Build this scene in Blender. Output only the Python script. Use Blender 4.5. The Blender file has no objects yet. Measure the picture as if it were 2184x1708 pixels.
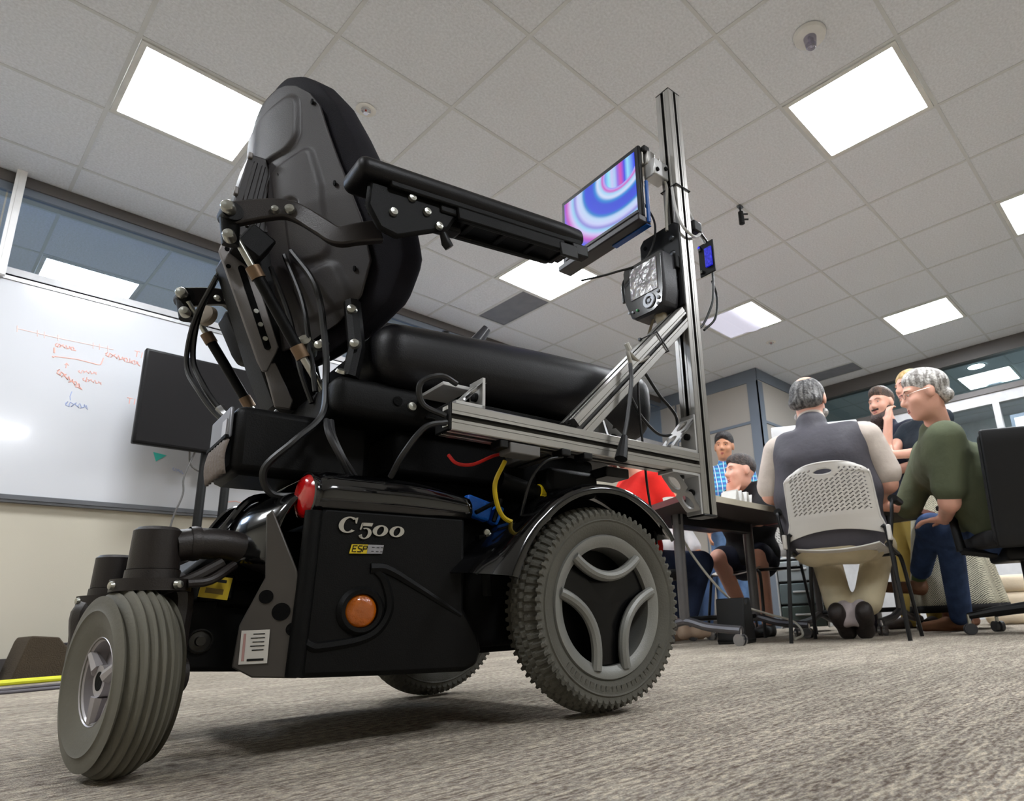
import bpy, bmesh, math, random
import numpy as np
from mathutils import Vector, Matrix
random.seed(7)
SC = bpy.context.scene
COL = SC.collection
PI = math.pi
# ------------------------------------------------------------------ camera
W_, H_ = 2184, 1708
F_PX, PITCH, ROLL, YAW = 1390.17, 0.268547, -0.045734, 0.839517
CAM = Vector((0, 0, 0.153))
_fw = Vector((math.sin(YAW)*math.cos(PITCH), math.cos(YAW)*math.cos(PITCH), math.sin(PITCH)))
_r = Vector((math.cos(YAW), -math.sin(YAW), 0)); _u = _r.cross(_fw)
_r2 = _r*math.cos(ROLL)+_u*math.sin(ROLL); _u2 = -_r*math.sin(ROLL)+_u*math.cos(ROLL)
cd = bpy.data.cameras.new('camera'); cam = bpy.data.objects.new('camera', cd); COL.objects.link(cam)
cam.matrix_world = Matrix(((_r2.x,_u2.x,-_fw.x,CAM.x),(_r2.y,_u2.y,-_fw.y,CAM.y),(_r2.z,_u2.z,-_fw.z,CAM.z),(0,0,0,1)))
cd.sensor_fit = 'HORIZONTAL'; cd.sensor_width = 36.0; cd.lens = F_PX/W_*36.0
cd.shift_x = -195.4/W_; cd.shift_y = 86.1/W_
cd.clip_start = 0.02; cd.clip_end = 60
cd.dof.use_dof = True; cd.dof.focus_distance = 1.05; cd.dof.aperture_fstop = 14.0
SC.camera = cam
# ------------------------------------------------------------------ world, exposure
wd = bpy.data.worlds.new('world'); SC.world = wd; wd.use_nodes = True
wd.node_tree.nodes['Background'].inputs[0].default_value = (0.80, 0.84, 0.9, 1)
wd.node_tree.nodes['Background'].inputs[1].default_value = 0.05
vs = SC.view_settings
vs.view_transform = 'Standard'; vs.look = 'None'; vs.exposure = 0.0; vs.gamma = 1.0; vs.use_curve_mapping = False
LAMP = 56.0           # brightness of a lit ceiling panel
# ------------------------------------------------------------------ materials
def lin(c):
    r = []
    for x in c[:3]:
        x = x/255.0
        r.append(x/12.92 if x <= 0.04045 else ((x+0.055)/1.055)**2.4)
    return (r[0], r[1], r[2], 1.0)
MATS = {}
def mat(name, col=(128,128,128), rough=0.5, metal=0.0, bump=None, var=None, coat=0.0, emit=None, spec=None, aniso=None):
    """procedural principled material; col in 0-255; bump=(scale,strength); var=(scale,amount)"""
    if name in MATS: return MATS[name]
    m = bpy.data.materials.new(name); m.use_nodes = True; MATS[name] = m
    nt = m.node_tree; b = nt.nodes['Principled BSDF']
    c = lin(col)
    b.inputs['Base Color'].default_value = c
    b.inputs['Roughness'].default_value = rough; b.inputs['Metallic'].default_value = metal
    if spec is not None: b.inputs['Specular IOR Level'].default_value = spec
    if coat: b.inputs['Coat Weight'].default_value = coat; b.inputs['Coat Roughness'].default_value = 0.06
    tc = nt.nodes.new('ShaderNodeTexCoord')
    if var is None: var = (9.0, 0.10)
    n = nt.nodes.new('ShaderNodeTexNoise'); n.inputs['Scale'].default_value = var[0]; n.inputs['Detail'].default_value = 4
    nt.links.new(tc.outputs['Object'], n.inputs['Vector'])
    mr = nt.nodes.new('ShaderNodeMapRange'); mr.inputs[1].default_value = 0.3; mr.inputs[2].default_value = 0.7
    mr.inputs[3].default_value = 1-var[1]; mr.inputs[4].default_value = 1+var[1]
    nt.links.new(n.outputs['Fac'], mr.inputs[0])
    mx = nt.nodes.new('ShaderNodeVectorMath'); mx.operation = 'SCALE'; mx.inputs[0].default_value = c[:3]
    nt.links.new(mr.outputs[0], mx.inputs['Scale']); nt.links.new(mx.outputs[0], b.inputs['Base Color'])
    if bump:
        n2 = nt.nodes.new('ShaderNodeTexNoise'); n2.inputs['Scale'].default_value = bump[0]; n2.inputs['Detail'].default_value = 5
        nt.links.new(tc.outputs['Object'], n2.inputs['Vector'])
        bp = nt.nodes.new('ShaderNodeBump'); bp.inputs['Strength'].default_value = bump[1]; bp.inputs['Distance'].default_value = 0.01
        nt.links.new(n2.outputs['Fac'], bp.inputs['Height']); nt.links.new(bp.outputs[0], b.inputs['Normal'])
    if emit:
        b.inputs['Emission Color'].default_value = lin(emit[0]); b.inputs['Emission Strength'].default_value = emit[1]
    return m
def nodes_of(m):
    nt = m.node_tree; return nt, nt.nodes, nt.links, nt.nodes['Principled BSDF']
# ------------------------------------------------------------------ mesh helpers
def V(*a): return Vector(a)
def frame_from(d, up=V(0,0,1)):
    w = Vector(d).normalized()
    if abs(w.dot(up)) > 0.98: up = V(0,1,0) if abs(w.y) < 0.9 else V(1,0,0)
    u = up.cross(w).normalized(); v = w.cross(u)
    return u, v, w
class MB:
    def __init__(s): s.v = []; s.f = []; s.m = []
    def add(s, vs, fs, mi=0):
        k = len(s.v); s.v += [tuple(x) for x in vs]
        for f in fs: s.f.append([i+k for i in f]); s.m.append(mi)
        return s
    def box(s, c, size, R=None, mi=0):
        c = Vector(c); hx, hy, hz = [x/2 for x in size]
        P = [V(x,y,z) for x in (-hx,hx) for y in (-hy,hy) for z in (-hz,hz)]
        if R is not None: P = [R @ p for p in P]
        return s.add([p+c for p in P], [(0,1,3,2),(4,6,7,5),(0,4,5,1),(2,3,7,6),(0,2,6,4),(1,5,7,3)], mi)
    def bx(s, x0,x1,y0,y1,z0,z1, mi=0): return s.box(((x0+x1)/2,(y0+y1)/2,(z0+z1)/2),(abs(x1-x0),abs(y1-y0),abs(z1-z0)),None,mi)
    def cyl(s, a, b, r0, r1=None, n=18, cap=True, mi=0, hole=0):
        a = Vector(a); b = Vector(b); r1 = r0 if r1 is None else r1
        u, v, w = frame_from(b-a)
        A = [a+(u*math.cos(2*PI*i/n)+v*math.sin(2*PI*i/n))*r0 for i in range(n)]
        B = [b+(u*math.cos(2*PI*i/n)+v*math.sin(2*PI*i/n))*r1 for i in range(n)]
        fs = [(i,(i+1)%n,n+(i+1)%n,n+i) for i in range(n)]
        if cap: fs += [tuple(range(n-1,-1,-1)), tuple(range(n,2*n))]
        return s.add(A+B, fs, mi)
    def tube(s, pts, r, n=8, closed=False, cap=True, mi=0, flat=1.0):
        pts = [Vector(p) for p in pts]; k = len(pts)
        rs = r if isinstance(r,(list,tuple)) else [r]*k
        rings = []; u = None
        for i,p in enumerate(pts):
            if closed: d = pts[(i+1)%k]-pts[i-1]
            else: d = pts[min(i+1,k-1)]-pts[max(i-1,0)]
            d = d.normalized() if d.length > 1e-9 else V(0,0,1)
            if u is None: u, v, _ = frame_from(d)
            else:
                u = (u-d*u.dot(d)); u = u.normalized() if u.length > 1e-6 else frame_from(d)[0]
                v = d.cross(u)
            rings.append([p+(u*math.cos(2*PI*j/n)*flat+v*math.sin(2*PI*j/n))*rs[i] for j in range(n)])
        vs = [q for R in rings for q in R]; fs = []
        for i in range(k if closed else k-1):
            a = i*n; b = ((i+1)%k)*n
            for j in range(n): fs.append((a+j,a+(j+1)%n,b+(j+1)%n,b+j))
        if cap and not closed: fs += [tuple(range(n-1,-1,-1)), tuple(range((k-1)*n,k*n))]
        return s.add(vs, fs, mi)
    def lathe(s, prof, c=(0,0,0), axis=(0,1,0), n=48, mi=0, close=False, up=V(0,0,1)):
        """prof = [(radius, along-axis)]"""
        c = Vector(c); u, v, w = frame_from(axis, up); k = len(prof)
        vs = []
        for i in range(n):
            a = 2*PI*i/n; d = u*math.cos(a)+v*math.sin(a)
            vs += [c+d*r+w*h for r,h in prof]
        fs = []
        for i in range(n):
            j = (i+1)%n
            for q in range(k if close else k-1):
                q2 = (q+1)%k
                fs.append((i*k+q, j*k+q, j*k+q2, i*k+q2))
        return s.add(vs, fs, mi)
    def prism(s, poly, o, u, v, depth, mi=0):
        """polygon (a,b) placed at o+a*u+b*v, extruded along u x v by depth"""
        o = Vector(o); u = Vector(u); v = Vector(v); w = u.cross(v).normalized()*depth; n = len(poly)
        A = [o+u*a+v*b for a,b in poly]; B = [p+w for p in A]
        return s.add(A+B, [tuple(range(n-1,-1,-1)), tuple(range(n,2*n))]+[(i,(i+1)%n,n+(i+1)%n,n+i) for i in range(n)], mi)
    def grid(s, fn, nu, nv, wu=False, wv=False, mi=0):
        vs = [fn(i/(nu if wu else nu-1), j/(nv if wv else nv-1)) for i in range(nu) for j in range(nv)]; fs = []
        for i in range(nu if wu else nu-1):
            for j in range(nv if wv else nv-1):
                i2 = (i+1)%nu; j2 = (j+1)%nv
                fs.append((i*nv+j, i2*nv+j, i2*nv+j2, i*nv+j2))
        return s.add(vs, fs, mi)
    def build(s, name, mats, parent=None, smooth=35, bevel=None, sub=0, loc=None, rot=None, solid=None, label=None):
        me = bpy.data.meshes.new(name); me.from_pydata(s.v, [], s.f)
        if not isinstance(mats,(list,tuple)): mats = [mats]
        for m in mats: me.materials.append(m)
        if len(mats) > 1: me.polygons.foreach_set('material_index', s.m)
        bm = bmesh.new(); bm.from_mesh(me); bmesh.ops.recalc_face_normals(bm, faces=bm.faces); bm.to_mesh(me); bm.free()
        if smooth:
            me.polygons.foreach_set('use_smooth', [True]*len(me.polygons)); me.set_sharp_from_angle(angle=math.radians(smooth))
        me.update()
        o = bpy.data.objects.new(name, me); COL.objects.link(o)
        if parent is not None: o.parent = parent
        if loc is not None: o.location = loc
        if rot is not None: o.rotation_euler = rot
        if bevel:
            b = o.modifiers.new('bevel','BEVEL'); b.width = bevel; b.segments = 2; b.limit_method = 'ANGLE'; b.angle_limit = math.radians(40)
        if solid:
            b = o.modifiers.new('solid','SOLIDIFY'); b.thickness = solid; b.offset = 0
        if sub:
            b = o.modifiers.new('sub','SUBSURF'); b.levels = sub; b.render_levels = sub
        if label: o['label'] = label
        return o
def empty(name, loc=(0,0,0), rz=0, parent=None):
    o = bpy.data.objects.new(name, None); COL.objects.link(o); o.location = loc; o.rotation_euler = (0,0,rz)
    o.empty_display_size = 0.05
    if parent is not None: o.parent = parent
    return o
def tag(o, label, cat, group=None, kind=None):
    if label: o['label'] = label
    if cat: o['category'] = cat
    if group: o['group'] = group
    if kind: o['kind'] = kind
    return o
def dup(o, parent=None, loc=None):
    c = o.copy(); COL.objects.link(c); c.parent = parent
    if loc is not None: c.location = loc
    return c
def dup_tree(o, parent=None):
    c = dup(o, parent)
    for ch in [x for x in bpy.data.objects if x.parent == o]: dup_tree(ch, c)
    return c
def bez(pts, n=24):
    """Catmull-Rom through the points"""
    P = [Vector(p) for p in pts]; out = []
    P = [P[0]*2-P[1]]+P+[P[-1]*2-P[-2]]
    k = len(P)-3
    for i in range(k):
        m = max(2, n//k)
        for j in range(m):
            t = j/m; a,b,c,d = P[i:i+4]
            out.append(0.5*((2*b)+(c-a)*t+(2*a-5*b+4*c-d)*t*t+(3*b-a-3*c+d)*t**3))
    out.append(P[-2]); return out
def rrect(w, h, r, n=5):
    out = []
    for cx,cy,a0 in ((w/2-r,h/2-r,0),(-w/2+r,h/2-r,90),(-w/2+r,-h/2+r,180),(w/2-r,-h/2+r,270)):
        for i in range(n+1):
            a = math.radians(a0+90*i/n); out.append((cx+r*math.cos(a), cy+r*math.sin(a)))
    return out
# ================================================================== the room
CE = 2.745; T = 0.61
def lx(a): return (a+2.6315)*T
def ly(b): return (3.9199-b)*T
WL, WR = 4.54, 7.35            # wall with whiteboard (Y), glazed wall (X)
XMIN, YMIN = -3.2, -3.6
# --- carpet
def carpet_mat():
    m = mat('carpet', (140,130,118), 0.95, spec=0.1); nt, N, L, b = nodes_of(m)
    tc = N.new('ShaderNodeTexCoord')
    def noise(scale, vec, detail=2.0):
        mp = N.new('ShaderNodeMapping'); mp.inputs['Scale'].default_value = vec
        L.new(tc.outputs['Object'], mp.inputs['Vector'])
        n = N.new('ShaderNodeTexNoise'); n.inputs['Scale'].default_value = scale; n.inputs['Detail'].default_value = detail
        L.new(mp.outputs[0], n.inputs['Vector']); return n
    streak = noise(1.0, (9, 75, 1), 3)          # broken lines running along X
    fleck = noise(1.0, (70, 190, 1), 3)
    patch = noise(1.0, (1.6, 5, 1), 2)
    grain = noise(420, (1,1,1), 3)
    r1 = N.new('ShaderNodeValToRGB'); e = r1.color_ramp.elements
    e[0].position = 0.36; e[0].color = lin((122,108,97)); e[1].position = 0.66; e[1].color = lin((206,194,174))
    x = r1.color_ramp.elements.new(0.5); x.color = lin((156,145,133))
    L.new(streak.outputs['Fac'], r1.inputs[0])
    r2 = N.new('ShaderNodeValToRGB'); e = r2.color_ramp.elements
    e[0].position = 0.38; e[0].color = lin((96,82,72)); e[1].position = 0.62; e[1].color = lin((222,210,188))
    x = r2.color_ramp.elements.new(0.5); x.color = lin((162,157,148))
    L.new(fleck.outputs['Fac'], r2.inputs[0])
    mx = N.new('ShaderNodeMix'); mx.data_type = 'RGBA'; mx.inputs[0].default_value = 0.5
    L.new(r1.outputs[0], mx.inputs[6]); L.new(r2.outputs[0], mx.inputs[7])
    mr = N.new('ShaderNodeMapRange'); mr.inputs[1].default_value = 0.3; mr.inputs[2].default_value = 0.7; mr.inputs[3].default_value = 0.82; mr.inputs[4].default_value = 1.14
    L.new(patch.outputs['Fac'], mr.inputs[0])
    sc = N.new('ShaderNodeVectorMath'); sc.operation = 'SCALE'; L.new(mx.outputs[2], sc.inputs[0]); L.new(mr.outputs[0], sc.inputs['Scale'])
    mg = N.new('ShaderNodeMapRange'); mg.inputs[1].default_value = 0.3; mg.inputs[2].default_value = 0.7; mg.inputs[3].default_value = 0.66; mg.inputs[4].default_value = 1.3
    L.new(grain.outputs['Fac'], mg.inputs[0])
    s2 = N.new('ShaderNodeVectorMath'); s2.operation = 'SCALE'; L.new(sc.outputs[0], s2.inputs[0]); L.new(mg.outputs[0], s2.inputs['Scale'])
    L.new(s2.outputs[0], b.inputs['Base Color'])
    ad = N.new('ShaderNodeMath'); ad.operation = 'ADD'; L.new(grain.outputs['Fac'], ad.inputs[0]); L.new(fleck.outputs['Fac'], ad.inputs[1])
    bp = N.new('ShaderNodeBump'); bp.inputs['Strength'].default_value = 0.8; bp.inputs['Distance'].default_value = 0.006
    L.new(ad.outputs[0], bp.inputs['Height']); L.new(bp.outputs[0], b.inputs['Normal'])
    return m
fl = MB().bx(XMIN, 11.2, YMIN, 8.0, -0.1, 0).build('floor', carpet_mat(), smooth=0)
tag(fl, 'grey beige carpet with fine broken stripes', None, kind='structure')
# --- ceiling
M_tile = mat('ceiling_tile', (226,229,234), 0.95, bump=(150,0.5), var=(85,0.09), spec=0.1)
M_bar = mat('ceiling_bar', (206,208,208), 0.6, var=(4,0.03))
ceil = MB().bx(XMIN, 11.2, YMIN, 8.0, CE+0.10, CE+0.2).build('ceiling', mat('plenum',(120,118,112),0.9), smooth=0)
tag(ceil, 'suspended ceiling of pale square tiles in a metal grid', None, kind='structure')
g = MB()
A0, A1, B0, B1 = -7, 15, -6, 9
for a in range(A0, A1+1): g.bx(lx(a)-0.009, lx(a)+0.009, ly(B1), ly(B0), CE, CE+0.03)
for b in range(B0, B1+1):
    g.bx(lx(A0), lx(A1), ly(b)-0.009, ly(b)+0.009, CE+0.0004, CE+0.03)
g.build('ceiling_grid', M_bar, ceil, smooth=0)
CELL = {(-2,-2):'panel',(2,2):'panel',(5,3):'panel',(7,1):'panel',(2,-2):'panel',(5,-1):'half',(-2,-6):'panel',(2,-6):'panel',(-5,-5):'panel',(11,1):'half2',
        (2,6):'panel',(-6,-2):'panel',(-6,2):'panel',(-2,6):'panel',
        (2,-3):'vent',(8,-1):'vent'}
tile0 = MB().prism(rrect(T-0.0165, T-0.0165, 0.004, 1), (0,0,0), (1,0,0), (0,1,0), 0.016).build('ceiling_tile', M_tile, ceil, smooth=0)
first = True
for a in range(-5, 12):
    for b in range(-6, 6):
        if CELL.get((a,b), '') in ('panel','half','half2'): continue
        if (a < -2 and b > 2) or (a > 8 and b < -1) or (a > 8 and b > 3): continue
        if (a,b) in ((2,-3),(8,-1)): continue
        loc = (lx(a+0.5), ly(b+0.5), CE+0.003)
        if first: tile0.location = loc; first = False
        else: dup(tile0, ceil, loc)
rest = MB()
for a in range(A0, A1):
    for b in range(B0, B1):
        if -5 <= a < 12 and -6 <= b < 6 and not ((a < -2 and b > 2) or (a > 8 and b < -1) or (a > 8 and b > 3)): continue
        if (a,b) in CELL: continue
        rest.bx(lx(a)+0.012, lx(a+1)-0.012, ly(b+1)+0.012, ly(b)-0.012, CE+0.003, CE+0.019)
o = rest.build('ceiling_tile_field', M_tile, ceil, smooth=0); o['kind'] = 'stuff'
# half tiles beside the air vents
M_vent = mat('vent_grey', (122,124,132), 0.6)
def half_vent(a0, a1, b0, b1, lab):
    e = empty('ceiling_vent', (lx((a0+a1)/2), ly((b0+b1)/2), CE)); tag(e, lab, 'air vent')
    w = (a1-a0)*T-0.024; h = (b1-b0)*T-0.024
    f = MB()
    f.prism(rrect(w,h,0.004,1), (0,0,0.002), (1,0,0), (0,1,0), 0.02); f.build('vent_plate', M_vent, e, smooth=0)
    f = MB()
    for x0,x1,y0,y1 in ((-w/2,w/2,-h/2,-h/2+0.012),(-w/2,w/2,h/2-0.012,h/2),(-w/2,-w/2+0.012,-h/2+0.012,h/2-0.012),(w/2-0.012,w/2,-h/2+0.012,h/2-0.012)): f.bx(x0,x1,y0,y1,-0.001,0.002)
    f.build('vent_frame', M_vent, e, smooth=0)
    return e
half_vent(2.5, 3.0, -3, -2, 'dark grey ceiling air vent next to the lit panel above the wheelchair')
half_vent(8.5, 9.0, -1, 0, 'dark grey ceiling air vent close to the corner column')
for a,b in ((2,-3),(8,-1)):
    MB().bx(lx(a)+0.012, lx(a+0.5)-0.006, ly(b+1)+0.012, ly(b)-0.012, CE+0.003, CE+0.019).build('ceiling_tile', M_tile, ceil, smooth=0)
    MB().bx(lx(a+0.5)-0.012, lx(a+0.5)+0.012, ly(b+1), ly(b), CE, CE+0.03).build('ceiling_bar', M_bar, ceil, smooth=0)
# --- ceiling lights
M_lamp = mat('lamp_diffuser', (255,255,255), 0.5, emit=((246,250,255), LAMP))
M_lamp_dim = mat('lamp_diffuser_dim', (225,224,240), 0.5, emit=((225,225,245), 0.55))
M_frame = mat('lamp_frame', (215,215,210), 0.5)
def ceiling_light(a, b, label, kind='panel'):
    e = empty('ceiling_light', (lx(a+0.5), ly(b+0.5), CE)); tag(e, label, 'ceiling light', 'square ceiling lights')
    h = T/2-0.012
    f = MB()
    for x0,x1,y0,y1 in ((-h,h,-h,-h+0.025),(-h,h,h-0.025,h),(-h,-h+0.025,-h+0.025,h-0.025),(h-0.025,h,-h+0.025,h-0.025)):
        f.bx(x0,x1,y0,y1,-0.006,0.02)
    f.build('light_frame', M_frame, e, smooth=0)
    k = h-0.022
    if kind == 'panel':
        MB().prism(rrect(2*k,2*k,0.03), (0,0,0.0), (1,0,0), (0,1,0), 0.012).build('diffuser', M_lamp, e, smooth=0)
    else:
        # two long lens strips with a perforated basket between them
        t = 2*k/3
        for i,(m_,n_) in enumerate(((M_lamp,'lit_lens'),(M_lamp_dim,'basket'),(M_lamp_dim if kind == 'half' else M_lamp,'lens'))):
            y0 = -k+i*t
            mb = MB()
            mb.grid(lambda u,v: (-k+2*k*u, y0+t*v+0.0, 0.004-0.016*math.sin(PI*v)*(1 if i == 1 else 0)), 2, 10)
            mb.build(n_, m_, e)
        MB().bx(-k,k,-k,k,0.012,0.016).build('housing', M_frame, e, smooth=0)
    return e
ceiling_light(-2,-2,'lit square ceiling panel behind the wheelchair backrest')
ceiling_light(2,2,'lit square ceiling panel right beside the clear dome detector')
ceiling_light(5,3,'lit square ceiling panel in the row nearest the ceiling edge of frame')
ceiling_light(7,1,'lit square ceiling panel above the seated people near the glazed wall')
ceiling_light(2,-2,'lit square ceiling panel directly beyond the wheelchair armrest tip')
ceiling_light(5,-1,'dim ceiling troffer with one bright lens strip behind the aluminium post','half')
ceiling_light(-2,-6,'lit ceiling panel in the next room seen through the window above the whiteboard')
ceiling_light(11,1,'ceiling troffer with two bright strips in the room behind the glazed wall','half2')
ceiling_light(2,-6,'added ceiling panel brightening the next room, hidden behind the wheelchair from the front')  # extra lamp added to brighten the room behind the strip window
ceiling_light(-5,-5,'added ceiling panel brightening the next room from its far end')  # another lamp added for more light in the next room
for a,b in ((2,6),(-6,-2),(-6,2),(-2,6)):  # unseen panels added to light the foreground
    ceiling_light(a,b,'added lit square ceiling panel, unseen on the near side of the room')
e = empty('round_downlight', (8.03,1.475,CE)); tag(e,'small round lit downlight in the room behind the glazed wall','ceiling light')
MB().lathe([(0.0,0.002),(0.085,0.002)], axis=(0,0,-1), n=32).build('lens', M_lamp, e)
MB().lathe([(0.085,0.0),(0.085,0.006),(0.105,0.004),(0.108,0)], axis=(0,0,-1), n=32).build('trim_ring', M_frame, e)
# --- sprinklers, detector, ceiling hook camera
M_chrome = mat('chrome', (215,215,220), 0.12, 1.0)
M_white = mat('white_plastic', (225,224,220), 0.4)
M_black = mat('black_plastic', (9,9,10), 0.45, spec=0.3, var=(20,0.15))
def sprinkler(x, y, label):
    e = empty('sprinkler', (x,y,CE)); tag(e,label,'sprinkler')
    MB().lathe([(0.022,0.0),(0.04,0.003),(0.05,0.001),(0.05,0)], axis=(0,0,-1), n=28).build('escutcheon', M_white, e)
    MB().lathe([(0.0,-0.02),(0.014,-0.02),(0.022,0.004),(0.024,0.006),(0.024,0.0)], axis=(0,0,-1), n=28).build('cup', M_chrome, e)
    MB().cyl((0,0,0),(0,0,-0.02),0.005,0.004).build('bulb', mat('red_glass',(150,40,25),0.2), e)
    MB().cyl((0,0,-0.02),(0,0,-0.023),0.012,0.012).build('deflector', M_chrome, e)
sprinkler(lx(-0.5), ly(-0.52), 'chrome recessed sprinkler head in the tile above the wheelchair backrest')
sprinkler(lx(6.58), ly(-0.58), 'small sprinkler head near the dim troffer')
e = empty('strobe_detector', (lx(1.5), ly(2.52), CE)); tag(e,'round white ceiling strobe with a clear lens hanging below it','alarm strobe')
MB().lathe([(0,0.02),(0.045,0.02),(0.07,0.016),(0.075,0.0)], axis=(0,0,-1), n=40).build('base', M_white, e)
M_clear = mat('clear_lens', (190,185,205), 0.08, var=(30,0.3)); b = M_clear.node_tree.nodes['Principled BSDF']; b.inputs['Transmission Weight'].default_value = 0.75
MB().lathe([(0.0,0.075),(0.018,0.075),(0.024,0.068),(0.03,0.02)], axis=(0,0,-1), n=24).build('lens', M_clear, e)
MB().bx(-0.01,0.01,-0.004,0.004,-0.06,-0.02).build('reflector', M_chrome, e)
e = empty('ceiling_camera', (lx(3.0), ly(1.0), CE)); tag(e,'small dark camera clamped under the ceiling grid','camera')
MB().bx(-0.02,0.02,-0.014,0.014,-0.012,0.0).build('clamp', mat('steel',(120,124,128),0.35,0.9), e, smooth=0)
MB().cyl((0,0,-0.012),(0,0,-0.05),0.006).build('stem', M_black, e)
MB().cyl((0,0,-0.045),(0.004,0.0,-0.13),0.017,0.019,n=20).cyl((0.004,0,-0.13),(0.004,0,-0.134),0.012,n=16).build('barrel', M_black, e)
for z_ in (-0.06,-0.1): MB().cyl((0.01,-0.01,z_),(0.033,-0.033,z_),0.006).build('knob', M_black, e)
# --- walls
M_wall = mat('wall_paint', (190,184,168), 0.85, bump=(260,0.06), var=(1.5,0.02))
M_wall2 = mat('wall_panel', (172,166,158), 0.85, bump=(260,0.06), var=(1.5,0.02))
M_trim = mat('dark_trim', (92,88,86), 0.5, var=(3,0.05))
M_trimb = mat('blue_grey_trim', (112,120,132), 0.45, var=(3,0.05))
M_base = mat('baseboard', (60,56,54), 0.6)
def struct(o, label=None): return tag(o, label, None, kind='structure')
XE = 6.12; YE = 3.215
w = MB(); w.bx(XMIN, XE, WL, WL+0.12, 0, 2.165); w.bx(XMIN, XE, WL, WL+0.12, 2.66, CE+0.06)
struct(w.build('wall_left', M_wall, smooth=0), 'cream painted wall carrying the whiteboard')
struct(MB().bx(XMIN, XE, WL-0.012, WL, 0, 0.1).build('baseboard_left', M_base, smooth=0))
t1 = MB(); t1.bx(XMIN, XE, WL-0.03, WL+0.03, 2.68, CE); struct(t1.build('trim_1', M_trim, smooth=0), 'dark band under the ceiling')
t2 = MB(); t2.bx(XMIN, XE, WL-0.018, WL+0.02, 2.635, 2.68); struct(t2.build('trim_2', M_trimb, smooth=0))
t3 = MB(); t3.bx(XMIN, XE, WL-0.03, WL+0.03, 2.12, 2.17); struct(t3.build('trim_3', mat('sill_grey',(176,176,178),0.4), smooth=0), 'pale sill under the high window')
def glass(name, tint, gloss=0.06):
    m = bpy.data.materials.new(name); m.use_nodes = True; nt = m.node_tree; nt.nodes.clear()
    out = nt.nodes.new('ShaderNodeOutputMaterial'); tr = nt.nodes.new('ShaderNodeBsdfTransparent'); gl = nt.nodes.new('ShaderNodeBsdfGlossy')
    tr.inputs[0].default_value = tint; gl.inputs['Roughness'].default_value = 0.02
    mx = nt.nodes.new('ShaderNodeMixShader'); lw = nt.nodes.new('ShaderNodeLayerWeight'); lw.inputs[0].default_value = 0.25
    ma = nt.nodes.new('ShaderNodeMath'); ma.operation = 'MULTIPLY_ADD'; ma.inputs[1].default_value = 0.25; ma.inputs[2].default_value = gloss
    nt.links.new(lw.outputs['Fresnel'], ma.inputs[0]); nt.links.new(ma.outputs[0], mx.inputs[0])
    nt.links.new(tr.outputs[0], mx.inputs[1]); nt.links.new(gl.outputs[0], mx.inputs[2]); nt.links.new(mx.outputs[0], out.inputs[0])
    return m
win1 = empty('window_1', (0, WL, 2.17)); struct(win1, 'long high strip window above the whiteboard')
for i,(x0,x1) in enumerate(((XMIN,-1.7),(-1.7,0.13),(0.13,2.1),(2.1,4.1),(4.1,XE))):
    MB().bx(x0+0.004,x1-0.004,-0.004,0.004,0.0,0.47).build('pane', glass('blue_glass_%d'%i,(0.74,0.84,0.98,1)), win1, smooth=0)
for x in (-1.7,2.1,4.1):
    MB().bx(x-0.012,x+0.012,-0.012,0.012,0,0.468).build('mullion', M_trimb, win1, smooth=0)
# next room behind the strip window
struct(MB().bx(XMIN, XE, 7.6, 7.7, 0, CE).build('wall_next_room', M_wall, smooth=0))
# upright aluminium pole in front of the whiteboard edge
po = MB(); po.box((0,0,0),(0.045,0.03,0.74)); po.box((0.0,-0.0165,0),(0.014,0.003,0.74))
p_ = po.build('wall_pole', mat('pale_aluminium',(240,240,240),0.4), smooth=0, loc=(0.170, WL-0.06, 2.47)); tag(p_, 'slim upright white aluminium pole beside the strip window', 'pole')
# --- whiteboard
def wb_mat():
    m = mat('whiteboard', (204,206,211), 0.16, var=(1.2,0.015), coat=0.3); return m
wb = empty('whiteboard', (1.2, WL, 0.9)); tag(wb, 'large white dry-erase board with faint red and blue marker notes', 'whiteboard')
MB().bx(-2.4, 2.6, -0.022, -0.002, 0.02, 1.2).build('board', wb_mat(), wb, smooth=0)
fr = MB(); fr.bx(-2.42, 2.62, -0.03, 0, 1.2, 1.23); fr.bx(-2.42,-2.4,-0.03,0,0.02,1.2); fr.bx(2.6,2.62,-0.03,0,0.02,1.2)
fr.build('board_frame', mat('board_frame',(190,192,194),0.35,0.6), wb, smooth=0)
tr_ = MB(); tr_.bx(-2.42, 2.62, -0.034, 0.0, -0.02, 0.02); tr_.bx(-2.42,2.62,-0.042,-0.034,-0.006,0.006)
tr_.build('marker_tray', mat('board_tray',(104,106,110),0.4,0.6), wb, smooth=0)
M_red = mat('marker_red', (240,178,164), 0.6); M_blue = mat('marker_blue', (164,178,216), 0.6); M_pink = mat('marker_faint', (240,206,200), 0.6)
M_teal = mat('marker_teal', (60,190,175), 0.6)
def stroke(mb, pts, r=0.0035):
    r *= 0.7
    MB().tube([(x-1.2, -0.0225, z-0.9) for x,z in pts], r, n=5).build('marker_stroke', mb, wb)
def scribble(mb, x0, z0, x1, z1, h, n, r=0.003):
    pts = []
    for i in range(n*4+1):
        t = i/(n*4); pts.append((x0+(x1-x0)*t+h*0.25*math.sin(i*2.4), z0+(z1-z0)*t+h*0.5*math.sin(i*1.57+0.7*math.sin(i))))
    stroke(mb, pts, r)
mk = M_red
scribble(mk, 0.455,1.785,0.545,1.782,0.022,6,0.004); stroke(mk, [(0.455,1.765),(0.458,1.735)],0.006); stroke(mk, [(0.452,1.712),(0.462,1.709)],0.006)
stroke(mk, [(0.462,1.715),(0.56,1.725),(0.66,1.718),(0.672,1.722),(0.68,1.765)],0.004)
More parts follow.
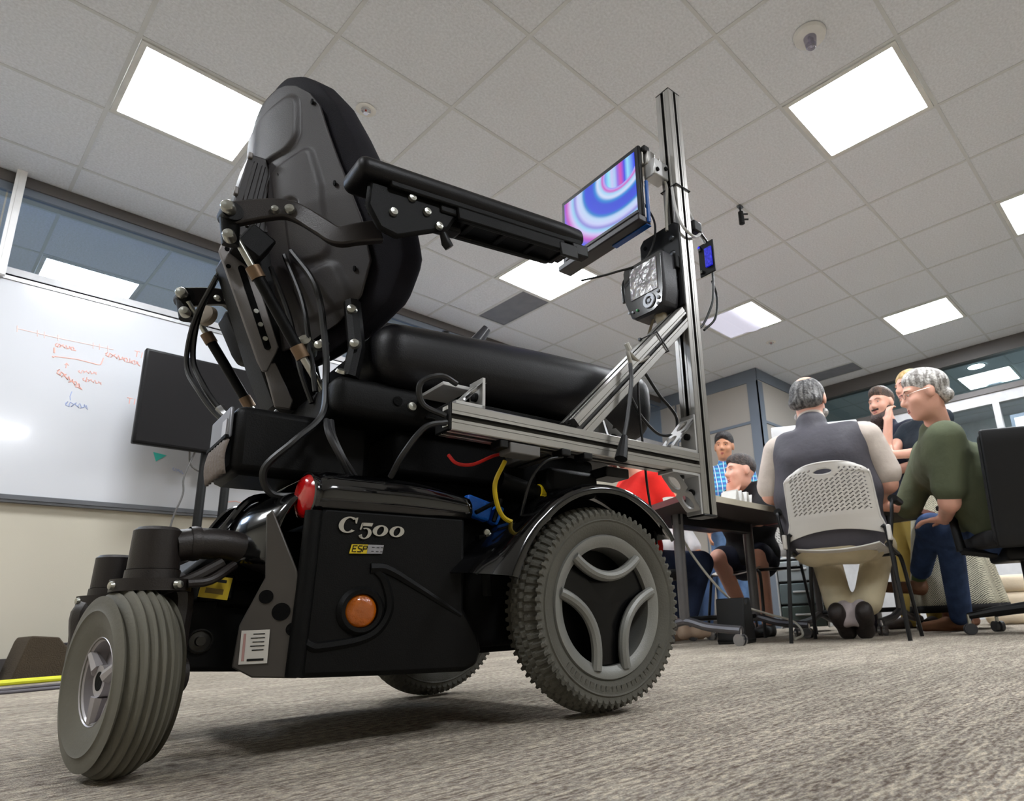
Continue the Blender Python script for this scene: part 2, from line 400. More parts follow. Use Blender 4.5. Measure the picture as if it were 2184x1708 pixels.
scribble(mk, 0.685,1.795,0.86,1.775,0.028,9,0.0045); scribble(mk, 0.485,1.635,0.605,1.56,0.03,7,0.005)
scribble(mk, 0.575,1.655,0.66,1.665,0.018,5,0.003); scribble(mk, 0.6,1.615,0.69,1.61,0.02,5,0.003)
stroke(mk, [(0.52,1.69),(0.52,1.66)],0.003); stroke(mk, [(0.512,1.678),(0.52,1.69),(0.53,1.678)],0.003)
stroke(mk, [(0.62,1.63),(0.62,1.6)],0.003)
for z in (1.852,1.552):
    stroke(mk, [(0.822,z),(0.85,z)],0.003); stroke(mk, [(0.836,z),(0.836,z-0.035)],0.003); stroke(mk,[(0.862,z),(0.86,z-0.035)],0.003)
stroke(mk, [(1.42,0.985),(1.47,0.995),(1.55,0.98),(1.6,0.965)],0.004)
mk = M_blue; scribble(mk, 0.545,1.455,0.645,1.455,0.03,5,0.004); stroke(mk, [(0.565,1.53),(0.56,1.5),(0.565,1.478)],0.003); scribble(mk,1.1,1.16,1.16,1.14,0.02,4,0.003)
mk = M_pink; stroke(mk, [(0.285,1.83),(0.45,1.826),(0.72,1.83)],0.003)
for x in (0.285,0.37,0.40,0.46,0.62,0.65,0.69): stroke(mk, [(x,1.845),(x+0.005,1.81)],0.003)
for tri in ([(-0.21,-0.0235,0.345),(-0.14,-0.0235,0.335),(-0.19,-0.0235,0.29)],[(0.1,-0.0235,0.345),(0.15,-0.0235,0.335),(0.13,-0.0235,0.31)]): MB().add(tri,[(0,1,2)]).build('teal_mark', M_teal, wb, smooth=0, solid=0.002)
# --- corner column box and back walls
bxw = MB(); bxw.bx(XE, WR+0.4, YE, WL+0.4, 0, CE)
struct(bxw.build('wall_corner', M_wall2, smooth=0), 'grey panelled wall box projecting into the room')
tm = MB()
tm.bx(XE-0.012, XE, YE-0.012, WL, 2.6, CE); tm.bx(XE-0.012, WR, YE-0.012, YE, 2.62, CE)
tm.bx(XE-0.014, XE, YE-0.014, YE+0.115, 0, 2.6); tm.bx(XE-0.014, XE+0.1, YE-0.014, YE, 0, 2.6)
tm.bx(XE-0.010, XE, YE+0.115, WL, 2.135, 2.165); tm.bx(XE+0.1, WR, YE-0.010, YE, 2.135, 2.165)
tm.bx(XE-0.010, XE, 4.0, 4.012, 0, 2.135); tm.bx(XE-0.010, XE, 4.3, 4.312, 0.0, 2.6)
struct(tm.build('trim_4', M_trimb, smooth=0), 'blue grey corner and band trim')
struct(MB().bx(XE-0.012, XE, YE, WL, 0, 0.1).build('baseboard_corner', M_base, smooth=0))
# glazed right wall
gw = MB(); gw.bx(WR, WR+0.1, YMIN, YE, 2.1, 2.21); gw.bx(WR, WR+0.1, YMIN, YE, 0, 0.9)
struct(gw.build('wall_right', mat('pale_grey_wall',(205,206,208),0.7), smooth=0), 'pale grey wall with window openings')
gt = MB(); gt.bx(WR-0.03, WR+0.1, YMIN, YE, 2.6, CE); struct(gt.build('trim_5', M_trim, smooth=0), 'dark band above the glazing')
gt = MB(); gt.bx(WR-0.02, WR+0.06, YMIN, YE, 2.21, 2.265); struct(gt.build('trim_6', M_trim, smooth=0))
win2 = empty('window_2', (WR+0.03, 0, 2.265)); struct(win2, 'high glazed strip of the meeting room wall')
for y0,y1 in ((YMIN,-1.5),(-1.5,0.5),(0.5,YE-0.02)):
    MB().bx(-0.004,0.004,y0+0.004,y1-0.004,0,0.335).build('pane', glass('teal_glass_%.1f'%y0,(0.62,0.72,0.74,1)), win2, smooth=0)
win3 = empty('window_3', (WR+0.03, 0, 0.9)); struct(win3, 'tall windows of the glazed wall below the header')
for y0,y1 in ((YMIN,-1.2),(-1.2,0.0),(0.0,1.22),(1.28,2.2),(2.2,YE-0.02)):
    MB().bx(-0.004,0.004,y0+0.004,y1-0.004,0,1.2).build('pane', glass('door_glass_%.1f'%y0,(0.78,0.84,0.86,1)), win3, smooth=0)
mu = MB(); mu.bx(-0.03,0.03,1.22,1.28,0,1.2); mu.build('mullion', mat('window_frame',(176,176,176),0.4,0.3), win3, smooth=0)
MB().bx(-0.02,0.02,2.18,2.22,0,1.2).build('mullion', MATS['window_frame'], win3, smooth=0)
struct(MB().bx(10.6, 10.7, -3.6, 5, 0, CE).build('wall_far_room', mat('far_wall',(214,220,220),0.8), smooth=0))
# bright panel light box seen through the glazed wall (a lit window of the far room)
lw = empty('lit_screen', (9.2, 0.85, 2.05)); tag(lw, 'bright white screen in the room behind the glazed wall', 'screen')
MB().bx(0,0.03,-0.62,0.55,-0.16,0.3).build('screen_face', mat('bright_screen',(250,250,250),0.4,emit=((250,252,255),2.2)), lw, smooth=0)
fr = MB(); fr.bx(-0.01,0.04,-0.66,-0.62,-0.2,0.34); fr.bx(-0.01,0.04,0.55,0.59,-0.2,0.34); fr.bx(-0.01,0.04,-0.62,0.55,-0.2,-0.16); fr.bx(-0.01,0.04,-0.62,0.55,0.3,0.34)
fr.build('screen_frame', M_trimb, lw, smooth=0)
# walls behind the viewpoint
struct(MB().bx(XMIN-0.1, XMIN, YMIN, 8, 0, CE).build('wall_rear', M_wall, smooth=0))
struct(MB().bx(XMIN, 11.2, YMIN-0.1, YMIN, 0, CE).build('wall_near', M_wall, smooth=0))
# ================================================================== power wheelchair (local: x forward, y to its left, z up)
WC = empty('power_wheelchair', (0.9015, 1.121, 0), math.atan2(-0.094, 0.995))
tag(WC, 'black power wheelchair with grey tyres and a bolted aluminium frame', 'wheelchair')
M_rub = mat('grey_rubber', (84,82,74), 0.8, bump=(300,0.15), var=(12,0.12))
M_rub2 = mat('grey_rubber_caster', (98,95,84), 0.75, bump=(200,0.08), var=(8,0.10))
M_rim = mat('grey_rim', (134,134,130), 0.42, 0.35, bump=(400,0.1))
M_alu = mat('silver_rim', (176,172,174), 0.32, 0.45, var=(20,0.1))
M_gloss = mat('gloss_black', (6,6,7), 0.12, coat=0.6, var=(30,0.2))
M_satin = mat('satin_black', (7,7,7), 0.48, spec=0.15, bump=(500,0.12), var=(20,0.15))
M_matte = mat('matte_black', (5,5,5), 0.7, spec=0.1, bump=(300,0.15), var=(20,0.2))
M_brown = mat('warm_black', (36,31,29), 0.42, 0.2, bump=(500,0.1), var=(14,0.12))
M_shell = mat('shell_grey', (42,38,39), 0.46, 0.0, spec=0.4, bump=(600,0.1), var=(10,0.06))
M_vinyl = mat('black_vinyl', (8,7,10), 0.40, spec=0.28, bump=(400,0.08), var=(8,0.15))
M_fabric = mat('navy_black_fabric', (15,13,21), 0.7, spec=0.2, bump=(700,0.3), var=(30,0.2))
M_col = mat('column_grey', (122,118,116), 0.45, 0.3, bump=(400,0.1))
M_steel = mat('zinc_steel', (180,180,172), 0.28, 0.95, var=(40,0.15))
M_brass = mat('brass_collar', (120,98,76), 0.45, 0.6)
M_cable = mat('cable_black', (14,14,15), 0.4)
M_ext = mat('extrusion', (176,174,170), 0.34, 0.85, bump=(250,0.03), var=(6,0.05))
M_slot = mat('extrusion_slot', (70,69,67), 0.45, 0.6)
M_gus = mat('gusset', (200,200,200), 0.32, 0.45)
def part(mb, name, m, **k): return mb.build(name, m, k.pop('parent', WC), **k)

# ---- drive wheels
def tire_mesh(R, w, rim, n, tread):
    prof = [(rim,-0.36),(rim+0.006,-0.41),(rim+(R-rim)*0.30,-0.475),(rim+(R-rim)*0.45,-0.49),(rim+(R-rim)*0.50,-0.495),(rim+(R-rim)*0.54,-0.49),(rim+(R-rim)*0.66,-0.485),(rim+(R-rim)*0.80,-0.46)]
    for k in range(21):
        t = -0.44+0.88*k/20; prof.append((R-0.030*(abs(t)/0.44)**2.6*1.0*(R/0.178), t))
    prof += [(a,-b) for a,b in reversed(prof[:8])]
    P = len(prof)
    def fn(i, j):
        a = 2*PI*i/n; r, t = prof[j]; y = t*w; dr = 0
        if tread == 'knob':
            at = abs(t)
            if at > 0.30 and r > rim+(R-rim)*0.60:
                ph = (i*72/n+0.35*at) % 1.0
                dr = 0.0030*(1 if ph < 0.55 else -0.6)
                if at > 0.455: y += math.copysign(0.0028 if ph < 0.55 else -0.001, t)
            elif at <= 0.30:
                row = int((t+0.30)/0.60*4.999); ph = (i*72/n+0.5*(row%2)+0.8*at) % 1.0
                edge = ((t+0.30)/0.60*5) % 1.0
                dr = 0.0025 if (ph < 0.62 and 0.18 < edge < 0.9) else -0.0015
        else:
            if abs(t) < 0.40 and (j % 3) == 0: dr = -0.0045
        if j == 4 or j == P-5: y += math.copysign(0.0016, t)
        return ((r+dr)*math.cos(a), y, (r+dr)*math.sin(a))
    mb = MB()
    vs = [fn(i,j) for i in range(n) for j in range(P)]
    fs = [(i*P+j, ((i+1)%n)*P+j, ((i+1)%n)*P+j+1, i*P+j+1) for i in range(n) for j in range(P-1)]
    mb.add(vs, fs); return mb
DW_R, DW_W = 0.178, 0.085
def arc3(d0, ro, rm, n):
    """arc from the rim at -42 deg to +42 deg about d0, dipping to radius rm"""
    h = math.radians(42); E = (ro*math.cos(h), ro*math.sin(h)); k = (rm-E[0])  # along d0 axis
    out = []
    for i in range(n):
        t = -1+2*i/(n-1); a = E[0]+k*(1-t*t); b = E[1]*t
        out.append((a*math.cos(d0)-b*math.sin(d0), a*math.sin(d0)+b*math.cos(d0)))
    return out
def drive_wheel(y, side):
    """side -1: outer face looks towards -y"""
    tw = tire_mesh(DW_R-0.004, DW_W, 0.121, 432, 'knob').build('drive_wheel', M_rub, WC, smooth=28, loc=(0.0, y, DW_R))
    s = side
    # rim ring
    rim = MB().lathe([(0.124,-0.30*DW_W),(0.124,0.36*DW_W),(0.121,0.42*DW_W),(0.115,0.42*DW_W),(0.106,0.36*DW_W),(0.101,0.33*DW_W),(0.100,0.10*DW_W),(0.100,-0.30*DW_W)], axis=(0,s,0), n=96, close=True)
    for q in range(3):
        d0 = math.radians(90+120*q)
        A = [(a, s*0.36*DW_W, b) for a,b in arc3(d0, 0.111, 0.050, 17)]
        rim.tube(A, [0.0095]*17, n=10)
    rim.build('rim', M_rim, tw)
    # glossy three-armed centre cover
    poly2 = []
    for q in (0,1,2):
        poly2 += arc3(math.radians(90+120*q), 0.103, 0.047, 15)
    cov = MB(); A = [(a, s*0.24*DW_W, b) for a,b in poly2]; B = [(a, s*0.10*DW_W, b) for a,b in poly2]
    n = len(A); cov.add(A+B+[(0,s*0.30*DW_W,0)], [(i,(i+1)%n,n+(i+1)%n,n+i) for i in range(n)]+[(i,(i+1)%n,2*n) for i in range(n)])
    cov.build('hub_cover', mat('hub_black',(5,5,6),0.25,spec=0.25,var=(30,0.2)), tw, smooth=30)
    hub = MB().lathe([(0.0,-0.02),(0.10,-0.02),(0.10,-0.012),(0.04,-0.005),(0.03,0.012),(0,0.014)], axis=(0,s,0), n=40); hub.build('hub', M_satin, tw)
    # raised lettering ring on the sidewall
    lt = MB()
    for i in range(22):
        an = math.radians(222+i*5.0); r0 = 0.1365; c = (r0*math.cos(an), s*(0.478*DW_W), r0*math.sin(an))
        R = Matrix.Rotation(-an+PI/2, 3, 'Y')
        lt.box(c, (0.0045+0.002*(i%3), 0.0016, 0.009), R)
    lt.build('sidewall_lettering', M_rub, tw, smooth=0)
    return tw
drive_wheel(-0.305, -1); drive_wheel(0.305, 1)
# ---- fenders
def fender(yc, s, lab=None):
    mb = MB(); prof = [(0.196,0.052),(0.203,0.054),(0.212,0.048),(0.217,0.025),(0.218,-0.02),(0.215,-0.06),(0.21,-0.06),(0.212,-0.02),(0.211,0.022),(0.207,0.04),(0.20,0.046)]
    k = len(prof); n = 44
    for i in range(n+1):
        t = i/n; an = math.radians(36+(168-36)*t); ex_ = 0.012*max(0,(t-0.75)/0.25)
        for r,h in prof:
            rr = r+ex_+max(0,(t-0.72)/0.28)**2*(0.055-h)*0.55
            mb.v.append((rr*math.cos(an), yc+s*(h+0.008*max(0,(t-0.8)/0.2)), DW_R+rr*math.sin(an)))
    for i in range(n):
        for j in range(k):
            mb.f.append([i*k+j,(i+1)*k+j,(i+1)*k+(j+1)%k,i*k+(j+1)%k]); mb.m.append(0)
    mb.f.append(list(range(k))); mb.m.append(0); mb.f.append([n*k+j for j in range(k)]); mb.m.append(0)
    return part(mb, 'fender', M_gloss, smooth=50)
fender(-0.300, -1); fender(0.300, 1)
for s_ in (-1,1):
    w_ = MB(); pts = [(0.206*math.cos(math.radians(a)),DW_R+0.206*math.sin(math.radians(a))) for a in range(30,176,6)]+[(0.08*math.cos(math.radians(a)),DW_R+0.08*math.sin(math.radians(a))) for a in range(170,28,-12)]
    w_.prism(pts,(0,0.252*s_+0.004,0),(1,0,0),(0,0,1),0.008); part(w_, 'wheel_well', M_matte, smooth=0)
# ---- casters
def caster(x, y, nang, s, dx=1.0):
    """wheel whose outer face looks along direction nang"""
    cw = tire_mesh(0.110, 0.068, 0.052, 160, 'rib').build('caster_wheel', M_rub2, WC, smooth=40, loc=(x-0.018*dx, y+0.0, 0.110), rot=(0,0,nang+PI/2))
    a = MB().lathe([(0.054,-0.025),(0.054,0.022),(0.050,0.026),(0.046,0.022),(0.044,0.006),(0.018,0.012),(0.018,0.022),(0.010,0.022),(0.0,0.016)], axis=(0,-1,0), n=48)
    for q in range(3):
        an = math.radians(20+120*q)
        a.tube([(0.018*math.cos(an),-0.018,0.018*math.sin(an)),(0.048*math.cos(an),-0.020,0.048*math.sin(an))],[0.009,0.006],n=8)
    a.lathe([(0.0,0.004),(0.046,0.004)], axis=(0,-1,0), n=40)
    a.build('rim', M_alu, cw)
    b = MB()
    for q in range(3):
        an = math.radians(80+120*q); b.cyl((0.032*math.cos(an),-0.0046,0.032*math.sin(an)),(0.032*math.cos(an),-0.0042,0.032*math.sin(an)),0.0085,n=16)
    b.cyl((0,-0.0225,0),(0,-0.015,0),0.011,n=16)
    b.build('hub_hole', M_matte, cw)
    MB().lathe([(0.0,-0.03),(0.052,-0.03)], axis=(0,-1,0), n=32).build('rim_back', M_satin, cw)
    # fork: one-sided arm over the top of the tyre
    n_ = V(math.cos(nang), math.sin(nang), 0)     # outward
    c = V(x-0.018*dx, y, 0.110)
    f = MB()
    top = V(x, y, 0.226); i1 = c-n_*0.052*(1 if s < 0 else -1)
    pts = bez([top+n_*0.02, top-n_*0.02, i1+V(0,0,0.098), i1+V(0,0,0.05), i1+V(0,0,-0.005)], 20)
    f.tube(pts, [0.017]*len(pts), n=10, flat=1.2)
    f.cyl(i1+n_*0.012, i1-n_*0.016, 0.022)
    f.cyl(V(x,y,0.213), V(x,y,0.228), 0.044, n=28)
    part(f, 'caster_fork', M_brown)
    h = MB().lathe([(0.0,0.295),(0.022,0.2945),(0.027,0.290),(0.0285,0.243),(0.0285,0.241),(0.0272,0.2405),(0.030,0.240),(0.031,0.226),(0.0,0.226)], c=(x,y,0), axis=(0,0,1), n=36)
    part(h, 'swivel_housing', M_brown)
    for dd in ((-0.040,-0.014),(0.022,-0.040)):
        part(MB().lathe([(0,0.006),(0.0045,0.005),(0.006,0)], c=(x+dd[0],y+dd[1],0.220), axis=(dd[0],dd[1],0), n=12), 'bolt', M_steel)
    # curved tube to the chassis
    t = MB().tube(bez([(x+0.02,y,0.272),(x+0.05,y+0.002,0.277),(x+0.09,y+0.004,0.275),(x+0.13,y+0.01,0.262),(x+0.18,y+0.02,0.245)],20), 0.021, n=16)
    part(t, 'caster_arm', M_brown)
    part(MB().lathe([(0.0225,-0.006),(0.0235,0.0),(0.0225,0.006)], c=(x+0.042,y+0.002,0.2765), axis=(1,0.05,0.05), n=20), 'arm_collar', M_brown)
    t = MB().tube(bez([(x+0.01,y-0.01,0.216),(x+0.04,y-0.02,0.228),(x+0.075,y-0.01,0.250)],10), 0.008, n=10)
    t.tube(bez([(x+0.035,y-0.03,0.222),(x+0.06,y-0.03,0.226),(x+0.09,y-0.01,0.248)],10), 0.006, n=10)
    part(t, 'fork_link', M_brown)
caster(-0.650, -0.185, math.atan2(-0.203,-0.976), -1)
caster(-0.655, 0.175, math.atan2(-0.25,-0.97), 1, -1.2)
# ---- chassis core
c = MB(); c.bx(-0.44,0.10,-0.225,0.225,0.11,0.33); c.bx(-0.24,0.06,-0.255,0.255,0.12,0.26); c.bx(-0.505,-0.40,-0.19,0.18,0.104,0.30)
part(c, 'chassis', M_matte, bevel=0.012)
r = MB(); r.prism([(-0.628,0.150),(-0.60,0.112),(-0.50,0.104),(-0.44,0.104),(-0.44,0.30),(-0.52,0.30),(-0.58,0.27),(-0.622,0.23)], (0,0.12,0), (1,0,0), (0,0,1), 0.25)
part(r, 'rear_beam', M_satin, bevel=0.006)
for (x,z) in ((-0.578,0.150),(-0.610,0.188)):
    part(MB().lathe([(0.0,0.010),(0.006,0.010),(0.007,0.004),(0.013,0.003),(0.0145,0.006),(0.0165,0.004),(0.0165,0.0)], c=(x,-0.13,z), axis=(0,-1,0), n=24), 'rear_boss', mat('boss_grey',(60,58,54),0.35,0.6))
# angled bracket between the rear plate and the side cover, with label
BU = V(-0.86,0.51,0).normalized(); BN = V(-0.51,-0.86,0).normalized(); BO = V(-0.487,-0.262,0.098)
def BR(a, b, d=0.0): return BO+BU*a+V(0,0,b)+BN*d
br = MB(); br.prism([(0.0,0.0),(0.0,0.115),(0.02,0.16),(0.048,0.222),(0.056,0.215),(0.050,0.13),(0.076,0.07),(0.080,0.018),(0.055,0.004)], BO, BU, V(0,0,1), -0.004)
part(br, 'rear_bracket', mat('bracket_grey',(72,68,64),0.4,0.3), bevel=0.002)
for (a,b,rr) in ((0.026,0.085,0.0115),(0.010,0.062,0.0085),(0.046,0.105,0.009)):
    part(MB().cyl(BR(a,b,0.0045),BR(a,b,0.0052),rr,n=20), 'bracket_hole', M_matte)
def bbox_(a, b, wa, wb, d, t): 
    mb = MB(); P = [BR(a+i*wa/2, b+j*wb/2, d+k*t) for i in (-1,1) for j in (-1,1) for k in (0,1)]
    return mb.add(P, [(0,1,3,2),(4,6,7,5),(0,4,5,1),(2,3,7,6),(0,2,6,4),(1,5,7,3)])
o = part(bbox_(0.0545,0.042,0.034,0.042,0.0045,0.001), 'serial_label', mat('label_white',(196,192,184),0.5), smooth=0, label='white serial number sticker')
for i in range(5): bbox_(0.050+0.001*(i%2),0.058-0.005*i,0.014+0.003*(i%2),0.0012,0.0056,0.0003).build('print_line', M_black, o, smooth=0)
bbox_(0.067,0.042,0.003,0.034,0.0056,0.0003).build('print_line', mat('print_red',(170,130,124),0.5), o, smooth=0)
bbox_(0.052,0.026,0.020,0.0028,0.0056,0.0003).build('print_line', M_black, o, smooth=0)
RW_ = Matrix.Rotation(math.radians(8),3,'Y')
o = part(MB().box((-0.574,-0.1695,0.220),(0.036,0.001,0.030),RW_), 'warning_label', mat('label_yellow',(206,176,20),0.5), smooth=0, label='yellow warning sticker')
MB().box((-0.573,-0.1702,0.229),(0.024,0.0006,0.004),RW_).build('print_line', M_black, o, smooth=0)
MB().box((-0.575,-0.1702,0.215),(0.022,0.0006,0.007),RW_).build('print_line', mat('print_brown',(120,96,10),0.5), o, smooth=0)
lk = MB().box((-0.572,-0.148,0.220),(0.044,0.042,0.036)); part(lk, 'tilt_link', M_satin, bevel=0.004)
lk = MB().tube([(-0.56,-0.13,0.215),(-0.46,-0.13,0.205)],0.02,n=12); part(lk, 'trailing_arm', M_satin)
part(MB().tube([(-0.56,0.15,0.225),(-0.46,0.14,0.21)],0.02,n=12), 'trailing_arm', M_satin)
# ---- side covers
def side_cover(s):
    y = 0.27*s
    poly = [(-0.489,0.098),(-0.375,0.092),(-0.245,0.087),(-0.222,0.095),(-0.214,0.117),(-0.220,0.14),(-0.236,0.165),(-0.246,0.18),(-0.246,0.325),(-0.47,0.325),(-0.479,0.315)]
    c = MB()
    if s < 0: c.prism([(a,b) for a,b in poly], (0,y+0.05,0), (1,0,0), (0,0,1), 0.05)
    else: c.prism([(a,b) for a,b in poly], (0,y,0), (1,0,0), (0,0,1), 0.05)
    cov = part(c, 'side_cover', M_satin, bevel=0.007)
    return cov
side_cover(1)
cov = side_cover(-1)
YC = -0.2705
# glossy upper band of the body
g_ = MB()
def hood(u, v):
    x = -0.482+u*0.245
    prof = [(-0.268,0.322),(-0.274,0.336),(-0.273,0.352),(-0.264,0.368),(-0.245,0.378),(-0.20,0.384),(-0.12,0.386),(0.12,0.386),(0.2,0.384),(0.264,0.368),(0.274,0.34),(0.268,0.322)]
    k = v*(len(prof)-1); i = min(int(k), len(prof)-2); t = k-i
    a, b = prof[i], prof[i+1]
    yy = a[0]+(b[0]-a[0])*t; zz = a[1]+(b[1]-a[1])*t
    zz = 0.322+(zz-0.322)*(1-0.28*max(0,(u-0.5)/0.5)**2)
    if u < 0.08: x += 0.0; zz = 0.322+(zz-0.322)*(0.86+0.14*u/0.08); yy *= (0.985+0.015*u/0.08)
    return (x, yy, zz)
g_.grid(hood, 26, 34)
part(g_, 'upper_body_cover', M_gloss, smooth=60, solid=0.004)
part(MB().tube([(-0.478,-0.2725,0.333),(-0.36,-0.2745,0.3335),(-0.25,-0.2735,0.331)],0.0025,n=6), 'cover_bead', M_gloss)
part(MB().tube([(-0.482,-0.262,0.318),(-0.486,-0.263,0.22),(-0.492,-0.263,0.10)],0.012,n=12), 'cover_corner', M_satin)
# ridges on the cover
rg = MB(); rg.tube(bez([(-0.489,YC+0.012,0.15),(-0.476,YC+0.005,0.138),(-0.462,YC+0.0045,0.136),(-0.412,YC+0.0045,0.142),(-0.384,YC+0.0045,0.156),(-0.370,YC+0.0045,0.186),(-0.379,YC+0.005,0.222),(-0.396,YC+0.006,0.241)],40), [0.0085]*41, n=8)
rg.tube(bez([(-0.400,YC+0.006,0.240),(-0.375,YC+0.004,0.2385),(-0.330,YC+0.0035,0.215),(-0.29,YC+0.003,0.192),(-0.252,YC+0.003,0.170)],28), [0.010-0.006*i/28 for i in range(29)], n=8)
part(rg, 'cover_ridge', M_satin)
am = MB().lathe([(0.0,0.006),(0.012,0.0055),(0.020,0.003),(0.0225,0.0)], c=(-0.412,YC-0.001,0.181), axis=(0,-1,0), n=36)
M_amber = mat('amber_lens', (168,84,4), 0.16, bump=(60,0.4), var=(40,0.2), coat=0.5)
part(MB().lathe([(0.0225,0.0),(0.0235,0.005),(0.029,0.0055),(0.034,0.0)], c=(-0.412,YC-0.0005,0.181), axis=(0,-1,0), n=40), 'reflector_ring', M_satin)
part(am, 'side_reflector', M_amber, label='round amber side reflector')
# lettering C500
M_let = mat('badge_silver', (172,168,158), 0.4, 0.4)
YT = YC-0.0016
def ring_glyph(mb, cx, cz, ro, ri, a0, a1, n=36, sk=0.18, tilt=0.0):
    """ring from angle a0 to a1; ro/ri = (rx,rz) of outer/inner ellipse"""
    vs = []
    for i in range(n+1):
        a = math.radians(a0+(a1-a0)*i/n)
        for rx,rz,tl in ((ro[0],ro[1],0),(ri[0],ri[1],tilt)):
            ex_, ez = rx*math.cos(a), rz*math.sin(a)
            x = ex_*math.cos(tl)-ez*math.sin(tl); z = ex_*math.sin(tl)+ez*math.cos(tl)
            vs.append((cx+x+sk*z, 0, cz+z))
    k = len(vs); F = [(2*i,2*i+1,2*i+3,2*i+2) for i in range(n)]
    mb.add([(x,YT,z) for x,_,z in vs], F)
ch = {}
b_ = MB(); ring_glyph(b_, -0.4365, 0.3005, (0.0140,0.0118), (0.0070,0.0098), 48, 318); 
b_.add([(-0.428,YT,0.3105),(-0.4235,YT,0.3118),(-0.4250,YT,0.3030),(-0.4268,YT,0.3030)],[(0,1,2,3)]); b_.build('letter', M_let, cov, smooth=0, solid=0.001)
b_ = MB(); ring_glyph(b_, -0.4125, 0.2895, (0.0096,0.0082), (0.0042,0.0066), -150, 118)
b_.add([(-0.4205,YT,0.2950),(-0.4185,YT,0.2940),(-0.4145,YT,0.3045),(-0.4175,YT,0.3045)],[(0,1,2,3)]); b_.add([(-0.4178,YT,0.3000),(-0.4165,YT,0.3048),(-0.4010,YT,0.3050),(-0.4025,YT,0.3002)],[(0,1,2,3)])
b_.add([(-0.4215,YT,0.2862),(-0.4170,YT,0.2882),(-0.4165,YT,0.2845),(-0.4205,YT,0.2832)],[(0,1,2,3)]); b_.build('letter', M_let, cov, smooth=0, solid=0.001)
for cx in (-0.3895,-0.3640):
    b_ = MB(); ring_glyph(b_, cx, 0.2945, (0.0115,0.0082), (0.0048,0.0066), 0, 360, tilt=-0.35); b_.build('letter', M_let, cov, smooth=0, solid=0.001)
# ESP badge
M_yel = mat('badge_yellow', (214,186,24), 0.4); M_bg = mat('badge_grey', (150,150,156), 0.35, 0.4)
b_ = MB().add([(-0.4335,YT,0.2600),(-0.4085,YT,0.2605),(-0.4070,YT,0.2735),(-0.4305,YT,0.2730)],[(0,1,2,3)]); bad = b_.build('badge', M_yel, cov, smooth=0, solid=0.0012, label='small yellow and grey ESP badge')
MB().add([(-0.4083,YT,0.2605),(-0.3855,YT,0.2612),(-0.3835,YT,0.2738),(-0.4068,YT,0.2735)],[(0,1,2,3)]).build('badge', M_bg, cov, smooth=0, solid=0.0012)
YL = YT-0.0012
def seg(mb, pts, r=0.0008): mb.tube([(x,YL,z) for x,z in pts], r, n=5)
e_ = MB()
def LT(x0, pts): seg(e_, [(x0+a*0.0055+0.2*b*0.0085, 0.2628+b*0.0085) for a,b in pts])
LT(-0.4300,[(1,1),(0,1),(0,0),(1,0)]); LT(-0.4300,[(0,0.5),(0.8,0.5)])
LT(-0.4225,[(1,1),(0.1,1),(0,0.75),(0.15,0.55),(0.9,0.45),(1,0.2),(0.9,0),(0,0)])
LT(-0.4150,[(0,0),(0,1),(0.9,1),(1,0.75),(0.9,0.5),(0,0.5)])
e_.build('badge_letters', M_black, cov, smooth=0)
e_ = MB()
for x0 in (-0.402,-0.395,-0.3885): seg(e_, [(x0,0.2640),(x0+0.0035,0.2640)],0.0006); seg(e_, [(x0+0.001,0.2700),(x0+0.0045,0.2700)],0.0006)
e_.build('badge_print', mat('badge_print',(60,60,64),0.5), cov, smooth=0)
# ---- red tail light
tl = MB().lathe([(0.0,0.010),(0.018,0.009),(0.027,0.006),(0.032,0.0),(0.032,-0.012)], c=(-0.487,-0.238,0.343), axis=(-0.995,-0.10,0.0), n=36)
part(tl, 'tail_light', mat('red_lens',(176,10,14),0.12,coat=0.8,bump=(40,0.2)), label='round red tail light')
part(MB().lathe([(0.031,-0.012),(0.035,-0.006),(0.035,0.001),(0.032,0.002)], c=(-0.487,-0.238,0.343), axis=(-0.995,-0.10,0.0), n=36), 'tail_light_ring', M_gloss)
# ---- rear hood (glossy)
hd = MB()
def rear_hood(u, v):
    y = -0.235+0.43*u; e1 = 1-abs(2*u-1)**4*0.5
    x = -0.475-0.095*math.sin(v*PI/2)*e1
    z = 0.362-0.105*(1-math.cos(v*PI/2))*1.0-0.012*abs(2*u-1)**3
    return (x, y, z)
hd.grid(rear_hood, 30, 16); part(hd, 'rear_hood', M_gloss, smooth=60, solid=0.004)
for dy in (-0.10,0.02):
    part(MB().tube(bez([(-0.478,dy,0.366),(-0.53,dy-0.02,0.352),(-0.568,dy-0.04,0.30)],12),0.006,n=8), 'hood_rib', M_gloss)
# ---- electronics box behind the seat
eb = MB(); eb.bx(-0.568,-0.36,-0.155,-0.022,0.385,0.492); part(eb, 'power_module', M_satin, bevel=0.014)
pc = MB(); pc.grid(lambda u,v: (-0.5745-0.004*math.sin(v*PI)+0.0016*math.sin(u*40), -0.145+0.112*u, 0.385+0.052*v), 40, 8)
part(pc, 'fabric_pouch', mat('pouch_fabric',(116,106,98),0.75,bump=(200,0.3)), smooth=60, solid=0.004)
fp = MB(); fp.box((-0.5725,-0.089,0.464),(0.006,0.115,0.048)); part(fp, 'module_lid', mat('lid_grey',(110,110,114),0.35,0.3), bevel=0.004)
part(MB().box((-0.576,-0.125,0.458),(0.002,0.025,0.024)), 'lid_label', mat('lid_label',(190,190,196),0.4), smooth=0)
part(MB().box((-0.5765,-0.089,0.4405),(0.004,0.118,0.005)), 'lid_seam', M_matte, smooth=0)
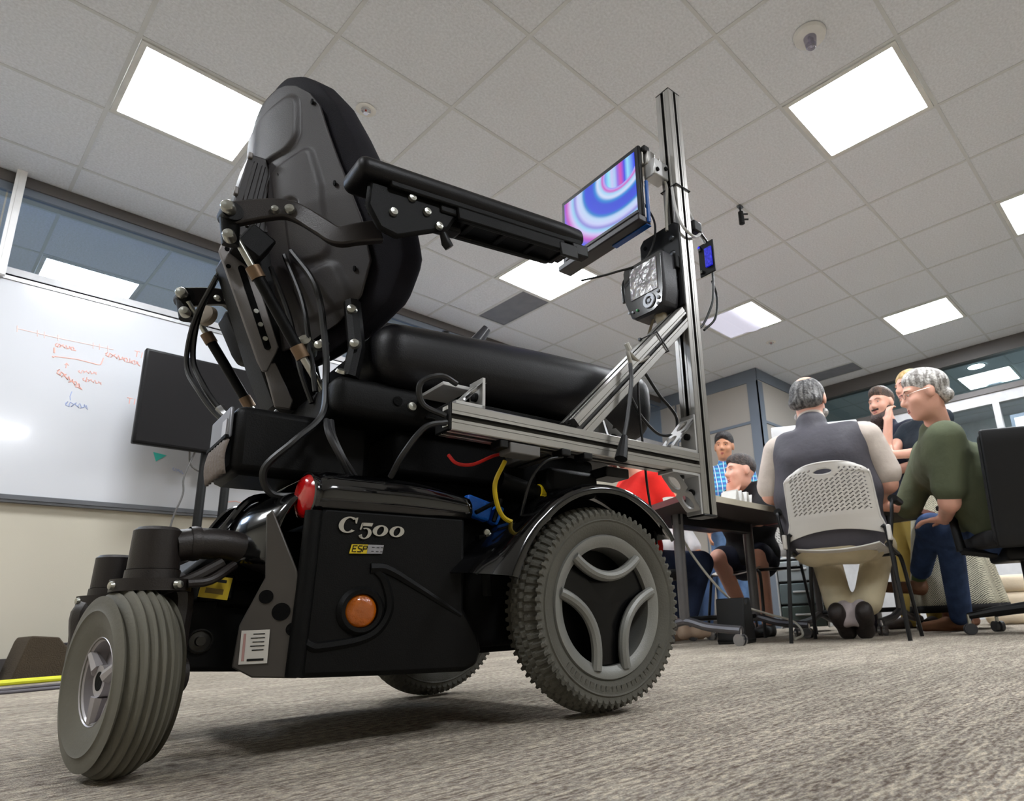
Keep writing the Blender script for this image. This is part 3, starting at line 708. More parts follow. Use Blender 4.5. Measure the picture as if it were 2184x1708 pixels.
# ---- seat
def rbox(mb, x0,x1,y0,y1,z0,z1,r,seg=6, fn=None):
    """box with rounded edges; fn maps each point"""
    bm = bmesh.new(); bmesh.ops.create_cube(bm, size=1)
    for v in bm.verts: v.co = V((x0+x1)/2+v.co.x*(x1-x0),(y0+y1)/2+v.co.y*(y1-y0),(z0+z1)/2+v.co.z*(z1-z0))
    bmesh.ops.bevel(bm, geom=list(bm.edges), offset=r, segments=seg, profile=0.5, affect='EDGES')
    bmesh.ops.subdivide_edges(bm, edges=[e for e in bm.edges if e.calc_length() > 0.06], cuts=8, use_grid_fill=True)
    bm.verts.ensure_lookup_table()
    P = [fn(v.co.copy()) if fn else v.co.copy() for v in bm.verts]; ix = {v:i for i,v in enumerate(bm.verts)}
    mb.add(P, [[ix[v] for v in f.verts] for f in bm.faces]); bm.free(); return mb
def seatfn(p):
    t = (p.x+0.38)/0.64
    zc = 0.604+0.040*t-0.10*max(0,t-0.8)**2
    p.z = zc+(p.z-0.60)*((1.0+0.15*math.sin(PI*min(1,max(0,t)))) if p.z > 0.60 else (1.0+0.75*max(0,t-0.25)))
    if p.z > zc+0.03: p.z -= 0.018*math.exp(-((p.y)/0.12)**2)*(1 if t < 0.9 else 0.3)
    return p
cu = MB(); rbox(cu, -0.395,0.262,-0.25,0.25,0.535,0.655,0.048,6,seatfn)
part(cu, 'seat_cushion', M_vinyl, smooth=60)
sf = MB(); rbox(sf, -0.452,0.17,-0.225,0.225,0.478,0.548,0.02,4); part(sf, 'seat_frame', M_satin, smooth=50)
sr = MB(); sr.bx(-0.30,0.16,-0.231,-0.224,0.528,0.540); sr.bx(-0.30,0.16,-0.231,-0.224,0.494,0.50); part(sr, 'seat_rail', M_satin, bevel=0.002)
part(MB().lathe([(0,0.004),(0.007,0.003),(0.008,0)], c=(-0.325,-0.2255,0.512), axis=(0,-1,0), n=16), 'bolt', M_steel)
part(MB().cyl((-0.35,-0.224,0.517),(-0.35,-0.227,0.517),0.008), 'rail_hole', M_matte)
part(MB().lathe([(0,0.006),(0.007,0.005),(0.009,0)], c=(-0.44,-0.21,0.552), axis=(0,-0.6,0.8), n=16), 'bolt', M_steel)
tr = MB(); tr.bx(-0.34,0.10,-0.20,0.20,0.40,0.478); tr.bx(-0.30,0.0,-0.17,0.17,0.33,0.42); part(tr, 'seat_lift', M_matte, bevel=0.01)
for pts_ in ([(-0.455,-0.205,0.47),(-0.46,-0.235,0.44),(-0.445,-0.24,0.41),(-0.42,-0.22,0.385)],[(-0.448,-0.205,0.47),(-0.452,-0.23,0.44),(-0.436,-0.235,0.405),(-0.41,-0.215,0.385)]):
    part(MB().tube(bez(pts_,18),0.005,n=8), 'cable', mat('cable_grey',(44,44,46),0.4))
# ---- backrest (reclined about 25 degrees)
BA = math.radians(11); tB = V(-math.sin(BA),0,math.cos(BA)); nB = V(math.cos(BA),0,math.sin(BA))
B0_ = V(-0.402,0,0.655)      # bottom of the rear plate edge plane
def BP(s, y, d): return B0_+tB*s+nB*d+V(-0.14*y,y,0)
HB = 0.535
def outline(s):              # half width of the plate at height s
    return interp(s, [(0,0.09),(0.02,0.14),(0.06,0.18),(0.12,0.20),(0.2,0.196),(0.28,0.182),(0.36,0.165),(0.44,0.148),(0.475,0.128),(0.508,0.095),(0.525,0.065),(0.535,0.03)])
def interp(s, T_):
    if s <= T_[0][0]: return T_[0][1]
    for (a,b),(c,d) in zip(T_, T_[1:]):
        if s <= c: return b+(d-b)*(s-a)/(c-a)
    return T_[-1][1]
def cush_outline(s): return interp(s, [(-0.03,0.12),(0,0.18),(0.05,0.22),(0.12,0.238),(0.18,0.232),(0.25,0.212),(0.32,0.196),(0.38,0.184),(0.45,0.166),(0.505,0.138),(0.54,0.105),(0.57,0.05)])
def BUL(s): return 0.088-0.055*max(0,(s-0.25)/0.31)
def rr_sd(y, s_, cy, cs_, hy, hs, r, rot=0.0):
    a, b = y-cy, s_-cs_; a, b = a*math.cos(rot)+b*math.sin(rot), -a*math.sin(rot)+b*math.cos(rot)
    qx, qy = abs(a)-hy+r, abs(b)-hs+r
    return math.hypot(max(qx,0),max(qy,0))+min(max(qx,qy),0)-r
def emboss(y, s_):
    y = abs(y); h = 0
    for (cy,cs_,hy,hs,r,rot,amp) in ((0.0,0.435,0.104,0.060,0.036,0,0.007),(0.095,0.305,0.045,0.052,0.018,0.2,0.006),(0.112,0.22,0.034,0.075,0.018,0.0,0.006),(0.122,0.085,0.040,0.042,0.016,0.25,0.006)):
        d = rr_sd(y,s_,cy,cs_,hy,hs,r,rot); t = min(1,max(0,(0.004-d)/0.010)); h = max(h, amp*t*t*(3-2*t))
    d = math.hypot(y-0.088,s_-0.255)-0.018; t = min(1,max(0,(0.004-d)/0.008)); h -= 0.005*t*t*(3-2*t)
    return h
def shellpt(u, v):
    s_ = HB*v; w_ = outline(min(HB,max(0,s_))); y = (2*u-1)*w_
    return BP(s_, y, -BUL(s_)*(1-(abs(y)/0.20)**1.7)-emboss(y,s_))
pl = MB(); pl.grid(shellpt, 150, 150); back = part(pl, 'back_shell', M_shell, smooth=0 or 80, solid=0.004)
def ps(y, s, off=-0.004):
    return BP(s, y, -BUL(s)*(1-(abs(y)/0.20)**1.7)+off)
for sg in (-1,1):
    for y,s in ((0.138,0.41),(0.168,0.25),(0.062,0.30),(0.180,0.10)):
        c_ = ps(sg*y,s*1.1,-0.005); MB().cyl(c_, c_-nB*0.002, 0.005, n=12).build('screw_hole', M_matte, back)
# cushion wrapped round the shell
def cush(u, v):
    a = 2*PI*u
    s = -0.03+0.60*(0.5-0.5*math.cos(PI*v)); e1 = math.sin(PI*v)**0.30 if 0 < v < 1 else 0.0
    w_ = cush_outline(s)
    ca, sa = math.cos(a), math.sin(a)
    y = w_*math.copysign(abs(ca)**0.75, ca)*(0.3+0.7*e1)
    base = 0.006-BUL(s)*(1-min(1.25,abs(y)/0.20)**1.7)
    th = 0.060+0.030*min(1,abs(y)/0.2)**2
    dd = base+0.014+(th*abs(sa)**0.55 if sa > 0 else -0.010*abs(sa)**0.5)*e1
    return BP(s, y, dd)
cs = MB(); cs.grid(cush, 96, 48, wu=True, mi=0)
for q,fc_ in enumerate(cs.f):
    ii = q//47; cs.m[q] = 1 if 4 <= ii <= 42 else 0
part(cs, 'back_cushion', [M_fabric, M_vinyl], smooth=60)
# spine column on the back
def colpt(s, y, d): return V(-0.455,0,0.555)+V(-0.47,0,0.883)*s+V(0.883,0,0.47)*d+V(0,y,0)
def colbox(mb, s0,s1,y0,y1,d0,d1):
    P = [colpt(s,y,d) for s in (s0,s1) for y in (y0,y1) for d in (d0,d1)]
    mb.add(P, [(0,1,3,2),(4,6,7,5),(0,4,5,1),(2,3,7,6),(0,2,6,4),(1,5,7,3)])
def yprism(pts, y0, t): return MB().prism(pts, (0,y0,0), (1,0,0), (0,0,1), t)
PLT = [(-0.600,0.788),(-0.597,0.806),(-0.572,0.832),(-0.553,0.800),(-0.491,0.640),(-0.494,0.628),(-0.506,0.590),(-0.514,0.589),(-0.524,0.606)]
for y0 in (-0.043,):
    spine = part(yprism(PLT, y0, 0.005), 'spine_plate', M_col, bevel=0.003)
    if y0 > 0: break
    a0 = V(-0.563,y0-0.0056,0.768); a1 = V(-0.510,y0-0.0056,0.635); dd = (a1-a0).normalized(); nn = V(dd.z,0,-dd.x)
    pts = [a0+nn*0.0055*math.cos(PI*k/9)-dd*0.0055*math.sin(PI*k/9) for k in range(10)]+[a1-nn*0.0055*math.cos(PI*k/9)+dd*0.0055*math.sin(PI*k/9) for k in range(10)]
    MB().add(pts,[tuple(range(20))]).build('spine_slot', M_matte, spine, smooth=0, solid=0.0012)
    for t_ in (0.55,0.72,0.9):
        c_ = a0.lerp(a1,t_); MB().cyl(c_,c_-V(0,0.003,0),0.0042,n=10).build('screw', M_steel, spine)
    for q_ in ((-0.588,0.797),(-0.583,0.765)): MB().cyl((q_[0],y0-0.005,q_[1]),(q_[0],y0-0.0065,q_[1]),0.004,n=10).build('screw_hole', M_matte, spine)
part(yprism([(-0.512,0.60),(-0.494,0.612),(-0.459,0.548),(-0.463,0.530),(-0.488,0.530)], -0.040, 0.005), 'spine_foot', M_col, bevel=0.003)
part(yprism([(-0.588,0.80),(-0.555,0.84),(-0.50,0.86),(-0.44,0.72),(-0.41,0.60),(-0.43,0.535),(-0.485,0.535),(-0.52,0.615)], 0.042, 0.075), 'spine_body', M_satin, bevel=0.004)
RLP = [(-0.569,1.004),(-0.562,1.014),(-0.538,1.016),(-0.505,0.90),(-0.51,0.84),(-0.575,0.84),(-0.588,0.868),(-0.586,0.89)]
spr_ = part(yprism(RLP, 0.03, 0.06), 'spine_rail', M_shell, bevel=0.003)
for k in range(4):
    o_ = 0.006+0.0135*k
    MB().tube([(-0.562+o_,-0.031,0.998-0.002*k),(-0.580+o_*1.15,-0.031,0.862)],0.0036,n=6).build('rail_rib', M_shell, spr_)
MB().box((-0.582,-0.03,0.925),(0.008,0.01,0.016)).build('rail_stop', M_col, spr_, bevel=0.002); MB().box((-0.566,-0.03,1.008),(0.008,0.01,0.012)).build('rail_stop', M_col, spr_, bevel=0.002)
part(MB().box((-0.555,-0.075,0.80),(0.045,0.05,0.05),Matrix.Rotation(0.5,3,'Y')), 'recline_block', M_satin, bevel=0.004)
# gas struts
for sg in (-1,1):
    a = V(-0.606,0.155*sg,0.775); m1 = V(-0.566,0.155*sg,0.714); m2 = V(-0.486,0.152*sg,0.594); b = V(-0.43,0.15*sg,0.515)
    part(MB().cyl(a,m1,0.0055,n=12), 'strut_rod', M_steel)
    part(MB().cyl(m1,m2,0.0092,n=18), 'gas_strut', M_satin)
    d = (m2-m1).normalized()
    part(MB().cyl(m1-d*0.006,m1+d*0.014,0.0112,n=18), 'strut_collar', M_brass)
    part(MB().cyl(m2-d*0.012,m2+d*0.010,0.0112,n=18), 'strut_collar', M_brass)
    part(MB().cyl(m2,b,0.006,n=12), 'strut_rod', M_steel)
    part(MB().cyl(b-V(0,0.018,0),b+V(0,0.018,0),0.012,n=16), 'strut_pivot', M_steel)
    # bracket arm carrying the armrest
    P = [V(-0.611,0.17*sg,0.788),V(-0.571,0.18*sg,0.808),V(-0.539,0.19*sg,0.818),V(-0.515,0.205*sg,0.808),V(-0.492,0.23*sg,0.783),V(-0.472,0.248*sg,0.765),V(-0.448,0.262*sg,0.772),V(-0.414,0.272*sg,0.786)]
    Q = bez(P, 35); am_ = MB(); ring = []
    for i,p in enumerate(Q):
        dd = (Q[min(i+1,len(Q)-1)]-Q[max(i-1,0)]).normalized(); sd = V(0,0,1).cross(dd).normalized(); up = dd.cross(sd)
        h = 0.019-0.004*math.sin(PI*i/len(Q))
        ring.append([p+sd*0.008+up*h, p-sd*0.008+up*h, p-sd*0.008-up*h, p+sd*0.008-up*h])
    for i in range(len(ring)):
        am_.v += [tuple(q) for q in ring[i]]
        if i:
            for j in range(4): am_.f.append([(i-1)*4+j,(i-1)*4+(j+1)%4,i*4+(j+1)%4,i*4+j]); am_.m.append(0)
    am_.f += [[0,1,2,3],[len(am_.v)-4+k for k in range(4)]]; am_.m += [0,0]
    part(am_, 'armrest_bracket', M_brown, bevel=0.003, smooth=40)
    for (q,r_) in ((V(-0.617,0.17*sg-0.016,0.788),0.010),(V(-0.609,0.16*sg-0.014,0.748),0.009),(V(-0.552,0.186*sg-0.003,0.808),0.0065),(V(-0.532,0.192*sg-0.003,0.814),0.0085)):
        nn = V(-0.35,-0.93 if sg < 0 else -0.93,0)
        part(MB().lathe([(0,0.013),(r_*0.8,0.012),(r_,0.009),(r_*1.05,-0.004)], c=q, axis=(-0.4,-0.9,0), n=16), 'bolt', M_steel)
    part(MB().cyl(V(-0.611,0.155*sg,0.788),V(-0.611,0.185*sg,0.788),0.0155).tube([V(-0.611,0.168*sg,0.788),V(-0.604,0.16*sg,0.742)],[0.015,0.012],n=12), 'bracket_knuckle', M_satin)
    # armrest
    ar = empty('armrest', (0,0,0), 0, WC) if False else None
    yc = 0.298*sg; TA = math.radians(6.5)
    def AR(s, y, z): return V(-0.475,0,0.836)+V(math.cos(TA),0,math.sin(TA))*s+V(-math.sin(TA),0,math.cos(TA))*z+V(0,yc+y,0)
    L_ = 0.468
    def padfn(p): return AR(p.x, p.y*(1.0-0.25*max(0,(p.x-L_+0.05)/0.05)**2), p.z)
    pd = MB(); rbox(pd, 0,L_,-0.041,0.041,0.0,0.033,0.0145,5,padfn); pad = part(pd, 'armrest_pad', M_vinyl, smooth=60, label='long black armrest pad')
    tr_ = MB()
    def tb(x0,x1,y0,y1,z0,z1,mb=None):
        P = [AR(x,y,z) for x in (x0,x1) for y in (y0,y1) for z in (z0,z1)]
        (mb or tr_).add(P,[(0,1,3,2),(4,6,7,5),(0,4,5,1),(2,3,7,6),(0,2,6,4),(1,5,7,3)])
    tb(0.05,L_-0.015,-0.034,0.034,-0.008,0.006); tb(0.14,L_-0.03,-0.028,0.028,-0.022,-0.004); tb(0.17,L_-0.06,-0.034,-0.022,-0.030,-0.006); tb(0.17,L_-0.06,0.020,0.032,-0.030,-0.006)
    tr_.build('armrest_rail', M_satin, pad, bevel=0.003)
    for s_ in (0.20,0.27,0.34,0.41):
        m_ = MB(); tb(s_,s_+0.012,-0.030,0.030,-0.026,-0.018,m_); m_.build('rail_rib', M_satin, pad, bevel=0.002)
    m_ = MB(); P_ = [(0.02,0.0),(0.012,-0.045),(0.03,-0.082),(0.06,-0.09),(0.155,-0.05),(0.175,-0.02),(0.175,0.0)]; A_v = [AR(a,-0.024,b) for a,b in P_]; B_v = [AR(a,-0.012,b) for a,b in P_]; n7 = len(P_); m_.add(A_v+B_v,[tuple(range(n7)),tuple(range(n7,2*n7))]+[(i,(i+1)%n7,n7+(i+1)%n7,n7+i) for i in range(n7)]); tb(0.03,0.19,-0.012,0.02,-0.04,-0.004,m_); m_.build('armrest_mount', M_satin, pad, bevel=0.006)
    for (s_,z_) in ((0.055,-0.048),(0.115,-0.030),(0.09,-0.012),(0.135,-0.05)):
        c_ = AR(s_,-0.0245,z_); MB().lathe([(0,0.006),(0.006,0.005),(0.0075,0)], c=c_, axis=(0,-1,0), n=14).build('bolt', M_steel, pad)
    MB().tube([AR(0.145,-0.02,-0.058),AR(0.15,-0.02,-0.075),AR(0.155,-0.02,-0.082)],[0.006,0.009,0.008],n=12).build('release_knob', M_black, pad)
    m_ = MB(); tb(L_-0.04,L_+0.0,-0.034,-0.01,-0.030,-0.004,m_); tb(L_-0.075,L_-0.03,-0.036,-0.030,-0.042,-0.012,m_); m_.build('front_lip', M_black, pad, bevel=0.003)
# upright black housing on the far side of the back
part(yprism([(-0.556,0.745),(-0.50,0.75),(-0.484,0.672),(-0.492,0.662),(-0.512,0.664),(-0.524,0.68)], 0.15, 0.07), 'far_housing', M_satin, bevel=0.006)
part(MB().lathe([(0,0.012),(0.018,0.01),(0.02,0)], c=(-0.575,0.12,0.74), axis=(-0.8,-0.6,0), n=18), 'grommet', mat('grommet',(140,128,112),0.6))
# flat link from shell to seat frame (near side)
lk = MB().tube([(-0.42,-0.185,0.69),(-0.415,-0.205,0.60),(-0.425,-0.21,0.545)],0.014,n=8); part(lk, 'back_hinge', M_satin)
for q in ((-0.425,-0.2,0.67),(-0.425,-0.222,0.60),(-0.46,-0.16,0.61),(-0.45,-0.15,0.62)):
    part(MB().lathe([(0,0.008),(0.007,0.006),(0.009,0)], c=q, axis=(-0.5,-0.86,0), n=14), 'bolt', M_steel)
part(MB().lathe([(0,0.02),(0.01,0.018),(0.013,0.006),(0.018,0.0),(0.012,-0.02)], c=(-0.470,-0.13,0.617), axis=(-0.5,-0.8,0.3), n=16), 'pivot_nut', M_steel)
# hoses and cables round the back
def cable(pts, r=0.005, m=M_cable, name='cable', n=8): return part(MB().tube(bez(pts, 8*len(pts)), r, n=n), name, m)
cable([(-0.578,0.02,0.80),(-0.592,0.10,0.74),(-0.59,0.13,0.66),(-0.575,0.10,0.60),(-0.545,0.06,0.54),(-0.51,0.0,0.50)],0.005)
cable([(-0.585,0.03,0.78),(-0.598,0.11,0.72),(-0.598,0.13,0.64),(-0.58,0.09,0.58),(-0.55,0.05,0.525),(-0.52,0.0,0.495)],0.0045)
cable([(-0.55,0.06,0.545),(-0.54,0.05,0.53),(-0.52,0.02,0.512)],0.009,mat('spring_steel',(150,150,150),0.3,0.8),'spring')
cable([(-0.50,-0.10,0.80),(-0.47,-0.15,0.72),(-0.455,-0.17,0.62),(-0.452,-0.18,0.55),(-0.46,-0.20,0.48),(-0.50,-0.21,0.43),(-0.535,-0.20,0.385),(-0.52,-0.19,0.352),(-0.48,-0.19,0.352)],0.0055)
cable([(-0.505,-0.08,0.80),(-0.48,-0.12,0.70),(-0.47,-0.15,0.60),(-0.46,-0.16,0.53)],0.0045)
cable([(-0.52,-0.06,0.78),(-0.49,-0.09,0.68),(-0.475,-0.12,0.58),(-0.455,-0.13,0.52)],0.0045)
cable([(-0.515,0.0,0.50),(-0.495,-0.02,0.505),(-0.48,-0.03,0.53)],0.0035,mat('grey_hose',(150,152,154),0.35),'hose')
# ---- joystick pods on the far armrest
jb = MB(); jb.tube([(0.085,0.26,0.905),(0.125,0.26,0.965)],[0.02,0.013],n=10,flat=0.6); part(jb, 'joystick', mat('pod_black',(40,40,46),0.3))
part(MB().tube(bez([(-0.06,0.285,0.868),(0.0,0.275,0.876),(0.05,0.262,0.885),(0.088,0.26,0.908)],12),0.011,n=10), 'joystick_stalk', M_black)
part(MB().tube([(0.0,0.272,0.88),(-0.002,0.262,0.922)],[0.011,0.010],n=10), 'switch_knob', M_black)
# ---- odds and ends under the frame
part(MB().box((-0.205,-0.235,0.348),(0.05,0.02,0.034),Matrix.Rotation(0.25,3,'Y')), 'blue_connector', mat('blue_plastic',(20,105,215),0.45,bump=(120,0.4)), bevel=0.004)
part(MB().box((-0.168,-0.237,0.338),(0.014,0.02,0.034),Matrix.Rotation(0.45,3,'Y')), 'blue_connector', MATS['blue_plastic'], bevel=0.003)
part(MB().tube([(-0.215,-0.25,0.338),(-0.17,-0.25,0.362)],0.004,n=6).tube([(-0.18,-0.25,0.325),(-0.165,-0.25,0.365)],0.004,n=6), 'strap', M_black)
cable([(-0.19,-0.30,0.420),(-0.21,-0.30,0.375),(-0.19,-0.29,0.33),(-0.15,-0.285,0.318),(-0.10,-0.28,0.325)],0.004,mat('yellow_wire',(196,168,16),0.45),'yellow_wire')
cable([(-0.28,-0.27,0.425),(-0.27,-0.28,0.41),(-0.24,-0.28,0.412),(-0.20,-0.285,0.432),(-0.17,-0.29,0.44)],0.003,mat('red_wire',(190,28,20),0.45),'red_wire')
ml = MB().cyl((-0.16,-0.235,0.40),(-0.045,-0.245,0.372),0.019,n=18); part(ml, 'motor_tube', M_satin)
part(MB().cyl((-0.085,-0.2445,0.3818),(-0.06,-0.2455,0.3757),0.0205,n=20), 'motor_label', M_yel, label='yellow printed band on the motor')
part(MB().cyl((-0.058,-0.2455,0.3752),(-0.047,-0.246,0.3725),0.0205,n=20), 'motor_band', mat('orange_band',(190,70,30),0.5))
part(MB().box((-0.02,-0.255,0.405),(0.12,0.05,0.05)), 'lift_bracket', M_satin, bevel=0.01)
part(MB().box((0.06,-0.29,0.427),(0.06,0.05,0.02)), 'mount_clamp', M_black, bevel=0.003)
part(MB().box((-0.10,-0.285,0.32),(0.012,0.02,0.03),Matrix.Rotation(0.4,3,'Y')), 'wire_tag', M_white, bevel=0.002)
sp = MB(); sp.tube([(-0.20,-0.245,0.30),(-0.195,-0.25,0.20)],0.012,n=10); part(sp, 'shock_absorber', M_satin)
for z in (0.305,0.285,0.262,0.24):
    part(MB().lathe([(0,0.006),(0.005,0.005),(0.006,0)], c=(-0.215+0.3*(z-0.24),-0.252,z), axis=(-0.3,-0.95,0), n=12), 'bolt', M_steel)
# ---- aluminium extrusion frame
ES = 0.044
def extrusion(a, b, up, name, caps=True, lab=None):
    """T-slot profile along a->b: four corner rails and four recessed slots"""
    a = V(*a); b = V(*b); d = (b-a); w = d.normalized(); u = V(*up); u = (u-w*u.dot(w)).normalized(); v = w.cross(u)
    h = ES/2; sl = 0.0042; dp = 0.009; ch_ = 0.0015
    P = []
    for q in range(4):
        c_, s_ = [(1,0),(0,1),(-1,0),(0,-1)][q]
        seq = [(h,-h+ch_),(h,-sl-0.006),(h-0.0012,-sl-0.0052),(h,-sl-0.0045),(h,-sl),(h-dp,-sl),(h-dp,sl),(h,sl),(h,sl+0.0045),(h-0.0012,sl+0.0052),(h,sl+0.006),(h,h-ch_)]
        P += [(x*c_-y*s_, x*s_+y*c_) for x,y in seq]
    mb = MB(); n = len(P)
    A = [a+u*x+v*y for x,y in P]; B = [b+u*x+v*y for x,y in P]
    fs = []; mi = []
    for i in range(n):
        k = i % 12
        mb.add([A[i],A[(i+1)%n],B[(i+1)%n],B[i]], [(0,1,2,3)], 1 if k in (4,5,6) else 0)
    mb.add(A,[tuple(range(n-1,-1,-1))],1); mb.add(B,[tuple(range(n))],1)
    o = mb.build(name, [M_ext, M_slot], WC, smooth=0)
    if lab: o['label'] = lab
    return o
ZR = 0.4625; YR = -0.333
rail = extrusion((-0.322,YR,ZR),(0.2605,YR,ZR),(0,0,1),'frame_rail',lab='horizontal slotted aluminium rail')
post = extrusion((0.283,YR,0.356),(0.283,YR,1.424),(1,0,0),'frame_post',lab='tall slotted aluminium post')
extrusion((-0.064,YR+0.001,0.486),(0.262,YR+0.001,0.805),(0,1,0),'frame_brace',lab='slotted aluminium diagonal brace')
# far side twin
extrusion((-0.322,0.333,ZR),(0.10,0.333,ZR),(0,0,1),'frame_rail')
extrusion((-0.10,-0.31,ZR),(-0.10,0.31,ZR),(0,0,1),'frame_crossbar')
cap = MB().box((-0.3245,YR,ZR),(0.005,ES,ES)); part(cap, 'end_cap', M_black, bevel=0.002)
for z in (0.013,-0.013): part(MB().box((-0.3275,YR-0.012,ZR+z),(0.002,0.014,0.006)), 'cap_mark', M_white, smooth=0)
part(MB().box((0.283,YR,0.3535),(ES,ES,0.005)), 'end_cap', M_black, bevel=0.002)
part(MB().box((0.283,YR,1.4265),(ES,ES,0.005)), 'end_cap', M_black, bevel=0.002)
def gusset(p, du, dv, size=0.075, w_=0.036):
    """corner bracket at p with legs along du and dv; diagonal web carries two holes"""
    p = V(*p); du = V(*du).normalized(); dv = V(*dv).normalized(); s_ = du.cross(dv).normalized()*(w_/2)
    t = 0.005; mb = MB()
    def slab(q0,q1,n_):
        P = []
        for q in (q0,q1):
            for e_ in (-1,1):
                for k in (0,1): P.append(q+s_*e_+n_*t*k)
        mb.add(P,[(0,1,3,2),(4,6,7,5),(0,4,5,1),(2,3,7,6),(0,2,6,4),(1,5,7,3)])
    slab(p, p+du*size, dv); slab(p, p+dv*size, du)
    # web with two oval holes
    a = p+du*(size-0.003); b = p+dv*(size-0.003); L2 = (b-a).length; e1 = (b-a).normalized(); nn = (du+dv).normalized()
    sn = s_.normalized(); hw = w_/2
    outer = [(0,-hw),(L2,-hw),(L2,hw),(0,hw)]
    N = 16
    for half in (0,1):
        c0 = L2*(0.27+0.46*half); x0 = half*L2/2; x1 = x0+L2/2
        ring_o = []; ring_i = []
        for i in range(N):
            an = 2*PI*i/N; ca, sa = math.cos(an), math.sin(an)
            m_ = max(abs(ca)/( (x1-c0) if ca > 0 else (c0-x0)), abs(sa)/hw)
            ring_o.append((c0+ca/m_, sa/m_)); ring_i.append((c0+ca*L2*0.16, sa*hw*0.55))
        for off in (0,1):
            P = [a+e1*x+sn*y-nn*(t*off) for x,y in ring_o+ring_i]
            mb.add(P,[(i,(i+1)%N,N+(i+1)%N,N+i) for i in range(N)])
        P = [a+e1*x+sn*y-nn*(t*off) for off in (0,1) for x,y in ring_i]
        mb.add(P,[(i,(i+1)%N,N+(i+1)%N,N+i) for i in range(N)])
    o = part(mb, 'gusset', M_gus, smooth=0)
    for dd in (du,dv):
        c_ = p+dd*(size*0.45)+(dv if dd is du else du)*t
        ax = (dv if dd is du else du)
        MB().cyl(c_, c_+ax*0.006, 0.0075, n=14).build('bolt_head', M_black, o)
    return o
gusset((0.2600,YR,ZR+ES/2+0.0005),(-1,0,0),(0,0,1),0.085,0.040)
gusset((0.2600,YR,ZR-ES/2-0.0005),(-1,0,0),(0,0,-1),0.085,0.040)
gusset((-0.262,YR,ZR+ES/2+0.0005),(-1,0,0),(0,0.0,1),0.052,0.04)
gusset((0.025,YR+0.02,ZR+ES/2+0.0005),(1,0,0),(0,0.35,1),0.06,0.03)
part(MB().box((-0.29,YR+0.06,0.53),(0.05,0.08,0.006)), 'mount_plate', M_gus, bevel=0.001)
# small sensor block under the rail
part(MB().box((-0.185,YR-0.004,0.429),(0.06,0.034,0.018)), 'inline_module', mat('module_grey',(110,108,106),0.5,0.2), bevel=0.002)
part(MB().box((-0.225,YR-0.004,0.434),(0.016,0.03,0.014)), 'module_plug', M_black, bevel=0.002)
for x in (-0.10,-0.05): part(MB().box((x,YR-0.008,0.436),(0.02,0.03,0.012)), 'cable_clip', M_black, bevel=0.002)
# rail cables
cable([(-0.315,-0.355,0.515),(-0.345,-0.36,0.52),(-0.372,-0.35,0.505),(-0.365,-0.345,0.475),(-0.33,-0.35,0.462)],0.0045)
cable([(-0.327,-0.35,0.452),(-0.36,-0.345,0.44),(-0.385,-0.33,0.40),(-0.39,-0.30,0.37)],0.0045)
cable([(-0.10,-0.345,0.43),(-0.13,-0.335,0.42),(-0.15,-0.32,0.39),(-0.155,-0.30,0.34),(-0.15,-0.28,0.30)],0.0028)
# black plug lead hanging in front of the brace
cable([(0.055,-0.37,0.632),(0.052,-0.372,0.59),(0.034,-0.375,0.52),(0.018,-0.378,0.475)],0.0042)
part(MB().tube([(0.020,-0.378,0.478),(0.012,-0.380,0.455),(0.004,-0.382,0.432)],[0.006,0.0095,0.012],n=10), 'power_plug', M_black)
cable([(0.058,-0.37,0.625),(0.05,-0.37,0.655),(0.065,-0.36,0.66),(0.10,-0.35,0.655),(0.135,-0.345,0.675)],0.004,mat('grey_cable',(150,146,136),0.5),'grey_lead')
cable([(0.053,-0.372,0.66),(0.045,-0.372,0.672)],0.0055,mat('clear_plug',(190,190,184),0.3),'lead_tip')
cable([(0.16,-0.31,0.655),(0.21,-0.30,0.62),(0.26,-0.30,0.58),(0.25,-0.30,0.54),(0.20,-0.30,0.53),(0.15,-0.30,0.56),(0.12,-0.30,0.60)],0.0035)
cable([(0.135,-0.31,0.64),(0.14,-0.305,0.56),(0.145,-0.305,0.48),(0.15,-0.305,0.40),(0.16,-0.31,0.30),(0.165,-0.31,0.20)],0.0025)
# cable ties
def tie(c_, du, dv, hw=0.026, hv=0.026, parent=WC):
    c_ = V(*c_); du = V(*du).normalized(); dv = V(*dv).normalized()
    P = [c_+du*hw+dv*hv, c_-du*hw+dv*hv, c_-du*hw-dv*hv, c_+du*hw-dv*hv]
    part(MB().tube(P,0.002,n=6,closed=True).box(P[0],(0.006,0.006,0.006)), 'cable_tie', M_cable)
tie((0.283,YR,1.145),(1,0,0),(0,1,0),0.0245,0.0245)
tie((0.17,YR+0.001,0.715),(0,1,0),(-0.7,0,0.72),0.0245,0.0245)
# cables strapped to the post
cable([(0.262,-0.305,1.245),(0.255,-0.31,1.20),(0.255,-0.33,1.15),(0.253,-0.325,1.08),(0.250,-0.325,1.03)],0.0038,MATS['grey_cable'],'grey_lead')
cable([(0.257,-0.345,1.14),(0.255,-0.352,1.08),(0.262,-0.362,1.03),(0.285,-0.365,1.015),(0.31,-0.36,1.02),(0.335,-0.355,1.04),(0.345,-0.34,1.045)],0.0035,mat('white_cable',(190,190,188),0.4),'white_lead')
cable([(0.31,-0.34,1.12),(0.325,-0.345,1.08),(0.33,-0.35,1.05)],0.003,MATS['white_cable'],'white_lead')
cable([(0.345,-0.35,1.05),(0.372,-0.352,1.02),(0.375,-0.352,0.96),(0.37,-0.352,0.90),(0.36,-0.35,0.86),(0.325,-0.345,0.80),(0.305,-0.335,0.79)],0.003)
cable([(0.372,-0.35,0.93),(0.385,-0.35,0.89),(0.37,-0.35,0.83),(0.33,-0.345,0.79)],0.003)
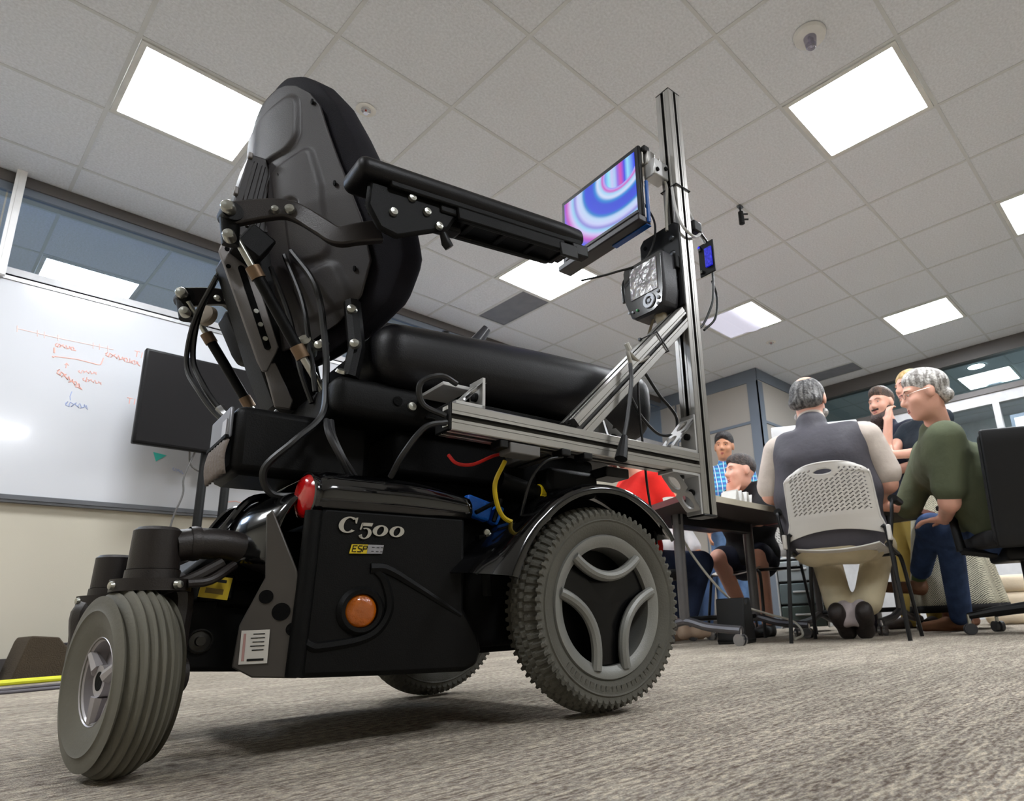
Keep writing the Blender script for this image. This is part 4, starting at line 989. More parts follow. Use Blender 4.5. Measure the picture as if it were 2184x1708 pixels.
part(MB().box((0.325,-0.345,1.055),(0.03,0.03,0.03)), 'cable_clip', M_black, bevel=0.004)
# mounting arm behind the tablet
ma = MB(); ma.box((0.238,-0.315,1.19),(0.05,0.036,0.045)); o = part(ma, 'tablet_arm', M_gus, bevel=0.003)
ma = MB(); ma.box((0.225,-0.28,1.225),(0.03,0.07,0.04)); part(ma, 'tablet_arm', M_ext, bevel=0.003)
for z in (1.185,1.2): part(MB().cyl((0.222+(z-1.185)*2,-0.3335,z-0.004),(0.222+(z-1.185)*2,-0.3365,z-0.004),0.005,n=14), 'arm_hole', M_matte)
part(MB().box((0.212,-0.29,1.245),(0.02,0.05,0.018)), 'arm_clamp', M_black, bevel=0.003)
# mounting plate for the hand controller
mp = MB(); mp.prism([(-0.357,0.828),(-0.357,1.035),(-0.345,1.045),(-0.245,1.045),(-0.232,1.032),(-0.232,0.99),(-0.26,0.86),(-0.30,0.828)], (0.252,0,0), (0,1,0), (0,0,1), 0.008)
part(mp, 'controller_plate', M_black, bevel=0.003)
for z in (1.005,0.965,0.90,0.865):
    part(MB().lathe([(0,0.005),(0.006,0.004),(0.0085,0.0)], c=(0.2515,-0.335,z), axis=(-1,0,0), n=14), 'bolt', mat('dark_bolt',(70,72,76),0.3,0.8))
part(MB().cyl((0.252,-0.25,1.02),(0.2505,-0.25,1.02),0.005,n=12), 'plate_hole', M_matte)
part(MB().box((0.246,-0.335,0.935),(0.014,0.036,0.032)), 'controller_latch', M_satin, bevel=0.002)

# ================================================================== devices held on the frame
def local_thing(name, label, cat, loc):
    e = empty(name); e.matrix_world = WCM @ Matrix.Translation(loc); tag(e, label, cat); return e
WCM = Matrix.Translation((0.9015,1.121,0)) @ Matrix.Rotation(math.atan2(-0.094,0.995),4,'Z')
tb_ = local_thing('tablet_computer', 'tablet showing a blue and pink swirl clamped on the aluminium post', 'tablet', (0.19,-0.158,1.155))
# screen looks towards -x
def screen_mat():
    m = mat('tablet_screen', (20,20,30), 0.25); nt, N, L, b = nodes_of(m)
    tc = N.new('ShaderNodeTexCoord'); sp_ = N.new('ShaderNodeSeparateXYZ'); L.new(tc.outputs['Object'], sp_.inputs[0])
    # distance from a point on the upper near side of the screen, measured on the screen plane
    mp_ = N.new('ShaderNodeMapping'); mp_.inputs['Location'].default_value = (0,0.085,-0.085); mp_.inputs['Scale'].default_value = (0,1.0,1.25)
    L.new(tc.outputs['Object'], mp_.inputs[0])
    ln = N.new('ShaderNodeVectorMath'); ln.operation = 'LENGTH'; L.new(mp_.outputs[0], ln.inputs[0])
    r1 = N.new('ShaderNodeValToRGB'); L.new(ln.outputs['Value'], r1.inputs[0])
    stops = [(0.0,(60,90,240)),(0.055,(90,110,235)),(0.06,(190,180,245)),(0.067,(205,80,190)),(0.074,(160,210,245)),(0.085,(215,225,250)),(0.095,(30,140,215)),(0.105,(55,80,215)),(0.132,(60,80,220)),(0.14,(25,130,205)),(0.15,(190,215,245)),(0.165,(200,205,245)),(0.175,(140,130,215)),(0.185,(150,210,240)),(0.195,(205,190,240)),(0.21,(195,75,190)),(0.225,(80,90,225)),(0.25,(40,70,220)),(0.28,(60,110,240))]
    cr = r1.color_ramp; cr.elements[0].position = 0; cr.elements[0].color = lin(stops[0][1]); cr.elements[1].position = stops[-1][0]; cr.elements[1].color = lin(stops[-1][1])
    for p_,c_ in stops[1:-1]: e = cr.elements.new(p_); e.color = lin(c_)
    # straight bars of light in the upper near part
    r2 = N.new('ShaderNodeValToRGB'); cr = r2.color_ramp; bars = [(0.0,(60,80,235)),(0.2,(150,220,250)),(0.3,(60,80,230)),(0.42,(210,80,180)),(0.52,(150,110,225)),(0.6,(170,200,245)),(0.7,(200,200,245)),(0.8,(150,225,245)),(1.0,(60,80,235))]
    cr.elements[0].color = lin(bars[0][1]); cr.elements[1].color = lin(bars[-1][1])
    for p_,c_ in bars[1:-1]: e = cr.elements.new(p_); e.color = lin(c_)
    my = N.new('ShaderNodeMapRange'); my.inputs[1].default_value = -0.132; my.inputs[2].default_value = -0.02; L.new(sp_.outputs['Y'], my.inputs[0]); L.new(my.outputs[0], r2.inputs[0])
    lt_ = N.new('ShaderNodeMath'); lt_.operation = 'LESS_THAN'; lt_.inputs[1].default_value = 0.057; L.new(ln.outputs['Value'], lt_.inputs[0])
    mx = N.new('ShaderNodeMix'); mx.data_type = 'RGBA'; L.new(lt_.outputs[0], mx.inputs[0]); L.new(r1.outputs[0], mx.inputs[6]); L.new(r2.outputs[0], mx.inputs[7])
    L.new(mx.outputs[2], b.inputs['Emission Color']); b.inputs['Emission Strength'].default_value = 0.95
    return m
MB().bx(0.0,0.012,-0.148,0.148,-0.098,0.098).build('tablet_body', M_black, tb_, bevel=0.004)
MB().bx(-0.001,0.0,-0.134,0.134,-0.082,0.084).build('screen', screen_mat(), tb_, smooth=0)
tray = MB(); tray.bx(-0.016,0.026,-0.150,0.150,-0.116,-0.099); tray.bx(-0.016,-0.010,-0.148,0.12,-0.099,-0.088); tray.build('tray', mat('tray_black',(44,40,44),0.4), tb_, bevel=0.004)
be = MB(); be.bx(0.012,0.02,-0.155,-0.149,-0.112,0.0); be.bx(0.010,0.026,-0.15,-0.03,-0.119,-0.116); be.build('blue_edge', mat('blue_rubber',(10,80,160),0.4), tb_, bevel=0.001)
bp_ = MB(); bp_.bx(0.012,0.03,-0.12,-0.04,-0.04,0.06); bp_.build('back_bracket', M_black, tb_, bevel=0.003)
MB().bx(0.0121,0.016,-0.149,0.149,0.05,0.0985).build('white_back', M_white, tb_, bevel=0.002)
MB().tube(bez([(0.02,-0.12,-0.02),(0.05,-0.14,-0.10),(0.03,-0.12,-0.19),(-0.02,-0.06,-0.215),(-0.05,0.02,-0.21)],30),0.0028,n=8).build('tablet_cable', M_cable, tb_)
# hand controller with display
hc = local_thing('control_display', 'grey handheld wheelchair controller with small screen and round buttons', 'controller', (0.218,-0.283,0.885))
body = rrect(0.125,0.150,0.022)
def hcp(mb, poly, x0, d): mb.prism(poly, (x0,0,0), (0,1,0), (0,0,1), d)
poly = [(-0.06,0.07),(0.06,0.07),(0.064,0.062),(0.062,-0.02),(0.045,-0.062),(0.030,-0.072),(-0.03,-0.074),(-0.058,-0.062),(-0.064,-0.03),(-0.064,0.062)]
m_ = MB(); hcp(m_, poly, -0.018, 0.05); m_.build('controller_body', mat('controller_shell',(52,52,56),0.4,bump=(300,0.1)), hc, bevel=0.006)
m_ = MB(); hcp(m_, [(a*0.93,b*0.94) for a,b in poly], -0.0195, 0.002); m_.build('bezel', M_gloss, hc, smooth=0)
def lcd_mat():
    m = mat('controller_lcd', (120,118,112), 0.15, bump=(25,0.3)); nt, N, L, b = nodes_of(m)
    tc = N.new('ShaderNodeTexCoord'); n1 = N.new('ShaderNodeTexWave'); n1.inputs['Scale'].default_value = 26; n1.inputs['Distortion'].default_value = 9; n1.inputs['Detail'].default_value = 3
    L.new(tc.outputs['Object'], n1.inputs[0]); r_ = N.new('ShaderNodeValToRGB'); cr = r_.color_ramp; cr.elements[0].color = lin((120,120,118)); cr.elements[1].color = lin((170,170,172))
    for p_,c_ in ((0.35,(150,138,146)),(0.5,(138,146,150)),(0.65,(160,150,138))): e = cr.elements.new(p_); e.color = lin(c_)
    L.new(n1.outputs['Fac'], r_.inputs[0]); L.new(r_.outputs[0], b.inputs['Base Color']); L.new(r_.outputs[0], b.inputs['Emission Color']); b.inputs['Emission Strength'].default_value = 0.04
    return m
m_ = MB(); m_.bx(-0.0215,-0.0195,-0.046,0.038,-0.022,0.056); m_.build('lcd', lcd_mat(), hc, smooth=0)
MB().lathe([(0.009,0.001),(0.010,0.004),(0.017,0.004),(0.018,0.001)], c=(-0.0195,-0.018,-0.043), axis=(-1,0,0), n=28).build('button_ring', mat('button_grey',(150,152,156),0.35,0.4), hc)
for (y,z,rr,m_) in ((-0.018,-0.043,0.006,'b'),(-0.046,-0.030,0.0045,'b'),(-0.046,-0.046,0.0045,'b'),(-0.044,-0.06,0.004,'b'),(0.020,-0.052,0.0035,'g'),(0.034,-0.052,0.003,'b'),(0.046,-0.05,0.003,'b')):
    MB().lathe([(0,0.004),(rr*0.8,0.0035),(rr,0.001)], c=(-0.0195,y,z), axis=(-1,0,0), n=14).build('button', mat('button_green',(70,150,90),0.4) if m_ == 'g' else MATS['button_grey'], hc)
MB().tube(bez([(0.01,0.066,0.07),(-0.01,0.072,0.04),(-0.012,0.07,-0.01)],10),0.004,n=8).build('controller_cable', M_cable, hc)
m_ = MB(); m_.tube([(0.01,-0.02,-0.066),(0.015,-0.03,-0.11)],[0.016,0.013],n=12); m_.tube(bez([(0.01,0.0,-0.07),(0.03,0.05,-0.12),(0.02,0.03,-0.15)],12),0.0035,n=6); m_.build('connector', mat('connector_tan',(140,128,104),0.5), hc)
# small circuit board with blue leds
cb = local_thing('circuit_board', 'small black circuit board glowing with blue leds, hung beside the post', 'circuit board', (0.36,-0.35,0.985))
MB().box((0,0,0),(0.004,0.045,0.085)).build('board', M_black, cb, bevel=0.001)
MB().box((-0.004,-0.008,0.0),(0.005,0.02,0.05)).build('chip', mat('blue_led',(60,60,160),0.4,emit=((20,30,230),0.5),var=(140,0.9)), cb, bevel=0.001)
MB().tube(bez([(0.0,0.0,0.04),(-0.006,0.005,0.06),(-0.02,0.008,0.075)],8),0.003,n=6).build('lead', MATS['white_cable'], cb)
for z in (-0.03,0.03): MB().box((-0.0035,0.017,z),(0.004,0.006,0.008)).build('terminal', M_steel, cb, smooth=0)
MB().box((-0.003,0.019,0.036),(0.003,0.004,0.006)).build('led', mat('blue_led2',(20,20,120),0.4,emit=((10,20,255),3.0)), cb, smooth=0)
# ================================================================== organic bodies from blended primitives
def sdf_mesh(prims, res=0.008, k=0.03):
    """prims: ('c',a,b,r0,r1[,k]) tapered limb; ('e',c,(rx,ry,rz),R[,k]) ellipsoid; ('-e',...) carve"""
    lo = np.array([1e9]*3); hi = -lo
    for p in prims:
        if p[0] == '-e': continue
        if p[0] == 'c':
            r = max(p[3],p[4]); pts = [np.array(p[1],float),np.array(p[2],float)]
        else: r = max(p[2]); pts = [np.array(p[1],float)]
        for q in pts: lo = np.minimum(lo,q-r-0.03); hi = np.maximum(hi,q+r+0.03)
    n = np.ceil((hi-lo)/res).astype(int)+1
    D = np.full(tuple(n), 0.2, np.float32)
    ax = [lo[i]+res*np.arange(n[i]) for i in range(3)]
    for p in prims:
        kk = k
        if p[0] == 'c':
            a = np.array(p[1],float); b = np.array(p[2],float); r0,r1 = p[3],p[4]; kk = p[5] if len(p) > 5 else k
            m = max(r0,r1)+0.06+kk; blo = np.minimum(a,b)-m; bhi = np.maximum(a,b)+m
        else:
            c = np.array(p[1],float); R = np.array(p[3]) if p[3] is not None else np.eye(3); kk = p[4] if len(p) > 4 else k
            m = max(p[2])+0.06+kk; blo = c-m; bhi = c+m
        i0 = np.clip(np.floor((blo-lo)/res).astype(int),0,n-1); i1 = np.clip(np.ceil((bhi-lo)/res).astype(int)+1,1,n)
        X = ax[0][i0[0]:i1[0]][:,None,None]; Y = ax[1][i0[1]:i1[1]][None,:,None]; Z = ax[2][i0[2]:i1[2]][None,None,:]
        if p[0] == 'c':
            ab = b-a; L2 = max(ab@ab,1e-9)
            t = np.clip(((X-a[0])*ab[0]+(Y-a[1])*ab[1]+(Z-a[2])*ab[2])/L2,0,1)
            d = np.sqrt((X-a[0]-t*ab[0])**2+(Y-a[1]-t*ab[1])**2+(Z-a[2]-t*ab[2])**2)-(r0+(r1-r0)*t)
        else:
            x = X-c[0]; y = Y-c[1]; z = Z-c[2]
            u = R[0,0]*x+R[1,0]*y+R[2,0]*z; v = R[0,1]*x+R[1,1]*y+R[2,1]*z; w = R[0,2]*x+R[1,2]*y+R[2,2]*z
            rx,ry,rz = p[2]
            k0 = np.sqrt((u/rx)**2+(v/ry)**2+(w/rz)**2); k1 = np.sqrt((u/rx**2)**2+(v/ry**2)**2+(w/rz**2)**2)+1e-9
            d = k0*(k0-1)/k1
        S = D[i0[0]:i1[0],i0[1]:i1[1],i0[2]:i1[2]]
        d = np.broadcast_to(d, S.shape)
        if p[0] == '-e':
            h = np.maximum(kk-np.abs(S+d),0)/kk; S[...] = np.maximum(S,-d)+h*h*kk*0.25
        else:
            h = np.maximum(kk-np.abs(S-d),0)/kk; S[...] = np.minimum(S,d)-h*h*kk*0.25
    # surface nets
    s = D < 0
    c8 = [s[i:s.shape[0]-1+i, j:s.shape[1]-1+j, q:s.shape[2]-1+q] for i in (0,1) for j in (0,1) for q in (0,1)]
    cnt = sum(x.astype(np.int8) for x in c8); act = (cnt > 0)&(cnt < 8)
    idx = np.argwhere(act); vid = -np.ones(act.shape, np.int64); vid[act] = np.arange(len(idx))
    pos = np.zeros((len(idx),3)); num = np.zeros(len(idx))
    corners = [(i,j,q) for i in (0,1) for j in (0,1) for q in (0,1)]
    for e0 in corners:
        for axn in range(3):
            if e0[axn]: continue
            e1 = list(e0); e1[axn] = 1
            A = D[idx[:,0]+e0[0],idx[:,1]+e0[1],idx[:,2]+e0[2]]; B = D[idx[:,0]+e1[0],idx[:,1]+e1[1],idx[:,2]+e1[2]]
            cr = (A < 0) != (B < 0)
            t = np.where(cr, A/np.where(np.abs(A-B) < 1e-9,1,A-B), 0)
            pt = np.array(e0,float)[None,:].repeat(len(idx),0); pt[:,axn] = t
            pos[cr] += pt[cr]; num[cr] += 1
    pos = lo+res*(idx+pos/np.maximum(num,1)[:,None])
    F = []
    for axn in range(3):
        sl0 = [slice(None)]*3; sl1 = [slice(None)]*3; sl0[axn] = slice(0,-1); sl1[axn] = slice(1,None)
        a = s[tuple(sl0)]; b = s[tuple(sl1)]; ch = a != b
        o1,o2 = [q for q in range(3) if q != axn]
        E = np.argwhere(ch)
        ok = (E[:,o1] > 0)&(E[:,o2] > 0)&(E[:,o1] < act.shape[o1])&(E[:,o2] < act.shape[o2]); E = E[ok]
        flip = a[tuple(E.T)]
        def at(d1,d2):
            q = E.copy(); q[:,o1] += d1; q[:,o2] += d2; return vid[tuple(q.T)]
        quad = np.stack([at(-1,-1),at(0,-1),at(0,0),at(-1,0)],1)
        if axn == 1: flip = ~flip
        quad[~flip] = quad[~flip][:,::-1]
        F.append(quad)
    F = np.concatenate(F); F = F[(F >= 0).all(1)]
    return pos, F
def organic(name, prims, m, parent, res=0.008, k=0.03, label=None):
    P, F = sdf_mesh(prims, res, k)
    me = bpy.data.meshes.new(name); me.from_pydata(P.tolist(), [], F.tolist()); me.materials.append(m)
    me.polygons.foreach_set('use_smooth',[True]*len(me.polygons)); me.update()
    o = bpy.data.objects.new(name, me); COL.objects.link(o)
    if parent is not None: o.parent = parent; o.matrix_parent_inverse = parent.matrix_world.inverted() if False else Matrix.Translation(-Vector(parent.location))
    sm = o.modifiers.new('smooth','SMOOTH'); sm.factor = 0.5; sm.iterations = 3
    if label: o['label'] = label
    return o
def cloth(name, col, rough=0.85, wr=16, st=0.55, var=None):
    m = mat(name, col, rough, bump=(wr,st), var=var or (7,0.12), spec=0.2); return m
M_skin = mat('skin', (220,166,144), 0.5, bump=(120,0.05), var=(10,0.07)); M_skin.node_tree.nodes['Principled BSDF'].inputs['Subsurface Weight'].default_value = 0.12
M_skin.node_tree.nodes['Principled BSDF'].inputs['Subsurface Radius'].default_value = (0.012,0.005,0.003)
M_skin2 = mat('skin_tan', (196,138,104), 0.5, bump=(120,0.05), var=(10,0.07))
M_lip = mat('lips', (170,96,88), 0.45); M_eye = mat('eye_dark', (40,30,26), 0.2); M_eyew = mat('eye_white', (220,214,208), 0.25)
def hair_mat(name, col, col2=None, sc=(60,60,14)):
    m = mat(name, col, 0.55, bump=(90,0.9), var=(40,0.35)); nt, N, L, b = nodes_of(m)
    if col2:
        tc = N.new('ShaderNodeTexCoord'); mp = N.new('ShaderNodeMapping'); mp.inputs['Scale'].default_value = sc; L.new(tc.outputs['Object'], mp.inputs[0])
        n = N.new('ShaderNodeTexNoise'); n.inputs['Scale'].default_value = 1; n.inputs['Detail'].default_value = 4; L.new(mp.outputs[0], n.inputs[0])
        r = N.new('ShaderNodeValToRGB'); r.color_ramp.elements[0].position = 0.4; r.color_ramp.elements[1].position = 0.62
        r.color_ramp.elements[0].color = lin(col); r.color_ramp.elements[1].color = lin(col2); L.new(n.outputs['Fac'], r.inputs[0]); L.new(r.outputs[0], b.inputs['Base Color'])
    return m
def rot3(yaw, pitch=0, roll=0):
    """head frame: columns right, forward, up. yaw turns forward about z from +x, pitch>0 looks up"""
    f = np.array([math.cos(yaw)*math.cos(pitch), math.sin(yaw)*math.cos(pitch), math.sin(pitch)])
    r = np.array([math.sin(yaw), -math.cos(yaw), 0.0]); u = np.cross(r,f)
    r2 = r*math.cos(roll)+u*math.sin(roll); u2 = -r*math.sin(roll)+u*math.cos(roll)
    return np.stack([r2,f,u2],1)
def head_prims(c, R, s=1.0, wide=1.0):
    c = np.array(c,float)
    def h(x,y,z): return c+R@(np.array([x*wide,y,z])*s)
    def e(p, r, kk=0.03): return ('e', h(*p), tuple(q*s for q in r), R, kk)
    return [e((0,-0.012,0.028),(0.077*wide,0.098,0.092)), e((0,0.022,-0.045),(0.062*wide,0.072,0.080)), e((0,0.060,-0.098),(0.030*wide,0.028,0.024),0.03),
            e((0.03,0.062,-0.030),(0.028,0.028,0.028),0.025), e((-0.03,0.062,-0.030),(0.028,0.028,0.028),0.025), e((0,0.078,0.022),(0.055*wide,0.018,0.016),0.02),
            ('-e', h(0.032,0.098,0.004), (0.017*s,0.012*s,0.010*s), R, 0.012), ('-e', h(-0.032,0.098,0.004), (0.017*s,0.012*s,0.010*s), R, 0.012),
            ('c', h(0,0.086,0.012), h(0,0.112,-0.030), 0.0085*s, 0.0135*s, 0.012), ('c', h(-0.012,0.098,-0.036), h(0.012,0.098,-0.036), 0.009*s, 0.009*s, 0.010),
            ('c', h(-0.018,0.088,-0.064), h(0.018,0.088,-0.064), 0.0085*s, 0.0085*s, 0.012), ('c', h(-0.015,0.086,-0.077), h(0.015,0.086,-0.077), 0.0085*s, 0.0085*s, 0.012),
            ('-e', h(0,0.102,-0.070), (0.020*s,0.008*s,0.0022*s), R, 0.006),
            e((0.078,-0.006,-0.008),(0.010,0.022,0.034),0.008), e((-0.078,-0.006,-0.008),(0.010,0.022,0.034),0.008)], h
def face_parts(h, s, R, parent, eyes=True, lips=True):
    off = Vector(parent.location)
    for sx in (-1,1):
        p = Vector(h(0.031*sx,0.0805,0.003)); mb = MB(); mb.lathe([(0.0001,-0.0065*s),(0.0055*s,-0.004*s),(0.0075*s,0),(0.0055*s,0.004*s),(0.0001,0.0065*s)], c=p-off, axis=(0,0,1), n=12)
        mb.build('eye', M_eyew, parent)
        q = Vector(h(0.031*sx,0.0885,0.003)); mb = MB(); mb.lathe([(0.0001,0.0008*s),(0.0046*s,0.0)], c=q-off, axis=tuple(R[:,1]), n=12); mb.build('iris', M_eye, parent)
        a = [Vector(h(sx*x,y,z))-off for x,y,z in ((0.014,0.096,0.022),(0.032,0.095,0.027),(0.05,0.084,0.022))]
        MB().tube(a,[0.002*s,0.0024*s,0.0012*s],n=6).build('eyebrow', mat('eyebrow',(96,72,60),0.7), parent)
    if lips:
        for z,r in ((-0.0655,0.0042),(-0.0755,0.005)):
            a = [Vector(h(x,y,z))-off for x,y in ((-0.02,0.090),(-0.008,0.0965),(0.0,0.0955),(0.008,0.0965),(0.02,0.090))]
            MB().tube(a,[0.001*s,r*s,r*s,r*s,0.001*s],n=6).build('lip', M_lip, parent)
def hand_prims(w, d, n, s=1.0, curl=0.5, thumb=1):
    """palm at wrist w pointing along d with back-of-hand normal n; thumb side = thumb*(d x n)"""
    w = np.array(w,float); d = np.array(d,float); d /= np.linalg.norm(d); n = np.array(n,float); n -= d*(n@d); n /= np.linalg.norm(n); t = np.cross(d,n)*thumb
    R = np.stack([t,d,n],1); P = [('e', w+d*0.045*s, (0.040*s,0.052*s,0.016*s), R, 0.02)]
    for i,(off,L) in enumerate(((0.028,0.070),(0.010,0.078),(-0.009,0.072),(-0.027,0.058))):
        b = w+d*0.085*s+t*off*s; dirn = d; L *= s
        for j in range(3):
            a_ = curl*(0.5+0.6*j)*(1 if j else 0.6); q = d*math.cos(a_)-n*math.sin(a_); e = b+q*L*(0.45,0.32,0.25)[j]
            P.append(('c', b, e, (0.0092-0.0008*j)*s, (0.0086-0.0008*j)*s, 0.006)); b = e
    b = w+d*0.02*s+t*0.03*s; q = (d*0.65+t*0.75-n*0.25); q /= np.linalg.norm(q); e = b+q*0.045*s; P.append(('c', b, e, 0.013*s, 0.011*s, 0.015))
    q2 = (d*0.9+t*0.3-n*0.35*curl*2); q2 /= np.linalg.norm(q2); P.append(('c', e, e+q2*0.034*s, 0.0105*s, 0.0085*s, 0.006))
    return P
def C_(a,b,r0,r1,k=0.03): return ('c',a,b,r0,r1,k)
def shoe_prims(heel, toe, s=1.0, hgt=0.045):
    heel = np.array(heel,float); toe = np.array(toe,float); d = toe-heel
    return [C_(heel+np.array([0,0,0.035*s]), heel+d*0.45+np.array([0,0,0.04*s]), 0.036*s, 0.038*s), C_(heel+d*0.45+np.array([0,0,0.036*s]), toe+np.array([0,0,0.028*s]), 0.04*s, 0.030*s), C_(heel+np.array([0,0,0.03*s]), heel+np.array([0,0,0.075*s]), 0.036*s,0.036*s)]
def person(label, base):
    e = empty('person', base); tag(e, label, 'person'); return e

# ---------------------------------------------------------------- A: man in dark vest, seen from behind, seated
F_A = math.radians(11.4); fA = np.array([math.cos(F_A),math.sin(F_A),0]); rA = np.array([math.sin(F_A),-math.cos(F_A),0]); Z3 = np.array([0,0,1.0])
cA = np.array([3.392,1.44,0.0])
def A_(r,f,z): return cA+rA*r+fA*f+Z3*z
pa = person('heavyset man in a dark grey vest seen from behind on the white chair', (3.40,1.40,0))
R_ = rot3(F_A-0.05, -0.06, 0.0)
hp, hA = head_prims(A_(-0.045,0.06,1.318), R_, 1.10, 1.06)
arms = [C_(A_(-0.255,0.02,1.035),A_(-0.31,0.03,0.80),0.062,0.052),C_(A_(-0.31,0.03,0.80),A_(-0.27,0.26,0.745),0.048,0.036),
        C_(A_(0.255,0.02,1.03),A_(0.30,0.05,0.78),0.062,0.052),C_(A_(0.30,0.05,0.78),A_(0.22,0.30,0.745),0.048,0.036)]
hands = hand_prims(A_(-0.265,0.27,0.748), fA*0.95+rA*0.25, Z3, 1.0, 0.35, -1)+hand_prims(A_(0.215,0.31,0.748), fA*0.9-rA*0.3, Z3, 1.0, 0.35, 1)
legs = [C_(A_(-0.11,0.0,0.50),A_(-0.15,0.42,0.49),0.085,0.065),C_(A_(-0.15,0.42,0.49),A_(-0.04,0.16,0.14),0.058,0.04),C_(A_(0.11,0.0,0.50),A_(0.16,0.42,0.49),0.085,0.065),C_(A_(0.16,0.42,0.49),A_(0.07,0.18,0.14),0.058,0.04)]
body = hp+[C_(A_(-0.045,0.045,1.24),A_(-0.03,0.0,1.06),0.066,0.075),C_(A_(0,0.0,0.98),A_(0,0.0,0.62),0.10,0.12,0.06)]+arms+hands+legs
organic('body', body, M_skin, pa, 0.0075)
organic('shirt', [C_(A_(-0.19,0.0,1.03),A_(0.19,0.0,1.03),0.085,0.085,0.05),C_(A_(-0.235,0.005,1.03),A_(-0.305,0.03,0.845),0.088,0.083,0.04),C_(A_(0.235,0.005,1.03),A_(0.298,0.045,0.84),0.088,0.083,0.04),C_(A_(-0.03,0.01,1.07),A_(-0.04,0.035,1.185),0.086,0.079)], cloth('cream_shirt',(198,186,176)), pa, 0.009)
organic('vest', [C_(A_(-0.165,-0.01,1.04),A_(0.165,-0.01,1.04),0.093,0.093,0.06),C_(A_(-0.10,-0.02,0.93),A_(0.10,-0.02,0.93),0.155,0.155,0.08),C_(A_(-0.12,-0.01,0.75),A_(0.12,-0.01,0.75),0.165,0.165,0.08),C_(A_(-0.12,0.0,0.56),A_(0.12,0.0,0.56),0.155,0.155,0.06),C_(A_(-0.03,0.0,1.06),A_(-0.038,0.022,1.158),0.092,0.086)], cloth('grey_vest',(74,72,78),0.6,9,0.9), pa, 0.009)
organic('trousers', [C_(A_(-0.10,0.0,0.51),A_(0.10,0.0,0.51),0.13,0.13,0.06),C_(A_(-0.11,0.02,0.50),A_(-0.15,0.42,0.49),0.10,0.085,0.05),C_(A_(-0.15,0.42,0.49),A_(-0.06,0.20,0.19),0.085,0.075,0.04),C_(A_(0.11,0.02,0.50),A_(0.16,0.42,0.49),0.10,0.085,0.05),C_(A_(0.16,0.42,0.49),A_(0.09,0.22,0.19),0.085,0.075,0.04)], cloth('khaki',(190,178,150),0.85,12,0.6), pa, 0.009)
organic('sock', [C_(A_(-0.03,0.15,0.16),A_(-0.02,0.13,0.10),0.044,0.042),C_(A_(0.06,0.16,0.16),A_(0.05,0.14,0.10),0.044,0.042)], cloth('sock_grey',(170,160,160)), pa, 0.009)
for (hx,tx) in ((-0.055,-0.03),(0.085,0.06)):
    organic('shoe', [C_(A_(hx,0.10,0.155),A_(hx*0.9,0.145,0.11),0.036,0.042),C_(A_(hx,0.09,0.13),A_(tx,0.20,0.045),0.042,0.044),C_(A_(tx,0.20,0.04),A_(tx,0.245,0.03),0.042,0.03)], mat('brown_black_leather',(34,26,24),0.55,bump=(60,0.3)), pa, 0.008)
hc_ = A_(-0.045,0.06,1.305)
def hh(x,y,z): return hA(x,y,z)
K_ = 1.09
def KR(r): return tuple(q*K_ for q in r)
organic('hair', [('e',hh(0,-0.018,0.022),KR((0.090,0.101,0.096)),R_,0.02),('c',hh(-0.05,-0.07,-0.03),hh(0.05,-0.07,-0.03),0.035,0.035,0.03),('-e',hh(0,-0.062,0.118),KR((0.036,0.050,0.040)),R_,0.012),('-e',hh(0,0.075,0.11),KR((0.06,0.06,0.06)),R_,0.015),('-e',hh(0,0.10,-0.01),KR((0.12,0.06,0.2)),R_,0.01),('-e',hh(0.088,0.015,-0.012),KR((0.03,0.035,0.04)),R_,0.01),('-e',hh(-0.088,0.02,-0.01),KR((0.03,0.035,0.04)),R_,0.01)], hair_mat('dark_grey_hair',(44,42,42),(128,126,124)), pa, 0.006)
organic('beard', [('c',hh(-0.062,0.02,-0.075),hh(0,0.065,-0.105),0.026,0.03,0.02),('c',hh(0.062,0.02,-0.075),hh(0,0.065,-0.105),0.026,0.03,0.02)], hair_mat('grey_beard',(150,148,146),(190,188,184)), pa, 0.006)
face_parts(hA, 1.10, R_, pa)

# ---------------------------------------------------------------- B: man in olive shirt, leaning forward
fB_a = math.radians(118); fB = np.array([math.cos(fB_a),math.sin(fB_a),0]); rB = np.array([math.sin(fB_a),-math.cos(fB_a),0])
cB = np.array([3.98,0.76,0.0])
def B_(r,f,z): return cB+rB*r+fB*f+Z3*z
def W3(*a): return np.array(a,float)
pb = person('grey haired man in an olive green shirt and jeans leaning forward on the office chair', (3.98,0.76,0))
RB = rot3(fB_a+0.05, -0.16, 0.05); hBc = W3(3.600,0.925,1.240)
hp, hB = head_prims(hBc, RB, 1.08)
mB = W3(3.735,0.945,0.985); shL = mB-rB*0.19-Z3*0.01; shR = mB+rB*0.19
elL = W3(3.615,0.905,0.655); wrL = W3(3.84,1.00,0.60); elR = mB+rB*0.26+fB*0.14-Z3*0.28; wrR = elR+fB*0.24-rB*0.06+Z3*0.02
hipB = W3(3.98,0.80,0.56); hL = W3(3.92,0.80,0.51); hR = W3(4.05,0.83,0.51); kL = W3(4.20,1.09,0.545); aL = W3(4.44,1.165,0.10); kR = W3(4.17,1.17,0.60); aR = W3(4.49,1.375,0.345)
body = hp+[C_(hBc+W3(0.03,-0.02,-0.07),mB+W3(0.01,-0.03,0.02),0.058,0.068),C_(mB-Z3*0.08,hipB,0.10,0.12,0.06),
  C_(shL,elL,0.056,0.050),C_(elL,wrL,0.047,0.034),C_(shR,elR,0.056,0.048),C_(elR,wrR,0.045,0.032),C_(hL,kL,0.08,0.06),C_(kL,aL,0.055,0.038),C_(hR,kR,0.08,0.06),C_(kR,aR,0.055,0.038)]
